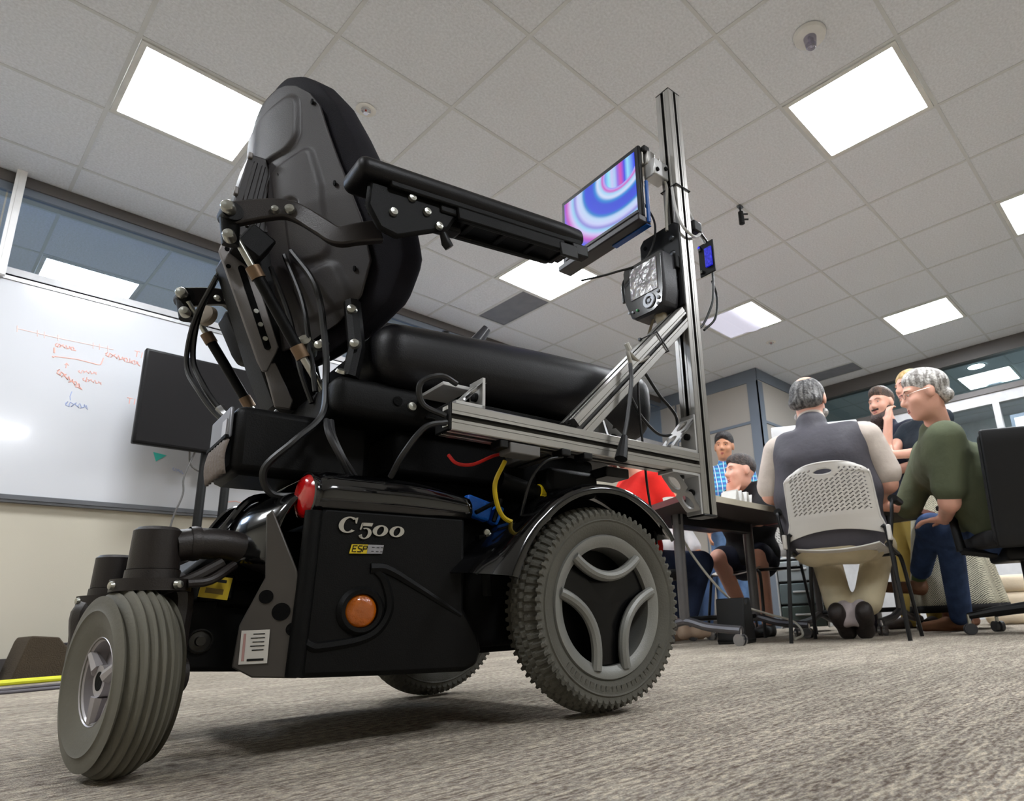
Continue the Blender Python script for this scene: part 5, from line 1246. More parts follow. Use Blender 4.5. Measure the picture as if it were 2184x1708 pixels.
body += hand_prims(wrL, fB*0.9+rB*0.4, Z3, 1.0, 0.5, 1)+hand_prims(wrR, fB*0.9-rB*0.4, Z3, 1.0, 0.6, -1)
organic('body', body, M_skin, pb, 0.0075)
ch1 = mB*0.6+hipB*0.4; ch2 = mB*0.3+hipB*0.7
organic('shirt', [C_(mB-rB*0.14-Z3*0.02,mB+rB*0.14-Z3*0.02,0.095,0.095,0.06),C_(ch1-rB*0.08-fB*0.03,ch1+rB*0.08-fB*0.03,0.16,0.16,0.08),C_(mB-rB*0.08-Z3*0.10,mB+rB*0.10-Z3*0.10,0.12,0.12,0.06),C_(ch2-rB*0.09,ch2+rB*0.09,0.155,0.155,0.08),C_(hipB-rB*0.09,hipB+rB*0.09,0.15,0.15,0.06),
  C_(shL,shL+(elL-shL)*0.76,0.088,0.084,0.04),C_(shR,elR,0.086,0.076,0.04),C_(mB,mB+W3(-0.02,0.0,0.065),0.082,0.072)], cloth('olive_cotton',(86,92,72),0.85,10,0.8), pb, 0.009)
organic('jeans', [C_(hL,hR,0.12,0.12,0.06),C_(hL,kL,0.095,0.078,0.05),C_(kL,aL-Z3*0.01,0.076,0.064,0.04),C_(hR,kR,0.095,0.078,0.05),C_(kR,aR+(kR-aR)*0.12,0.074,0.064,0.04)], cloth('denim',(58,76,112),0.85,14,0.6,(18,0.25)), pb, 0.009)
organic('sock', [C_(aR+(kR-aR)*0.12,aR+(aR-kR)*0.12,0.045,0.043)], cloth('green_sock',(86,104,66)), pb, 0.009)
organic('shoe', shoe_prims(W3(4.46,1.15,0),W3(4.44,1.38,0)), mat('tan_leather',(128,88,62),0.6,bump=(60,0.3)), pb, 0.008)
hl = W3(4.52,1.39,0.235); tl_ = W3(4.44,1.58,0.25)
organic('shoe', [C_(hl+Z3*0.03,tl_+Z3*0.03,0.042,0.034),C_(hl+Z3*0.03,hl+Z3*0.075,0.04,0.04)], MATS['tan_leather'], pb, 0.008)
organic('hair', [('e',hB(0,-0.025,0.035),tuple(q*1.05 for q in (0.088,0.104,0.090)),RB,0.02),('c',hB(-0.045,-0.085,-0.04),hB(0.045,-0.085,-0.04),0.032,0.032,0.03),('e',hB(0,0.012,0.075),tuple(q*1.05 for q in (0.070,0.075,0.058)),RB,0.03),('-e',hB(0,0.128,0.0),(0.105,0.064,0.094),RB,0.01),('-e',hB(0,0.09,-0.10),tuple(q*1.05 for q in (0.13,0.11,0.09)),RB,0.01),('-e',hB(0.09,0.012,-0.015),tuple(q*1.05 for q in (0.03,0.03,0.038)),RB,0.01),('-e',hB(-0.09,0.012,-0.015),tuple(q*1.05 for q in (0.03,0.03,0.038)),RB,0.01)], hair_mat('grey_hair',(120,114,108),(214,210,204)), pb, 0.006)
face_parts(hB, 1.08, RB, pb)
off = Vector(pb.location); gm = mat('wire_rim',(150,130,120),0.3,0.8)
for sx in (-1,1):
    c0 = Vector(hB(0.033*sx,0.104,0.002))-off; u_ = Vector(RB[:,0]); v_ = Vector(RB[:,2])
    MB().tube([c0+u_*0.022*math.cos(a*PI/10)+v_*0.016*math.sin(a*PI/10) for a in range(20)],0.0014,n=6,closed=True).tube([c0+u_*0.022*sx,Vector(hB(0.08*sx,0.05,0.006))-off,Vector(hB(0.086*sx,-0.005,0.006))-off],0.0014,n=6).build('glasses_rim', gm, pb)

# ---------------------------------------------------------------- C: bearded man standing
cC = np.array([5.05,1.58,0.0]); fC_a = math.radians(158); fC = np.array([math.cos(fC_a),math.sin(fC_a),0]); rC = np.array([math.sin(fC_a),-math.cos(fC_a),0])
def Cp(r,f,z): return cC+rC*r+fC*f+Z3*z
pc_ = person('bearded man in a navy shirt standing behind the table', (5.05,1.58,0))
RC = rot3(fC_a+0.12, -0.05); hp, hC = head_prims(Cp(0,0.05,1.665), RC, 1.04)
body = hp+[C_(Cp(0,0.03,1.58),Cp(0,0.0,1.42),0.055,0.07),C_(Cp(0,0,1.30),Cp(0,0,0.95),0.10,0.11,0.06),C_(Cp(-0.19,0,1.42),Cp(-0.24,0.02,1.14),0.055,0.045),C_(Cp(-0.24,0.02,1.14),Cp(0.0,0.2,1.10),0.042,0.032),C_(Cp(0.19,0,1.42),Cp(0.24,0.02,1.14),0.055,0.045),C_(Cp(0.24,0.02,1.14),Cp(0.02,0.18,1.16),0.042,0.032),C_(Cp(-0.09,0,0.92),Cp(-0.10,0,0.5),0.085,0.06),C_(Cp(-0.10,0,0.5),Cp(-0.11,-0.02,0.1),0.055,0.04),C_(Cp(0.09,0,0.92),Cp(0.10,0,0.5),0.085,0.06),C_(Cp(0.10,0,0.5),Cp(0.11,-0.02,0.1),0.055,0.04)]
body += hand_prims(Cp(0.0,0.2,1.10), rC*0.9-fC*0.1, fC, 1.0, 0.5, 1)+hand_prims(Cp(0.02,0.18,1.16), -rC*0.9, fC, 1.0, 0.5, -1)
organic('body', body, M_skin, pc_, 0.009)
organic('shirt', [C_(Cp(-0.15,0,1.40),Cp(0.15,0,1.40),0.09,0.09,0.06),C_(Cp(-0.07,0,1.25),Cp(0.07,0,1.25),0.145,0.14,0.08),C_(Cp(-0.07,0,0.98),Cp(0.07,0,0.98),0.14,0.14,0.06),C_(Cp(-0.19,0,1.41),Cp(-0.235,0.02,1.2),0.078,0.07),C_(Cp(0.19,0,1.41),Cp(0.235,0.02,1.2),0.078,0.07),C_(Cp(0,0.0,1.44),Cp(0,0.02,1.50),0.075,0.068)], cloth('navy_cotton',(40,44,58)), pc_, 0.011)
organic('trousers', [C_(Cp(-0.08,0,0.9),Cp(0.08,0,0.9),0.13,0.13,0.06),C_(Cp(-0.09,0,0.9),Cp(-0.11,-0.02,0.07),0.105,0.065),C_(Cp(0.09,0,0.9),Cp(0.11,-0.02,0.07),0.105,0.065)], cloth('olive_khaki',(150,128,66)), pc_, 0.011)
for sx in (-1,1): organic('shoe', shoe_prims(Cp(0.11*sx,-0.06,0),Cp(0.13*sx,0.18,0)), mat('dark_shoe',(60,50,46),0.6), pc_, 0.01)
HMb = hair_mat('brown_hair',(52,38,30),(92,70,56))
organic('hair', [('e',hC(0,-0.02,0.045),(0.084,0.102,0.092),RC,0.02),('e',hC(0,0.018,0.085),(0.066,0.074,0.052),RC,0.03),('-e',hC(0,0.128,0.0),(0.105,0.064,0.094),RC,0.01),('-e',hC(0,0.08,-0.11),(0.13,0.11,0.09),RC,0.01),('-e',hC(0.09,0.01,-0.02),(0.03,0.03,0.04),RC,0.01),('-e',hC(-0.09,0.01,-0.02),(0.03,0.03,0.04),RC,0.01)], HMb, pc_, 0.007)
organic('beard', [('c',hC(-0.066,0.02,-0.05),hC(-0.03,0.06,-0.12),0.022,0.03,0.03),('c',hC(0.066,0.02,-0.05),hC(0.03,0.06,-0.12),0.022,0.03,0.03),('c',hC(-0.025,0.07,-0.12),hC(0.025,0.07,-0.12),0.036,0.036,0.03),('c',hC(0,0.065,-0.13),hC(0,0.05,-0.175),0.036,0.026,0.03),('c',hC(-0.024,0.094,-0.054),hC(0.024,0.094,-0.054),0.009,0.009,0.012)], hair_mat('dark_beard',(40,26,24),(66,46,40)), pc_, 0.007)
face_parts(hC, 1.04, RC, pc_)

# ---------------------------------------------------------------- D: woman with patterned skirt standing
cD = np.array([4.73,1.25,0.0]); fD_a = math.radians(150); fD = np.array([math.cos(fD_a),math.sin(fD_a),0]); rD = np.array([math.sin(fD_a),-math.cos(fD_a),0])
def Dp(r,f,z): return cD+rD*r+fD*f+Z3*z
pd_ = person('blonde woman in a dark top and long patterned skirt, hand raised to her cheek', (4.73,1.25,0))
RD = rot3(fD_a-0.1, -0.05); hp, hD = head_prims(Dp(0.05,0.02,1.655), RD, 0.98)
shl = Dp(-0.17,0,1.36); ell = Dp(-0.19,0.14,1.12); wrl = Dp(0.02,0.30,1.14); shr = Dp(0.17,0,1.36); elr = Dp(0.12,0.26,1.14); wrr = Dp(0.07,0.24,1.40)
ell2 = atp = None
body = hp+[C_(Dp(0.04,0.01,1.57),Dp(0,0,1.38),0.048,0.06),C_(Dp(0,0,1.26),Dp(0,0,0.95),0.085,0.10,0.06),C_(shl,ell,0.048,0.042),C_(ell,wrl,0.04,0.028),C_(shr,elr,0.048,0.042),C_(elr,wrr,0.04,0.028),C_(Dp(-0.08,0,0.9),Dp(-0.09,0,0.1),0.08,0.036),C_(Dp(0.08,0,0.9),Dp(0.09,0,0.1),0.08,0.036)]
body += hand_prims(wrl, elr-wrl+Z3*0.02, fD, 0.92, 0.6, 1)+hand_prims(wrr, Z3*0.8-fD*0.2, fD, 0.92, 1.0, -1)
body += [C_(Dp(-0.09,-0.02,0.05),Dp(-0.10,0.16,0.025),0.035,0.026),C_(Dp(0.09,-0.02,0.05),Dp(0.10,0.16,0.025),0.035,0.026)]
organic('body', body, M_skin, pd_, 0.0085)
organic('top', [C_(Dp(-0.13,0,1.35),Dp(0.13,0,1.35),0.075,0.075,0.06),C_(Dp(-0.05,0.01,1.2),Dp(0.05,0.01,1.2),0.125,0.125,0.08),C_(Dp(-0.07,0,0.95),Dp(0.07,0,0.95),0.13,0.13,0.06),C_(shl,shl+(ell-shl)*0.35,0.062,0.058),C_(shr,shr+(elr-shr)*0.35,0.062,0.058)], cloth('dark_teal_top',(34,42,50)), pd_, 0.01)
def skirt_mat():
    m = mat('herringbone_skirt',(150,146,130),0.9); nt,N,L,b = nodes_of(m); tc = N.new('ShaderNodeTexCoord')
    w1 = N.new('ShaderNodeTexWave'); w1.inputs['Scale'].default_value = 48; w1.wave_type = 'BANDS'; w1.bands_direction = 'DIAGONAL'; w1.inputs['Distortion'].default_value = 3; w1.inputs['Detail'].default_value = 2
    L.new(tc.outputs['Object'], w1.inputs[0]); n = N.new('ShaderNodeTexNoise'); mp = N.new('ShaderNodeMapping'); mp.inputs['Scale'].default_value = (14,14,4); L.new(tc.outputs['Object'],mp.inputs[0]); n.inputs['Scale'].default_value = 1; L.new(mp.outputs[0],n.inputs[0])
    ad = N.new('ShaderNodeMath'); ad.operation = 'MULTIPLY_ADD'; ad.inputs[1].default_value = 0.9; L.new(n.outputs['Fac'],ad.inputs[0]); L.new(w1.outputs['Fac'],ad.inputs[2])
    r = N.new('ShaderNodeValToRGB'); r.color_ramp.elements[0].position = 0.6; r.color_ramp.elements[1].position = 1.05 if False else 1.0
    r.color_ramp.elements[0].color = lin((40,38,34)); r.color_ramp.elements[1].color = lin((206,200,176)); L.new(ad.outputs[0],r.inputs[0]); L.new(r.outputs[0],b.inputs['Base Color']); return m
sk = MB()
def skfn(u,v):
    a = 2*PI*u; z = 0.98-0.86*v; rx = 0.165+0.15*v; rf = 0.13+0.11*v; f_ = 1+0.05*v*math.sin(a*9)+0.02*math.sin(a*5)
    p = Dp(rx*math.cos(a)*f_, rf*math.sin(a)*f_, z)-cD; return tuple(p)
sk.grid(skfn, 96, 16, wu=True); sk.build('skirt', skirt_mat(), pd_, smooth=80, solid=0.006)
hb_ = MB(); hb_.grid(lambda u,v: skfn(u,0.965+0.05*v), 96, 3, wu=True); hb_.build('skirt_hem', cloth('hem_black',(30,28,28)), pd_, smooth=80, solid=0.010)
organic('hair', [('e',hD(0,-0.02,0.04),(0.092,0.108,0.096),RD,0.02),('c',hD(-0.06,-0.05,0.0),hD(-0.065,-0.06,-0.11),0.04,0.03),('c',hD(0.06,-0.05,0.0),hD(0.065,-0.06,-0.11),0.04,0.03),('-e',hD(0,0.12,-0.01),(0.13,0.07,0.09),RD,0.01),('-e',hD(0,0.09,-0.11),(0.13,0.10,0.09),RD,0.01)], hair_mat('blonde_hair',(196,158,96),(232,206,150)), pd_, 0.008)
face_parts(hD, 0.98, RD, pd_)

# ---------------------------------------------------------------- E: man in black shirt at the table, chin on hand
cE = np.array([4.13,2.36,0.0]); fE_a = math.radians(165); fE = np.array([math.cos(fE_a),math.sin(fE_a),0]); rE = np.array([math.sin(fE_a),-math.cos(fE_a),0])
def Ep(r,f,z): return cE+rE*r+fE*f+Z3*z
pe = person('dark haired man in a black shirt and shorts, chin on his hand at the table', (4.13,2.36,0))
RE = rot3(math.radians(152), 0.02, -0.06); hEc = W3(3.965,2.285,1.115)
hp, hE = head_prims(hEc, RE, 1.02)
mE = W3(4.06,2.31,0.95); shl = mE-rE*0.19-Z3*0.02; shr = mE+rE*0.19-Z3*0.02
wr1 = np.array(hE(0.03,0.075,-0.185)); el1 = wr1+W3(-0.02,0.02,-0.165); el2 = mE-rE*0.25+fE*0.16-Z3*0.20; wr2 = W3(3.82,2.26,0.765); hipE = W3(4.17,2.38,0.56)
kEr = W3(3.93,2.50,0.53); aEr = W3(4.13,2.44,0.10); kEl = W3(4.02,2.24,0.53); aEl = W3(4.10,2.27,0.10)
body = hp+[C_(hEc+W3(0.02,0.0,-0.08),mE+Z3*0.03,0.056,0.066),C_(mE-Z3*0.08,hipE,0.10,0.12,0.06),C_(shr,el1,0.055,0.046),C_(el1,wr1,0.044,0.032),C_(shl,el2,0.055,0.046),C_(el2,wr2,0.044,0.032),
  C_(hipE+rE*0.1,kEr,0.085,0.062),C_(kEr,aEr,0.06,0.042),C_(hipE-rE*0.1,kEl,0.085,0.062),C_(kEl,aEl,0.06,0.042)]
body += hand_prims(wr1, Z3*0.95+rE*0.05, fE, 1.0, 1.0, 1)+hand_prims(wr2, fE*0.5+rE*0.8, Z3, 1.0, 0.5, -1)
organic('body', body, M_skin, pe, 0.0085)
cE1 = mE*0.55+hipE*0.45
organic('shirt', [C_(mE-rE*0.14,mE+rE*0.14,0.092,0.092,0.06),C_(cE1-rE*0.07,cE1+rE*0.07,0.15,0.15,0.08),C_(hipE-rE*0.07,hipE+rE*0.07,0.15,0.15,0.06),C_(shl,shl+(el2-shl)*0.65,0.08,0.074),C_(shr,shr+(el1-shr)*0.65,0.08,0.074),C_(mE,mE+W3(-0.02,0,0.06),0.078,0.07)], cloth('black_cotton',(28,28,30)), pe, 0.01)
organic('shorts', [C_(hipE-rE*0.08-Z3*0.05,hipE+rE*0.08-Z3*0.05,0.13,0.13,0.06),C_(hipE+rE*0.1-Z3*0.03,hipE*0.2+rE*0.02+kEr*0.8,0.105,0.088),C_(hipE-rE*0.1-Z3*0.03,hipE*0.2-rE*0.02+kEl*0.8,0.105,0.088)], cloth('navy_shorts',(26,28,40)), pe, 0.01)
for (a,b) in ((W3(4.15,2.44,0),W3(3.94,2.50,0)),(W3(4.12,2.27,0),W3(3.90,2.26,0))): organic('shoe', shoe_prims(a,b), mat('black_shoe',(24,22,22),0.6), pe, 0.01)
organic('hair', [('e',hE(0,-0.022,0.042),(0.084,0.102,0.090),RE,0.02),('e',hE(0,0.018,0.075),(0.066,0.076,0.050),RE,0.03),('-e',hE(0,0.128,0.0),(0.105,0.064,0.094),RE,0.01),('-e',hE(0,0.08,-0.115),(0.13,0.11,0.09),RE,0.01),('-e',hE(0.09,0.012,-0.02),(0.03,0.03,0.04),RE,0.01),('-e',hE(-0.09,0.012,-0.02),(0.03,0.03,0.04),RE,0.01)], hair_mat('short_dark_hair',(40,32,30),(70,58,52)), pe, 0.007)
face_parts(hE, 1.02, RE, pe)

# ---------------------------------------------------------------- F: smiling man in blue plaid standing
cF = np.array([4.93,2.98,0.0]); fF_a = math.radians(215); fF = np.array([math.cos(fF_a),math.sin(fF_a),0]); rF = np.array([math.sin(fF_a),-math.cos(fF_a),0])
def Fp(r,f,z): return cF+rF*r+fF*f+Z3*z
pf = person('smiling dark haired man in a blue plaid shirt and jeans standing by the column', (4.93,2.98,0))
RF = rot3(math.radians(200), -0.1, 0.06); hp, hF = head_prims(Fp(0,0.03,1.60), RF, 1.02)
body = hp+[C_(Fp(0,0.02,1.52),Fp(0,0,1.38),0.052,0.068),C_(Fp(0,0,1.27),Fp(0,0,0.93),0.10,0.11,0.06),C_(Fp(-0.18,0,1.36),Fp(-0.22,0,1.08),0.052,0.044),C_(Fp(-0.22,0,1.08),Fp(-0.2,0.12,0.86),0.042,0.032),C_(Fp(0.18,0,1.36),Fp(0.22,0,1.08),0.052,0.044),C_(Fp(0.22,0,1.08),Fp(0.2,0.12,0.86),0.042,0.032),C_(Fp(-0.09,0,0.9),Fp(-0.10,0,0.1),0.085,0.04),C_(Fp(0.09,0,0.9),Fp(0.10,0,0.1),0.085,0.04)]
body += hand_prims(Fp(-0.2,0.12,0.86), fF*0.4-Z3*0.9, -rF, 1, 0.4, 1)+hand_prims(Fp(0.2,0.12,0.86), fF*0.4-Z3*0.9, rF, 1, 0.4, -1)
organic('body', body, M_skin2, pf, 0.0085)
def plaid_mat():
    m = mat('blue_plaid',(70,140,190),0.85); nt,N,L,b = nodes_of(m); tc = N.new('ShaderNodeTexCoord'); sp_ = N.new('ShaderNodeSeparateXYZ'); L.new(tc.outputs['Object'],sp_.inputs[0])
    def band(sock, sc, lo):
        mu_ = N.new('ShaderNodeMath'); mu_.operation = 'MULTIPLY'; mu_.inputs[1].default_value = sc; L.new(sock,mu_.inputs[0]); s_ = N.new('ShaderNodeMath'); s_.operation = 'SINE'; L.new(mu_.outputs[0],s_.inputs[0])
        g_ = N.new('ShaderNodeMath'); g_.operation = 'GREATER_THAN'; g_.inputs[1].default_value = lo; L.new(s_.outputs[0],g_.inputs[0]); return g_.outputs[0]
    h1 = band(sp_.outputs['Z'],150,0.3); ad = N.new('ShaderNodeMath'); ad.operation = 'SUBTRACT'; L.new(sp_.outputs['X'],ad.inputs[0]); L.new(sp_.outputs['Y'],ad.inputs[1]); v1 = band(ad.outputs[0],110,0.3); v2 = band(ad.outputs[0],110,0.9)
    def mixc(fac, a, bcol):
        x = N.new('ShaderNodeMix'); x.data_type = 'RGBA'; L.new(fac,x.inputs[0]); 
        if isinstance(a,tuple): x.inputs[6].default_value = lin(a)
        else: L.new(a,x.inputs[6])
        x.inputs[7].default_value = lin(bcol); return x.outputs[2]
    c0 = mixc(h1,(62,110,178),(92,186,206)); x = N.new('ShaderNodeMix'); x.data_type = 'RGBA'; x.blend_type = 'MULTIPLY'; L.new(v1,x.inputs[0]); L.new(c0,x.inputs[6]); x.inputs[7].default_value = lin((150,180,225))
    c2 = mixc(v2, x.outputs[2], (220,232,240)); L.new(c2,b.inputs['Base Color']); return m
organic('shirt', [C_(Fp(-0.14,0,1.35),Fp(0.14,0,1.35),0.085,0.085,0.06),C_(Fp(-0.06,0,1.2),Fp(0.06,0,1.2),0.14,0.14,0.08),C_(Fp(-0.06,0,0.92),Fp(0.06,0,0.92),0.145,0.145,0.06),C_(Fp(-0.18,0,1.36),Fp(-0.215,0,1.14),0.074,0.068),C_(Fp(0.18,0,1.36),Fp(0.215,0,1.14),0.074,0.068),C_(Fp(0,0,1.4),Fp(0,0.012,1.455),0.074,0.064)], plaid_mat(), pf, 0.01)
organic('jeans', [C_(Fp(-0.08,0,0.9),Fp(0.08,0,0.9),0.13,0.13,0.06),C_(Fp(-0.09,0,0.9),Fp(-0.10,0,0.07),0.105,0.07),C_(Fp(0.09,0,0.9),Fp(0.10,0,0.07),0.105,0.07)], cloth('light_denim',(96,124,160),0.85,12,0.5,(14,0.25)), pf, 0.01)
for sx in (-1,1): organic('shoe', shoe_prims(Fp(0.10*sx,-0.06,0),Fp(0.11*sx,0.18,0)), mat('brown_shoe',(120,74,48),0.6), pf, 0.01)
organic('hair', [('e',hF(0,-0.02,0.044),(0.085,0.102,0.092),RF,0.02),('e',hF(0,0.022,0.078),(0.068,0.076,0.052),RF,0.03),('-e',hF(0,0.128,0.0),(0.105,0.064,0.094),RF,0.01),('-e',hF(0,0.08,-0.115),(0.13,0.11,0.09),RF,0.01),('-e',hF(0.09,0.012,-0.02),(0.03,0.03,0.04),RF,0.01),('-e',hF(-0.09,0.012,-0.02),(0.03,0.03,0.04),RF,0.01)], hair_mat('black_hair',(26,22,22),(44,38,38)), pf, 0.007)
face_parts(hF, 1.02, RF, pf)

# ---------------------------------------------------------------- G: person in red behind the wheelchair
cG = np.array([3.40,2.74,0.0]); fG_a = math.radians(-20); fG = np.array([math.cos(fG_a),math.sin(fG_a),0]); rG = np.array([math.sin(fG_a),-math.cos(fG_a),0])
def Gp(r,f,z): return cG+rG*r+fG*f+Z3*z
pg = person('person in a bright red shirt sitting behind the table with folded hands', (3.40,2.74,0))
RG = rot3(fG_a, -0.1); hp, hG = head_prims(np.array([3.33,2.80,1.29]), RG, 0.98)
body = hp+[C_(np.array([3.33,2.79,1.2]),Gp(0,0,1.06),0.05,0.062),C_(Gp(0,-0.02,0.95),Gp(0,-0.08,0.55),0.095,0.11,0.06),C_(Gp(-0.17,0,1.04),Gp(-0.21,0.14,0.80),0.05,0.044),C_(Gp(-0.21,0.14,0.80),Gp(0.0,0.30,0.80),0.04,0.03),C_(Gp(0.17,0,1.04),Gp(0.22,0.12,0.80),0.05,0.044),C_(Gp(0.22,0.12,0.80),Gp(0.03,0.26,0.84),0.04,0.03),
  C_(Gp(-0.09,-0.04,0.49),Gp(-0.10,0.36,0.49),0.08,0.06),C_(Gp(-0.10,0.36,0.49),Gp(-0.08,0.30,0.10),0.055,0.036),C_(Gp(0.09,-0.04,0.49),Gp(0.13,0.36,0.49),0.08,0.06),C_(Gp(0.13,0.36,0.49),Gp(0.10,0.22,0.12),0.055,0.034)]
body += hand_prims(Gp(0.0,0.30,0.80), rG, fG, 0.95, 0.6, 1)+hand_prims(Gp(0.03,0.26,0.84), -rG+Z3*0.3, fG, 0.95, 0.7, 1)
organic('body', body, M_skin, pg, 0.0085)
organic('shirt', [C_(Gp(-0.13,0,1.03),Gp(0.13,0,1.03),0.085,0.085,0.06),C_(Gp(-0.06,-0.02,0.9),Gp(0.06,-0.02,0.9),0.145,0.145,0.08),C_(Gp(-0.06,-0.06,0.6),Gp(0.06,-0.06,0.6),0.15,0.15,0.06),C_(Gp(-0.17,0,1.03),Gp(-0.215,0.13,0.80),0.08,0.066),C_(Gp(-0.215,0.13,0.80),Gp(-0.08,0.235,0.80),0.066,0.05),C_(Gp(0.17,0,1.03),Gp(0.225,0.11,0.80),0.08,0.066),C_(Gp(0.225,0.11,0.80),Gp(0.12,0.19,0.82),0.066,0.05)], cloth('red_cotton',(214,40,34),0.85,10,0.6), pg, 0.01)
organic('jeans', [C_(Gp(-0.08,-0.06,0.5),Gp(0.08,-0.06,0.5),0.125,0.125,0.06),C_(Gp(-0.09,0,0.49),Gp(-0.10,0.36,0.49),0.095,0.08),C_(Gp(-0.10,0.36,0.49),Gp(-0.085,0.31,0.18),0.078,0.06),C_(Gp(0.09,0,0.49),Gp(0.13,0.36,0.49),0.095,0.08),C_(Gp(0.13,0.36,0.49),Gp(0.108,0.255,0.18),0.078,0.06)], cloth('dark_denim',(44,54,80)), pg, 0.01)
for (a,b) in ((Gp(-0.08,0.27,0.0),Gp(-0.09,0.48,0.0)),(Gp(0.10,0.20,0.02),Gp(0.15,0.42,0.02))): organic('shoe', shoe_prims(a,b,0.9), mat('beige_flat',(196,170,146),0.6), pg, 0.01)
organic('hair', [('e',hG(0,-0.02,0.04),(0.09,0.106,0.095),RG,0.02),('c',hG(-0.06,-0.05,0.0),hG(-0.07,-0.05,-0.14),0.04,0.03),('c',hG(0.06,-0.05,0.0),hG(0.07,-0.05,-0.14),0.04,0.03),('-e',hG(0,0.12,-0.01),(0.13,0.07,0.09),RG,0.01),('-e',hG(0,0.09,-0.11),(0.13,0.10,0.09),RG,0.01)], hair_mat('auburn_hair',(84,44,34),(120,72,58)), pg, 0.008)
face_parts(hG, 0.98, RG, pg)

# ---------------------------------------------------------------- H: person in white shirt behind the table
cH = np.array([4.75,3.55,0.0]); fH_a = math.radians(255); fH = np.array([math.cos(fH_a),math.sin(fH_a),0]); rH = np.array([math.sin(fH_a),-math.cos(fH_a),0])
def Hp(r,f,z): return cH+rH*r+fH*f+Z3*z
ph = person('person in a white shirt and jeans seated across the table with an arm hanging down', (4.75,3.55,0))
RH = rot3(math.radians(235), -0.1); hp, hH = head_prims(Hp(0,0.08,1.17), RH, 1.0)
body = hp+[C_(Hp(0,0.06,1.09),Hp(0,0.02,0.98),0.05,0.062),C_(Hp(0,-0.02,0.88),Hp(0,-0.08,0.55),0.095,0.11,0.06),C_(Hp(-0.17,0,0.96),Hp(-0.25,0.10,0.70),0.05,0.042),C_(Hp(-0.25,0.10,0.70),Hp(-0.18,0.30,0.60),0.04,0.03),C_(Hp(0.17,0.02,0.96),Hp(0.26,0.10,0.62),0.05,0.042),C_(Hp(0.26,0.10,0.62),Hp(0.26,0.30,0.44),0.04,0.03),C_(Hp(-0.09,-0.04,0.49),Hp(-0.10,0.38,0.49),0.08,0.06),C_(Hp(-0.10,0.38,0.49),Hp(-0.08,0.34,0.10),0.055,0.036),C_(Hp(0.09,-0.04,0.49),Hp(0.15,0.38,0.49),0.08,0.06),C_(Hp(0.15,0.38,0.49),Hp(0.15,0.32,0.10),0.055,0.036)]
body += hand_prims(Hp(-0.18,0.30,0.60), fH-Z3*0.2, Z3, 0.95, 0.5, 1)+hand_prims(Hp(0.26,0.30,0.44), fH*0.5-Z3*0.8, rH, 0.95, 0.4, -1)
organic('body', body, M_skin2, ph, 0.0095)
organic('shirt', [C_(Hp(-0.13,0,0.95),Hp(0.13,0,0.95),0.085,0.085,0.06),C_(Hp(-0.06,-0.02,0.8),Hp(0.06,-0.02,0.8),0.145,0.145,0.08),C_(Hp(-0.06,-0.06,0.57),Hp(0.06,-0.06,0.57),0.15,0.15,0.06),C_(Hp(-0.17,0,0.95),Hp(-0.235,0.08,0.76),0.075,0.07),C_(Hp(0.17,0.02,0.95),Hp(0.24,0.08,0.72),0.075,0.07)], cloth('white_cotton',(226,222,220)), ph, 0.011)
organic('jeans', [C_(Hp(-0.08,-0.06,0.5),Hp(0.08,-0.06,0.5),0.125,0.125,0.06),C_(Hp(-0.09,0,0.49),Hp(-0.10,0.38,0.49),0.095,0.08),C_(Hp(-0.10,0.38,0.49),Hp(-0.08,0.34,0.08),0.078,0.062),C_(Hp(0.09,0,0.49),Hp(0.15,0.38,0.49),0.095,0.08),C_(Hp(0.15,0.38,0.49),Hp(0.15,0.32,0.08),0.078,0.062)], cloth('mid_denim',(70,92,128)), ph, 0.011)
for (a,b) in ((Hp(-0.08,0.30,0),Hp(-0.09,0.52,0)),(Hp(0.15,0.28,0),Hp(0.17,0.50,0))): organic('shoe', shoe_prims(a,b), MATS['dark_shoe'], ph, 0.011)
organic('hair', [('e',hH(0,-0.02,0.042),(0.085,0.102,0.09),RH,0.02),('-e',hH(0,0.12,0.0),(0.13,0.065,0.08),RH,0.01),('-e',hH(0,0.08,-0.115),(0.13,0.11,0.09),RH,0.01)], hair_mat('light_brown_hair',(120,90,60),(150,120,86)), ph, 0.009)
face_parts(hH, 1.0, RH, ph)
# ================================================================== furniture
M_blackmetal = mat('black_steel', (24,24,26), 0.35, 0.4)
M_chairw = mat('chair_shell', (206,202,196), 0.5, bump=(300,0.05), var=(6,0.03))
M_caster = mat('caster_grey', (60,60,64), 0.4)
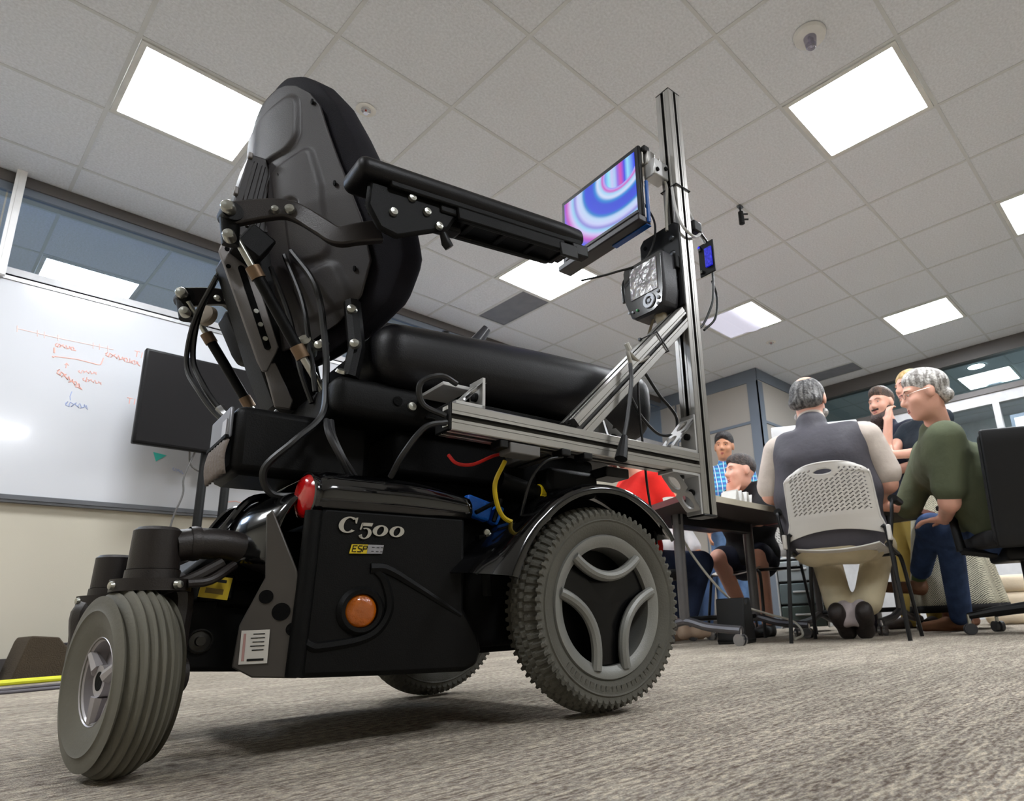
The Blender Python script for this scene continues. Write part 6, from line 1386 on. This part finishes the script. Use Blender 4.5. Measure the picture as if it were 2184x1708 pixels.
# ---- perforated white stacking chair
def perforated(name, P, m, parent, nu=18, nv=15, cut=None):
    """surface P(u,v) as a sheet with rows of slots left open"""
    mb = MB(); 
    NU, NV = nu*3, nv*4
    def hole(i,j):
        if cut and cut((i+0.5)/NU,(j+0.5)/NV) == 1: return True      # grab hole
        if cut and cut((i+0.5)/NU,(j+0.5)/NV) == 2: return False     # solid area
        s_ = i+j                                                      # diagonal rows
        return (s_ % 4 == 0) and (j % 4 != 3)
    vs = [P(i/NU, j/NV) for i in range(NU+1) for j in range(NV+1)]
    fs = [(i*(NV+1)+j,(i+1)*(NV+1)+j,(i+1)*(NV+1)+j+1,i*(NV+1)+j+1) for i in range(NU) for j in range(NV) if not hole(i,j)]
    mb.add(vs, fs); return mb.build(name, m, parent, smooth=60, solid=0.007)
def stack_chair(loc, ang, label, arms=True, detail=True):
    e = empty('stacking_chair', loc, ang); tag(e, label, 'chair', 'white perforated stacking chairs')
    # local: x forward, y left
    def back(u,v):
        z = 0.50+0.375*v; w = 0.258-0.035*min(1,v/0.22) if v < 0.22 else 0.223-0.014*(v-0.22)
        if v > 0.86: w *= (1-0.30*((v-0.86)/0.14)**2)
        y = (2*u-1)*w; zc = 0.028*((2*u-1)**2)
        if v < 0.3: z += (0.045*(1-(2*u-1)**2))*(1-v/0.3)
        if v > 0.86: z -= 0.020*abs(2*u-1)**3
        return (-0.225-0.09*v+0.05*(2*u-1)**2, y, z)
    def cutb(u,v):
        if ((u-0.5)/0.11)**2+((v-0.885)/0.040)**2 < 1: return 1
        if v < 0.34 or v > 0.93 or abs(u-0.5) > 0.44: return 2
        if ((u-0.5)/0.17)**2+((v-0.885)/0.09)**2 < 1: return 2
        return 0
    perforated('back_shell', back, M_chairw, e, 22, 20, cutb)
    rim = []
    for i in range(9): rim.append(back(0,i/8))
    for i in range(1,17): rim.append(back(i/16,1))
    for i in range(1,9): rim.append(back(1,1-i/8))
    MB().tube([V(*p) for p in rim],0.006,n=8).build('shell_rim', M_chairw, e)
    c0 = V(*back(0.5,0.885)); MB().tube([V(*back(0.5+0.115*math.cos(a*PI/10),0.885+0.042*math.sin(a*PI/10))) for a in range(20)],0.004,n=6,closed=True).build('handle_rim', M_chairw, e)
    for s_ in (-1,1):
        MB().box((-0.21,0.256*s_,0.505),(0.05,0.018,0.075)).build('back_clip', M_chairw, e, bevel=0.005)
    def seat(u,v): 
        x = -0.21+0.43*v; y = (2*u-1)*(0.225-0.02*abs(2*v-1)); return (x, y, 0.445+0.02*(2*u-1)**2-0.02*math.sin(PI*v)+0.0*v-(0.03*max(0,v-0.85)/0.15))
    perforated('seat_shell', seat, M_chairw, e, 18, 14, lambda u,v: 2 if (abs(u-0.5) > 0.42 or v < 0.12 or v > 0.86) else 0)
    for s_ in (-1,1):
        for (x0,z0,x1) in ((-0.20,0.545,-0.245),(0.20,0.43,0.245)):
            MB().tube(bez([(x0,0.225*s_,z0),(x0,0.245*s_,z0-0.06),(x1,0.275*s_,0.0)],10),0.0105,n=10).build('leg', M_blackmetal, e)
        MB().tube([(-0.205,0.235*s_,0.45),(0.20,0.23*s_,0.43)],0.010,n=8).build('side_rail', M_blackmetal, e)
        if arms:
            MB().tube(bez([(-0.19,0.25*s_,0.45),(-0.195,0.275*s_,0.58),(-0.19,0.285*s_,0.655),(-0.15,0.288*s_,0.672)],14),0.009,n=8).build('arm_tube', M_blackmetal, e)
            MB().tube([(-0.165,0.288*s_,0.675),(0.08,0.288*s_,0.685)],[0.02,0.018],n=10,flat=1.2).build('arm_pad', M_black, e)
    MB().tube([(0.20,-0.23,0.43),(0.20,0.23,0.43)],0.010,n=8).build('front_rail', M_blackmetal, e)
    return e
stack_chair((3.446,1.405,0), F_A, 'white perforated stacking chair with black legs holding the man in the vest')
stack_chair((4.19,2.38,0), math.radians(165), 'white perforated stacking chair holding the man in the black shirt', arms=False)
stack_chair((4.78,3.60,0), math.radians(255), 'white perforated stacking chair holding the person in the white shirt', arms=False)
# ---- black office chair of the man in olive
def swivel_base(e, r=0.31, m=M_black, zc=0.10, n=5, a0=0.3):
    for i in range(n):
        a = a0+2*PI*i/n; d = V(math.cos(a),math.sin(a),0)
        MB().tube([d*0.03+V(0,0,zc+0.015),d*r*0.6+V(0,0,zc),d*r+V(0,0,zc-0.018)],[0.03,0.024,0.016],n=10,flat=1.0).build('base_arm', m, e)
        for s_ in (-1,1):
            c = d*r+d.cross(V(0,0,1))*0.016*s_+V(0,0,0.028); ax = d.cross(V(0,0,1))
            w_ = MB().cyl(c-ax*0.009,c+ax*0.009,0.028,n=20).build('caster_wheel', M_caster, e)
        MB().cyl(d*r+V(0,0,0.05),d*r+V(0,0,zc-0.01),0.009,n=10).build('caster_stem', M_steel, e)
    MB().cyl((0,0,zc-0.02),(0,0,0.40),0.028,n=16).build('gas_lift', M_blackmetal, e)
oc = empty('office_chair', (3.98,0.69,0), math.radians(30)); tag(oc, 'black office chair with a tall padded back under the man in olive', 'chair')
def rb_build(name, args, m, e, fn=None, **k):
    mb = MB(); rbox(mb, *args, fn=fn); return mb.build(name, m, e, smooth=60, **k)
rb_build('seat_pad', (-0.24,0.25,-0.25,0.25,0.42,0.50,0.03,4), mat('black_weave',(22,22,24),0.8,bump=(400,0.3)), oc)
def bfn(p): return V(p.x-0.16*max(0,(p.z-0.5))*0.6, p.y, p.z)
rb_build('back_pad', (-0.345,-0.265,-0.23,0.23,0.42,0.965,0.035,5), MATS['black_weave'], oc, bfn)
rb_build('back_shell', (-0.365,-0.335,-0.235,0.235,0.40,0.97,0.014,3), M_black, oc, bfn)
MB().tube(bez([(-0.10,0,0.40),(-0.28,0,0.40),(-0.35,0,0.46),(-0.355,0,0.6)],14),0.028,n=10,flat=1.6).build('back_support', M_black, oc)
rb_build('mechanism', (-0.14,0.14,-0.13,0.13,0.35,0.425,0.02,3), M_black, oc)
for s_ in (-1,1):
    MB().tube([(-0.02,0.30*s_,0.42),(-0.01,0.31*s_,0.55),(0.02,0.305*s_,0.66)],[0.026,0.022,0.024],n=10,flat=0.6).build('arm_post', M_black, oc)
    MB().tube([(-0.02,0.14*s_,0.39),(-0.02,0.30*s_,0.42)],0.02,n=8).build('arm_bracket', M_black, oc)
    rb_build('arm_pad', (-0.12,0.14,0.305*s_-0.045,0.305*s_+0.045,0.655,0.685,0.013,4), M_black, oc)
swivel_base(oc, 0.32, M_black, 0.11)
# chair with polished base for the person in red
gc = empty('swivel_chair', (3.36,2.76,0), math.radians(-20)); tag(gc, 'swivel chair with polished star base under the person in red', 'chair')
rb_build('seat_pad', (-0.24,0.22,-0.23,0.23,0.38,0.45,0.03,4), MATS['black_weave'], gc)
rb_build('back_pad', (-0.30,-0.25,-0.21,0.21,0.5,0.92,0.024,4), MATS['black_weave'], gc)
MB().tube(bez([(-0.05,0,0.37),(-0.25,0,0.38),(-0.31,0,0.5)],10),0.02,n=8).build('back_support', M_blackmetal, gc)
swivel_base(gc, 0.33, mat('polished_base',(176,172,172),0.2,0.9), 0.09, 5, -0.35)
# ---- training tables
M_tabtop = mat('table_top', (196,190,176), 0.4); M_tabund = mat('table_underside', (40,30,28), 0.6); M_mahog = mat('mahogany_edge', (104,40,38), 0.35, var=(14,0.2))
def table(loc, ang, L_, D_, label, h=0.735, sk=0.0):
    e = empty('table', loc, ang); tag(e, label, 'table', 'training tables')
    poly = [(0,0),(L_,0),(L_,D_),(sk,D_)]
    MB().prism(poly,(0,0,h-0.004),(1,0,0),(0,1,0),0.004).build('tabletop', M_tabtop, e, smooth=0)
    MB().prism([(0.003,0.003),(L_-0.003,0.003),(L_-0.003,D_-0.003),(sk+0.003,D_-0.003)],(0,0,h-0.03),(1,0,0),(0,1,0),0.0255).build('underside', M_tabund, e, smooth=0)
    for (a,b,m_) in ((poly[0],poly[1],mat('pale_edge',(176,168,150),0.5)),(poly[1],poly[2],M_mahog),(poly[2],poly[3],M_mahog),(poly[3],poly[0],M_mahog)):
        d = V(b[0]-a[0],b[1]-a[1],0); c = V((a[0]+b[0])/2,(a[1]+b[1])/2,h-0.0165); MB().box(c,(d.length,0.006,0.031),Matrix.Rotation(math.atan2(d.y,d.x),3,'Z')).build('edge_band', m_, e, smooth=0)
    MB().bx(0.18+sk*0.6,L_-0.12,D_/2-0.03,D_/2+0.03,h-0.09,h-0.03).build('beam', M_blackmetal, e, bevel=0.004)
    for x in (0.2+sk*0.6,L_-0.13):
        MB().tube([(x,D_/2,h-0.03),(x,D_/2,0.12)],[0.035,0.03],n=12,flat=0.7).build('leg_column', mat('leg_grey',(92,90,92),0.35,0.6), e)
        MB().tube(bez([(x,0.03,0.075),(x,D_*0.3,0.095),(x,D_/2,0.13),(x,D_*0.7,0.095),(x,D_-0.03,0.075)],20),[0.022]*21,n=10).build('foot', MATS['leg_grey'], e)
        for y in (0.04,D_-0.04):
            for s_ in (-1,1): MB().cyl((x+0.014*s_-0.007,y,0.03),(x+0.014*s_+0.007,y,0.03),0.03,n=20).build('caster_wheel', mat('caster_chrome',(150,150,154),0.2,0.8), e)
            MB().cyl((x,y,0.05),(x,y,0.085),0.012,n=10).build('caster_stem', M_chrome, e)
    MB().tube([(0.2+sk*0.6,D_/2,0.14),(L_-0.13,D_/2,0.14)],0.014,n=8).build('stretcher', M_blackmetal, e)
    return e
t1_ = table((2.58,1.76,0), 0, 1.26, 0.74, 'tapered training table with pale near edge beside the man in the vest', sk=0.30)
t3_ = table((4.60,1.24,0), math.radians(90), 0.84, 0.74, 'training table in front of the man in the vest')
# things on the tables
mo = empty('monitor', (3.98,1.72,0.735), math.radians(30)); tag(mo, 'white edged monitor standing on the table in front of the man in the vest', 'monitor')
rb_build('screen_case', (-0.012,0.012,-0.27,0.27,0.25,0.60,0.008,2), mat('monitor_white',(222,224,226),0.35), mo)
MB().bx(0.0125,0.0135,-0.26,0.26,0.265,0.59).build('screen', mat('screen_dark',(26,28,32),0.15), mo, smooth=0)
MB().tube([(-0.03,0,0.0),(-0.02,0,0.28)],[0.03,0.025],n=10,flat=1.5).build('stand', MATS['monitor_white'], mo); MB().cyl((-0.03,0,0.0),(-0.03,0,0.012),0.10,n=28).build('foot', MATS['monitor_white'], mo)
rk = empty('white_rack', (3.16,1.86,0.735), math.radians(5)); tag(rk, 'white toothed desk rack on the pale edged table', 'rack')
MB().bx(-0.11,0.11,-0.05,0.05,0,0.012).build('rack_base', M_white, rk, bevel=0.003)
for i in range(7):
    x = -0.095+0.032*i; MB().box((x,0,0.042),(0.007,0.09,0.07 if i%3 else 0.05),Matrix.Rotation(0.25*(-1)**i,3,'Y')).build('tooth', M_white, rk, bevel=0.001)
cu_ = empty('paper_cup', (3.10,2.28,0.735)); tag(cu_, 'white paper cup near the red shirted person', 'cup')
MB().lathe([(0.0,0.002),(0.027,0.002),(0.038,0.10),(0.040,0.102),(0.036,0.10),(0.026,0.006),(0,0.006)], axis=(0,0,1), n=28).build('cup_wall', M_white, cu_); MB().lathe([(0.03,0.03),(0.0335,0.055)], axis=(0,0,1), n=28).build('sleeve', mat('cup_sleeve',(190,160,120),0.7), cu_, solid=0.001)
# white cable looping from table to floor
lc = empty('floor_cable', (3.2,2.0,0)); tag(lc, 'white cable hanging from the table and looping onto the carpet', 'cable')
MB().tube(bez([(-0.22,0.15,0.70),(-0.20,0.12,0.55),(-0.08,0.06,0.36),(0.10,0.02,0.22),(0.30,-0.06,0.15),(0.42,-0.16,0.10),(0.40,-0.22,0.03),(0.30,-0.22,0.006)],48),0.0065,n=8).build('cable_run', mat('grey_white_cable',(190,186,176),0.5), lc)
pl_ = empty('hanging_plug', (3.42,1.752,0.70)); tag(pl_, 'small grey plug dangling over the table edge', 'plug')
MB().tube([(0,0,0.045),(0,-0.01,0.0)],0.0025,n=6).build('lead', M_cable, pl_); MB().tube([(0,-0.01,0.0),(0,-0.012,-0.04)],[0.008,0.010],n=8).build('plug_body', mat('plug_grey',(70,70,74),0.5), pl_); MB().box((0,-0.013,-0.05),(0.010,0.006,0.016)).build('plug_tip', M_white, pl_, bevel=0.001)
# storage drawers and black bin under the tables
dr = empty('drawer_cart', (5.0,2.42,0), math.radians(200)); tag(dr, 'grey plastic drawer cart standing under the tables', 'drawer cart')
fr_ = MB(); fr_.bx(-0.2,0.2,-0.18,-0.165,0.03,0.56); fr_.bx(-0.2,0.2,0.165,0.18,0.03,0.56); fr_.bx(-0.2,0.2,-0.165,0.165,0.55,0.565); fr_.bx(-0.2,-0.19,-0.165,0.165,0.03,0.55); fr_.build('frame', mat('cart_white',(190,192,192),0.45), dr, bevel=0.006)
for i,c_ in enumerate(((70,82,78),(96,108,110),(150,156,158))):
    d_ = MB().bx(0.0,0.205,-0.16,0.16,0.04+0.17*i,0.195+0.17*i).build('drawer', mat('drawer_%d'%i,c_,0.35), dr, bevel=0.008)
    MB().tube([(0.212,-0.06,0.13+0.17*i),(0.212,0.06,0.13+0.17*i)],0.008,n=8).build('handle', MATS['cart_white'], d_)
bb = empty('black_bin', (3.22,1.98,0), 0.2); bb.scale = (0.7,0.8,0.8); tag(bb, 'black tapered plastic bin under the table', 'bin')
MB().prism([(-0.12,0),(0.12,0),(0.10,0.16),(0.06,0.30),(0.02,0.30),(0.01,0.26),(-0.05,0.26),(-0.06,0.30),(-0.09,0.30)], (0,0.1,0), (1,0,0), (0,0,1), 0.2).build('bin_body', M_black, bb, bevel=0.008)
MB().bx(-0.12,0.12,-0.101,0.101,0.015,0.03).build('bin_rim', M_satin, bb, bevel=0.003)
pb_ = empty('black_bag', (4.55,1.78,0), 0.2); tag(pb_, 'dark purple bag lying on the floor beside the brown shoes', 'bag')
rb_build('bag_body', (-0.14,0.14,-0.09,0.09,0.0,0.2,0.06,5), mat('purple_nylon',(48,40,58),0.4,bump=(30,0.8)), pb_); MB().tube(bez([(-0.08,0,0.19),(-0.05,0,0.27),(0.05,0,0.27),(0.08,0,0.19)],12),0.008,n=8).build('bag_strap', M_cable, pb_)
# cream cushions on the right
for i,(z0,h_) in enumerate(((0.0,0.10),(0.10,0.12),(0.22,0.12))):
    cm_ = empty('floor_cushion', (5.7,1.02,z0), 0.15); tag(cm_, ('thick cream cushion at the bottom of the stack beside the skirt','thick cream cushion in the middle of the stack beside the skirt','thick cream cushion on top of the stack beside the skirt')[i], 'cushion', 'stacked cream cushions')
    rb_build('cushion_cover', (-0.30,0.30,-0.28,0.28,0.0,h_,0.045,5), mat('cream_fabric',(214,198,174),0.9,bump=(20,0.4)), cm_)
    MB().tube([(0.299*math.copysign(1,math.cos(a)),0.279*math.copysign(1,math.sin(a)),h_*0.5) for a in (0.7,2.3,3.9,5.4)],0.004,n=6,closed=True).build('piping', MATS['cream_fabric'], cm_)
# ---- television on a stand in front of the whiteboard
tv = empty('television', (1.38,4.22,0)); tag(tv, 'large black flat screen television on a two post floor stand', 'television')
rb_build('screen_case', (-0.565,0.565,-0.03,0.015,1.205,1.765,0.008,2), mat('tv_black',(12,11,12),0.5,spec=0.2), tv)
MB().bx(-0.55,0.55,-0.0315,-0.0305,1.22,1.75).build('screen', mat('tv_screen',(14,12,13),0.45,spec=0.2), tv, smooth=0)
for x in (-0.19,-0.065): MB().tube([(x,0.02,1.25),(x,0.02,0.06)],[0.024,0.026],n=12).build('post', M_black, tv)
MB().box((-0.12,0.0,0.045),(0.62,0.42,0.03)).build('base_plate', M_black, tv, bevel=0.008)
for x in (-0.40,0.16):
    for y in (-0.18,0.18): MB().cyl((x-0.012,y,0.024),(x+0.012,y,0.024),0.024,n=16).build('caster_wheel', M_caster, tv)
MB().tube(bez([(-0.28,-0.0,1.21),(-0.25,0.02,1.12),(-0.12,0.03,1.08),(0.05,0.03,1.07)],20),0.005,n=6).build('tv_cable', mat('dark_cable',(80,78,76),0.5), tv)
MB().tube(bez([(-0.25,0.0,1.21),(-0.29,0.0,1.05),(-0.285,0.0,0.95),(-0.32,0.0,0.80),(-0.33,0.0,0.6),(-0.30,0.0,0.3),(-0.25,0.0,0.08)],30),0.005,n=6).build('tv_cable', MATS['dark_cable'], tv)
# ---- dark ramp box and cables on the floor by the whiteboard wall
rp = empty('floor_box', (0.66,4.16,0), 0.05); tag(rp, 'dark brown carpeted floor box against the wall under the whiteboard', 'box')
MB().prism([(-0.20,0),(0.55,0),(0.55,0.15),(-0.02,0.15),(-0.05,0.19),(-0.15,0.20),(-0.16,0.18)], (0,0.15,0), (1,0,0), (0,0,1), 0.30).build('box_body', mat('dark_carpet',(62,52,38),0.95,bump=(200,0.6)), rp, bevel=0.006)
MB().bx(0.0,0.5,-0.14,0.14,0.151,0.165).build('box_lid', mat('slate',(66,64,72),0.6), rp, bevel=0.004)
for (nm,cl,pts,r_,lb_) in (('yellow_cable',(214,216,40),[(-0.4,3.55,0.012),(0.1,3.62,0.012),(0.4,3.75,0.014),(0.62,3.86,0.012),(1.0,3.9,0.012)],0.012,'thick yellow cable lying on the carpet by the floor box'),
        ('pink_cable',(206,70,140),[(-0.3,3.5,0.008),(0.15,3.52,0.008),(0.30,3.56,0.008)],0.008,'short pink cable on the carpet in front of the yellow one'),
        ('grey_cable',(70,66,72),[(-0.3,3.2,0.006),(0.15,3.28,0.006),(0.25,3.22,0.006),(0.45,3.36,0.006),(0.7,3.45,0.006)],0.006,'thin grey cable wandering over the carpet'),
        ('grey_cable',(84,80,86),[(-0.3,3.08,0.006),(0.2,3.10,0.006),(0.45,3.14,0.006),(0.75,3.24,0.006)],0.006,'thin grey cable nearest the caster wheel')):
    c0 = V(*pts[0]); ob = MB().tube(bez([V(*p)-c0 for p in pts],30),r_,n=8).build(nm, mat(nm+str(cl[0]),cl,0.5), loc=c0); tag(ob, lb_, 'cable')
bk = MB(); rbox(bk, -0.12,0.12,-0.1,0.1,0.0,0.14,0.02,3); ob = bk.build('storage_case', mat('navy_case',(30,34,60),0.5), loc=(0.30,4.28,0), smooth=60); tag(ob,'navy blue case partly hidden behind the floor box','case')
tb2 = MB().tube([(-0.05,0,0.16),(0.02,0,0.172)],0.012,n=8).build('case_handle', M_white, ob)
ob2 = MB().prism([(-0.08,0.142),(0.1,0.142),(0.1,0.15),(-0.08,0.15)], (0,0.05,0), (1,0,0), (0,0,1), 0.1).build('case_label', mat('pink_sheet',(200,90,140),0.5), ob, smooth=0)
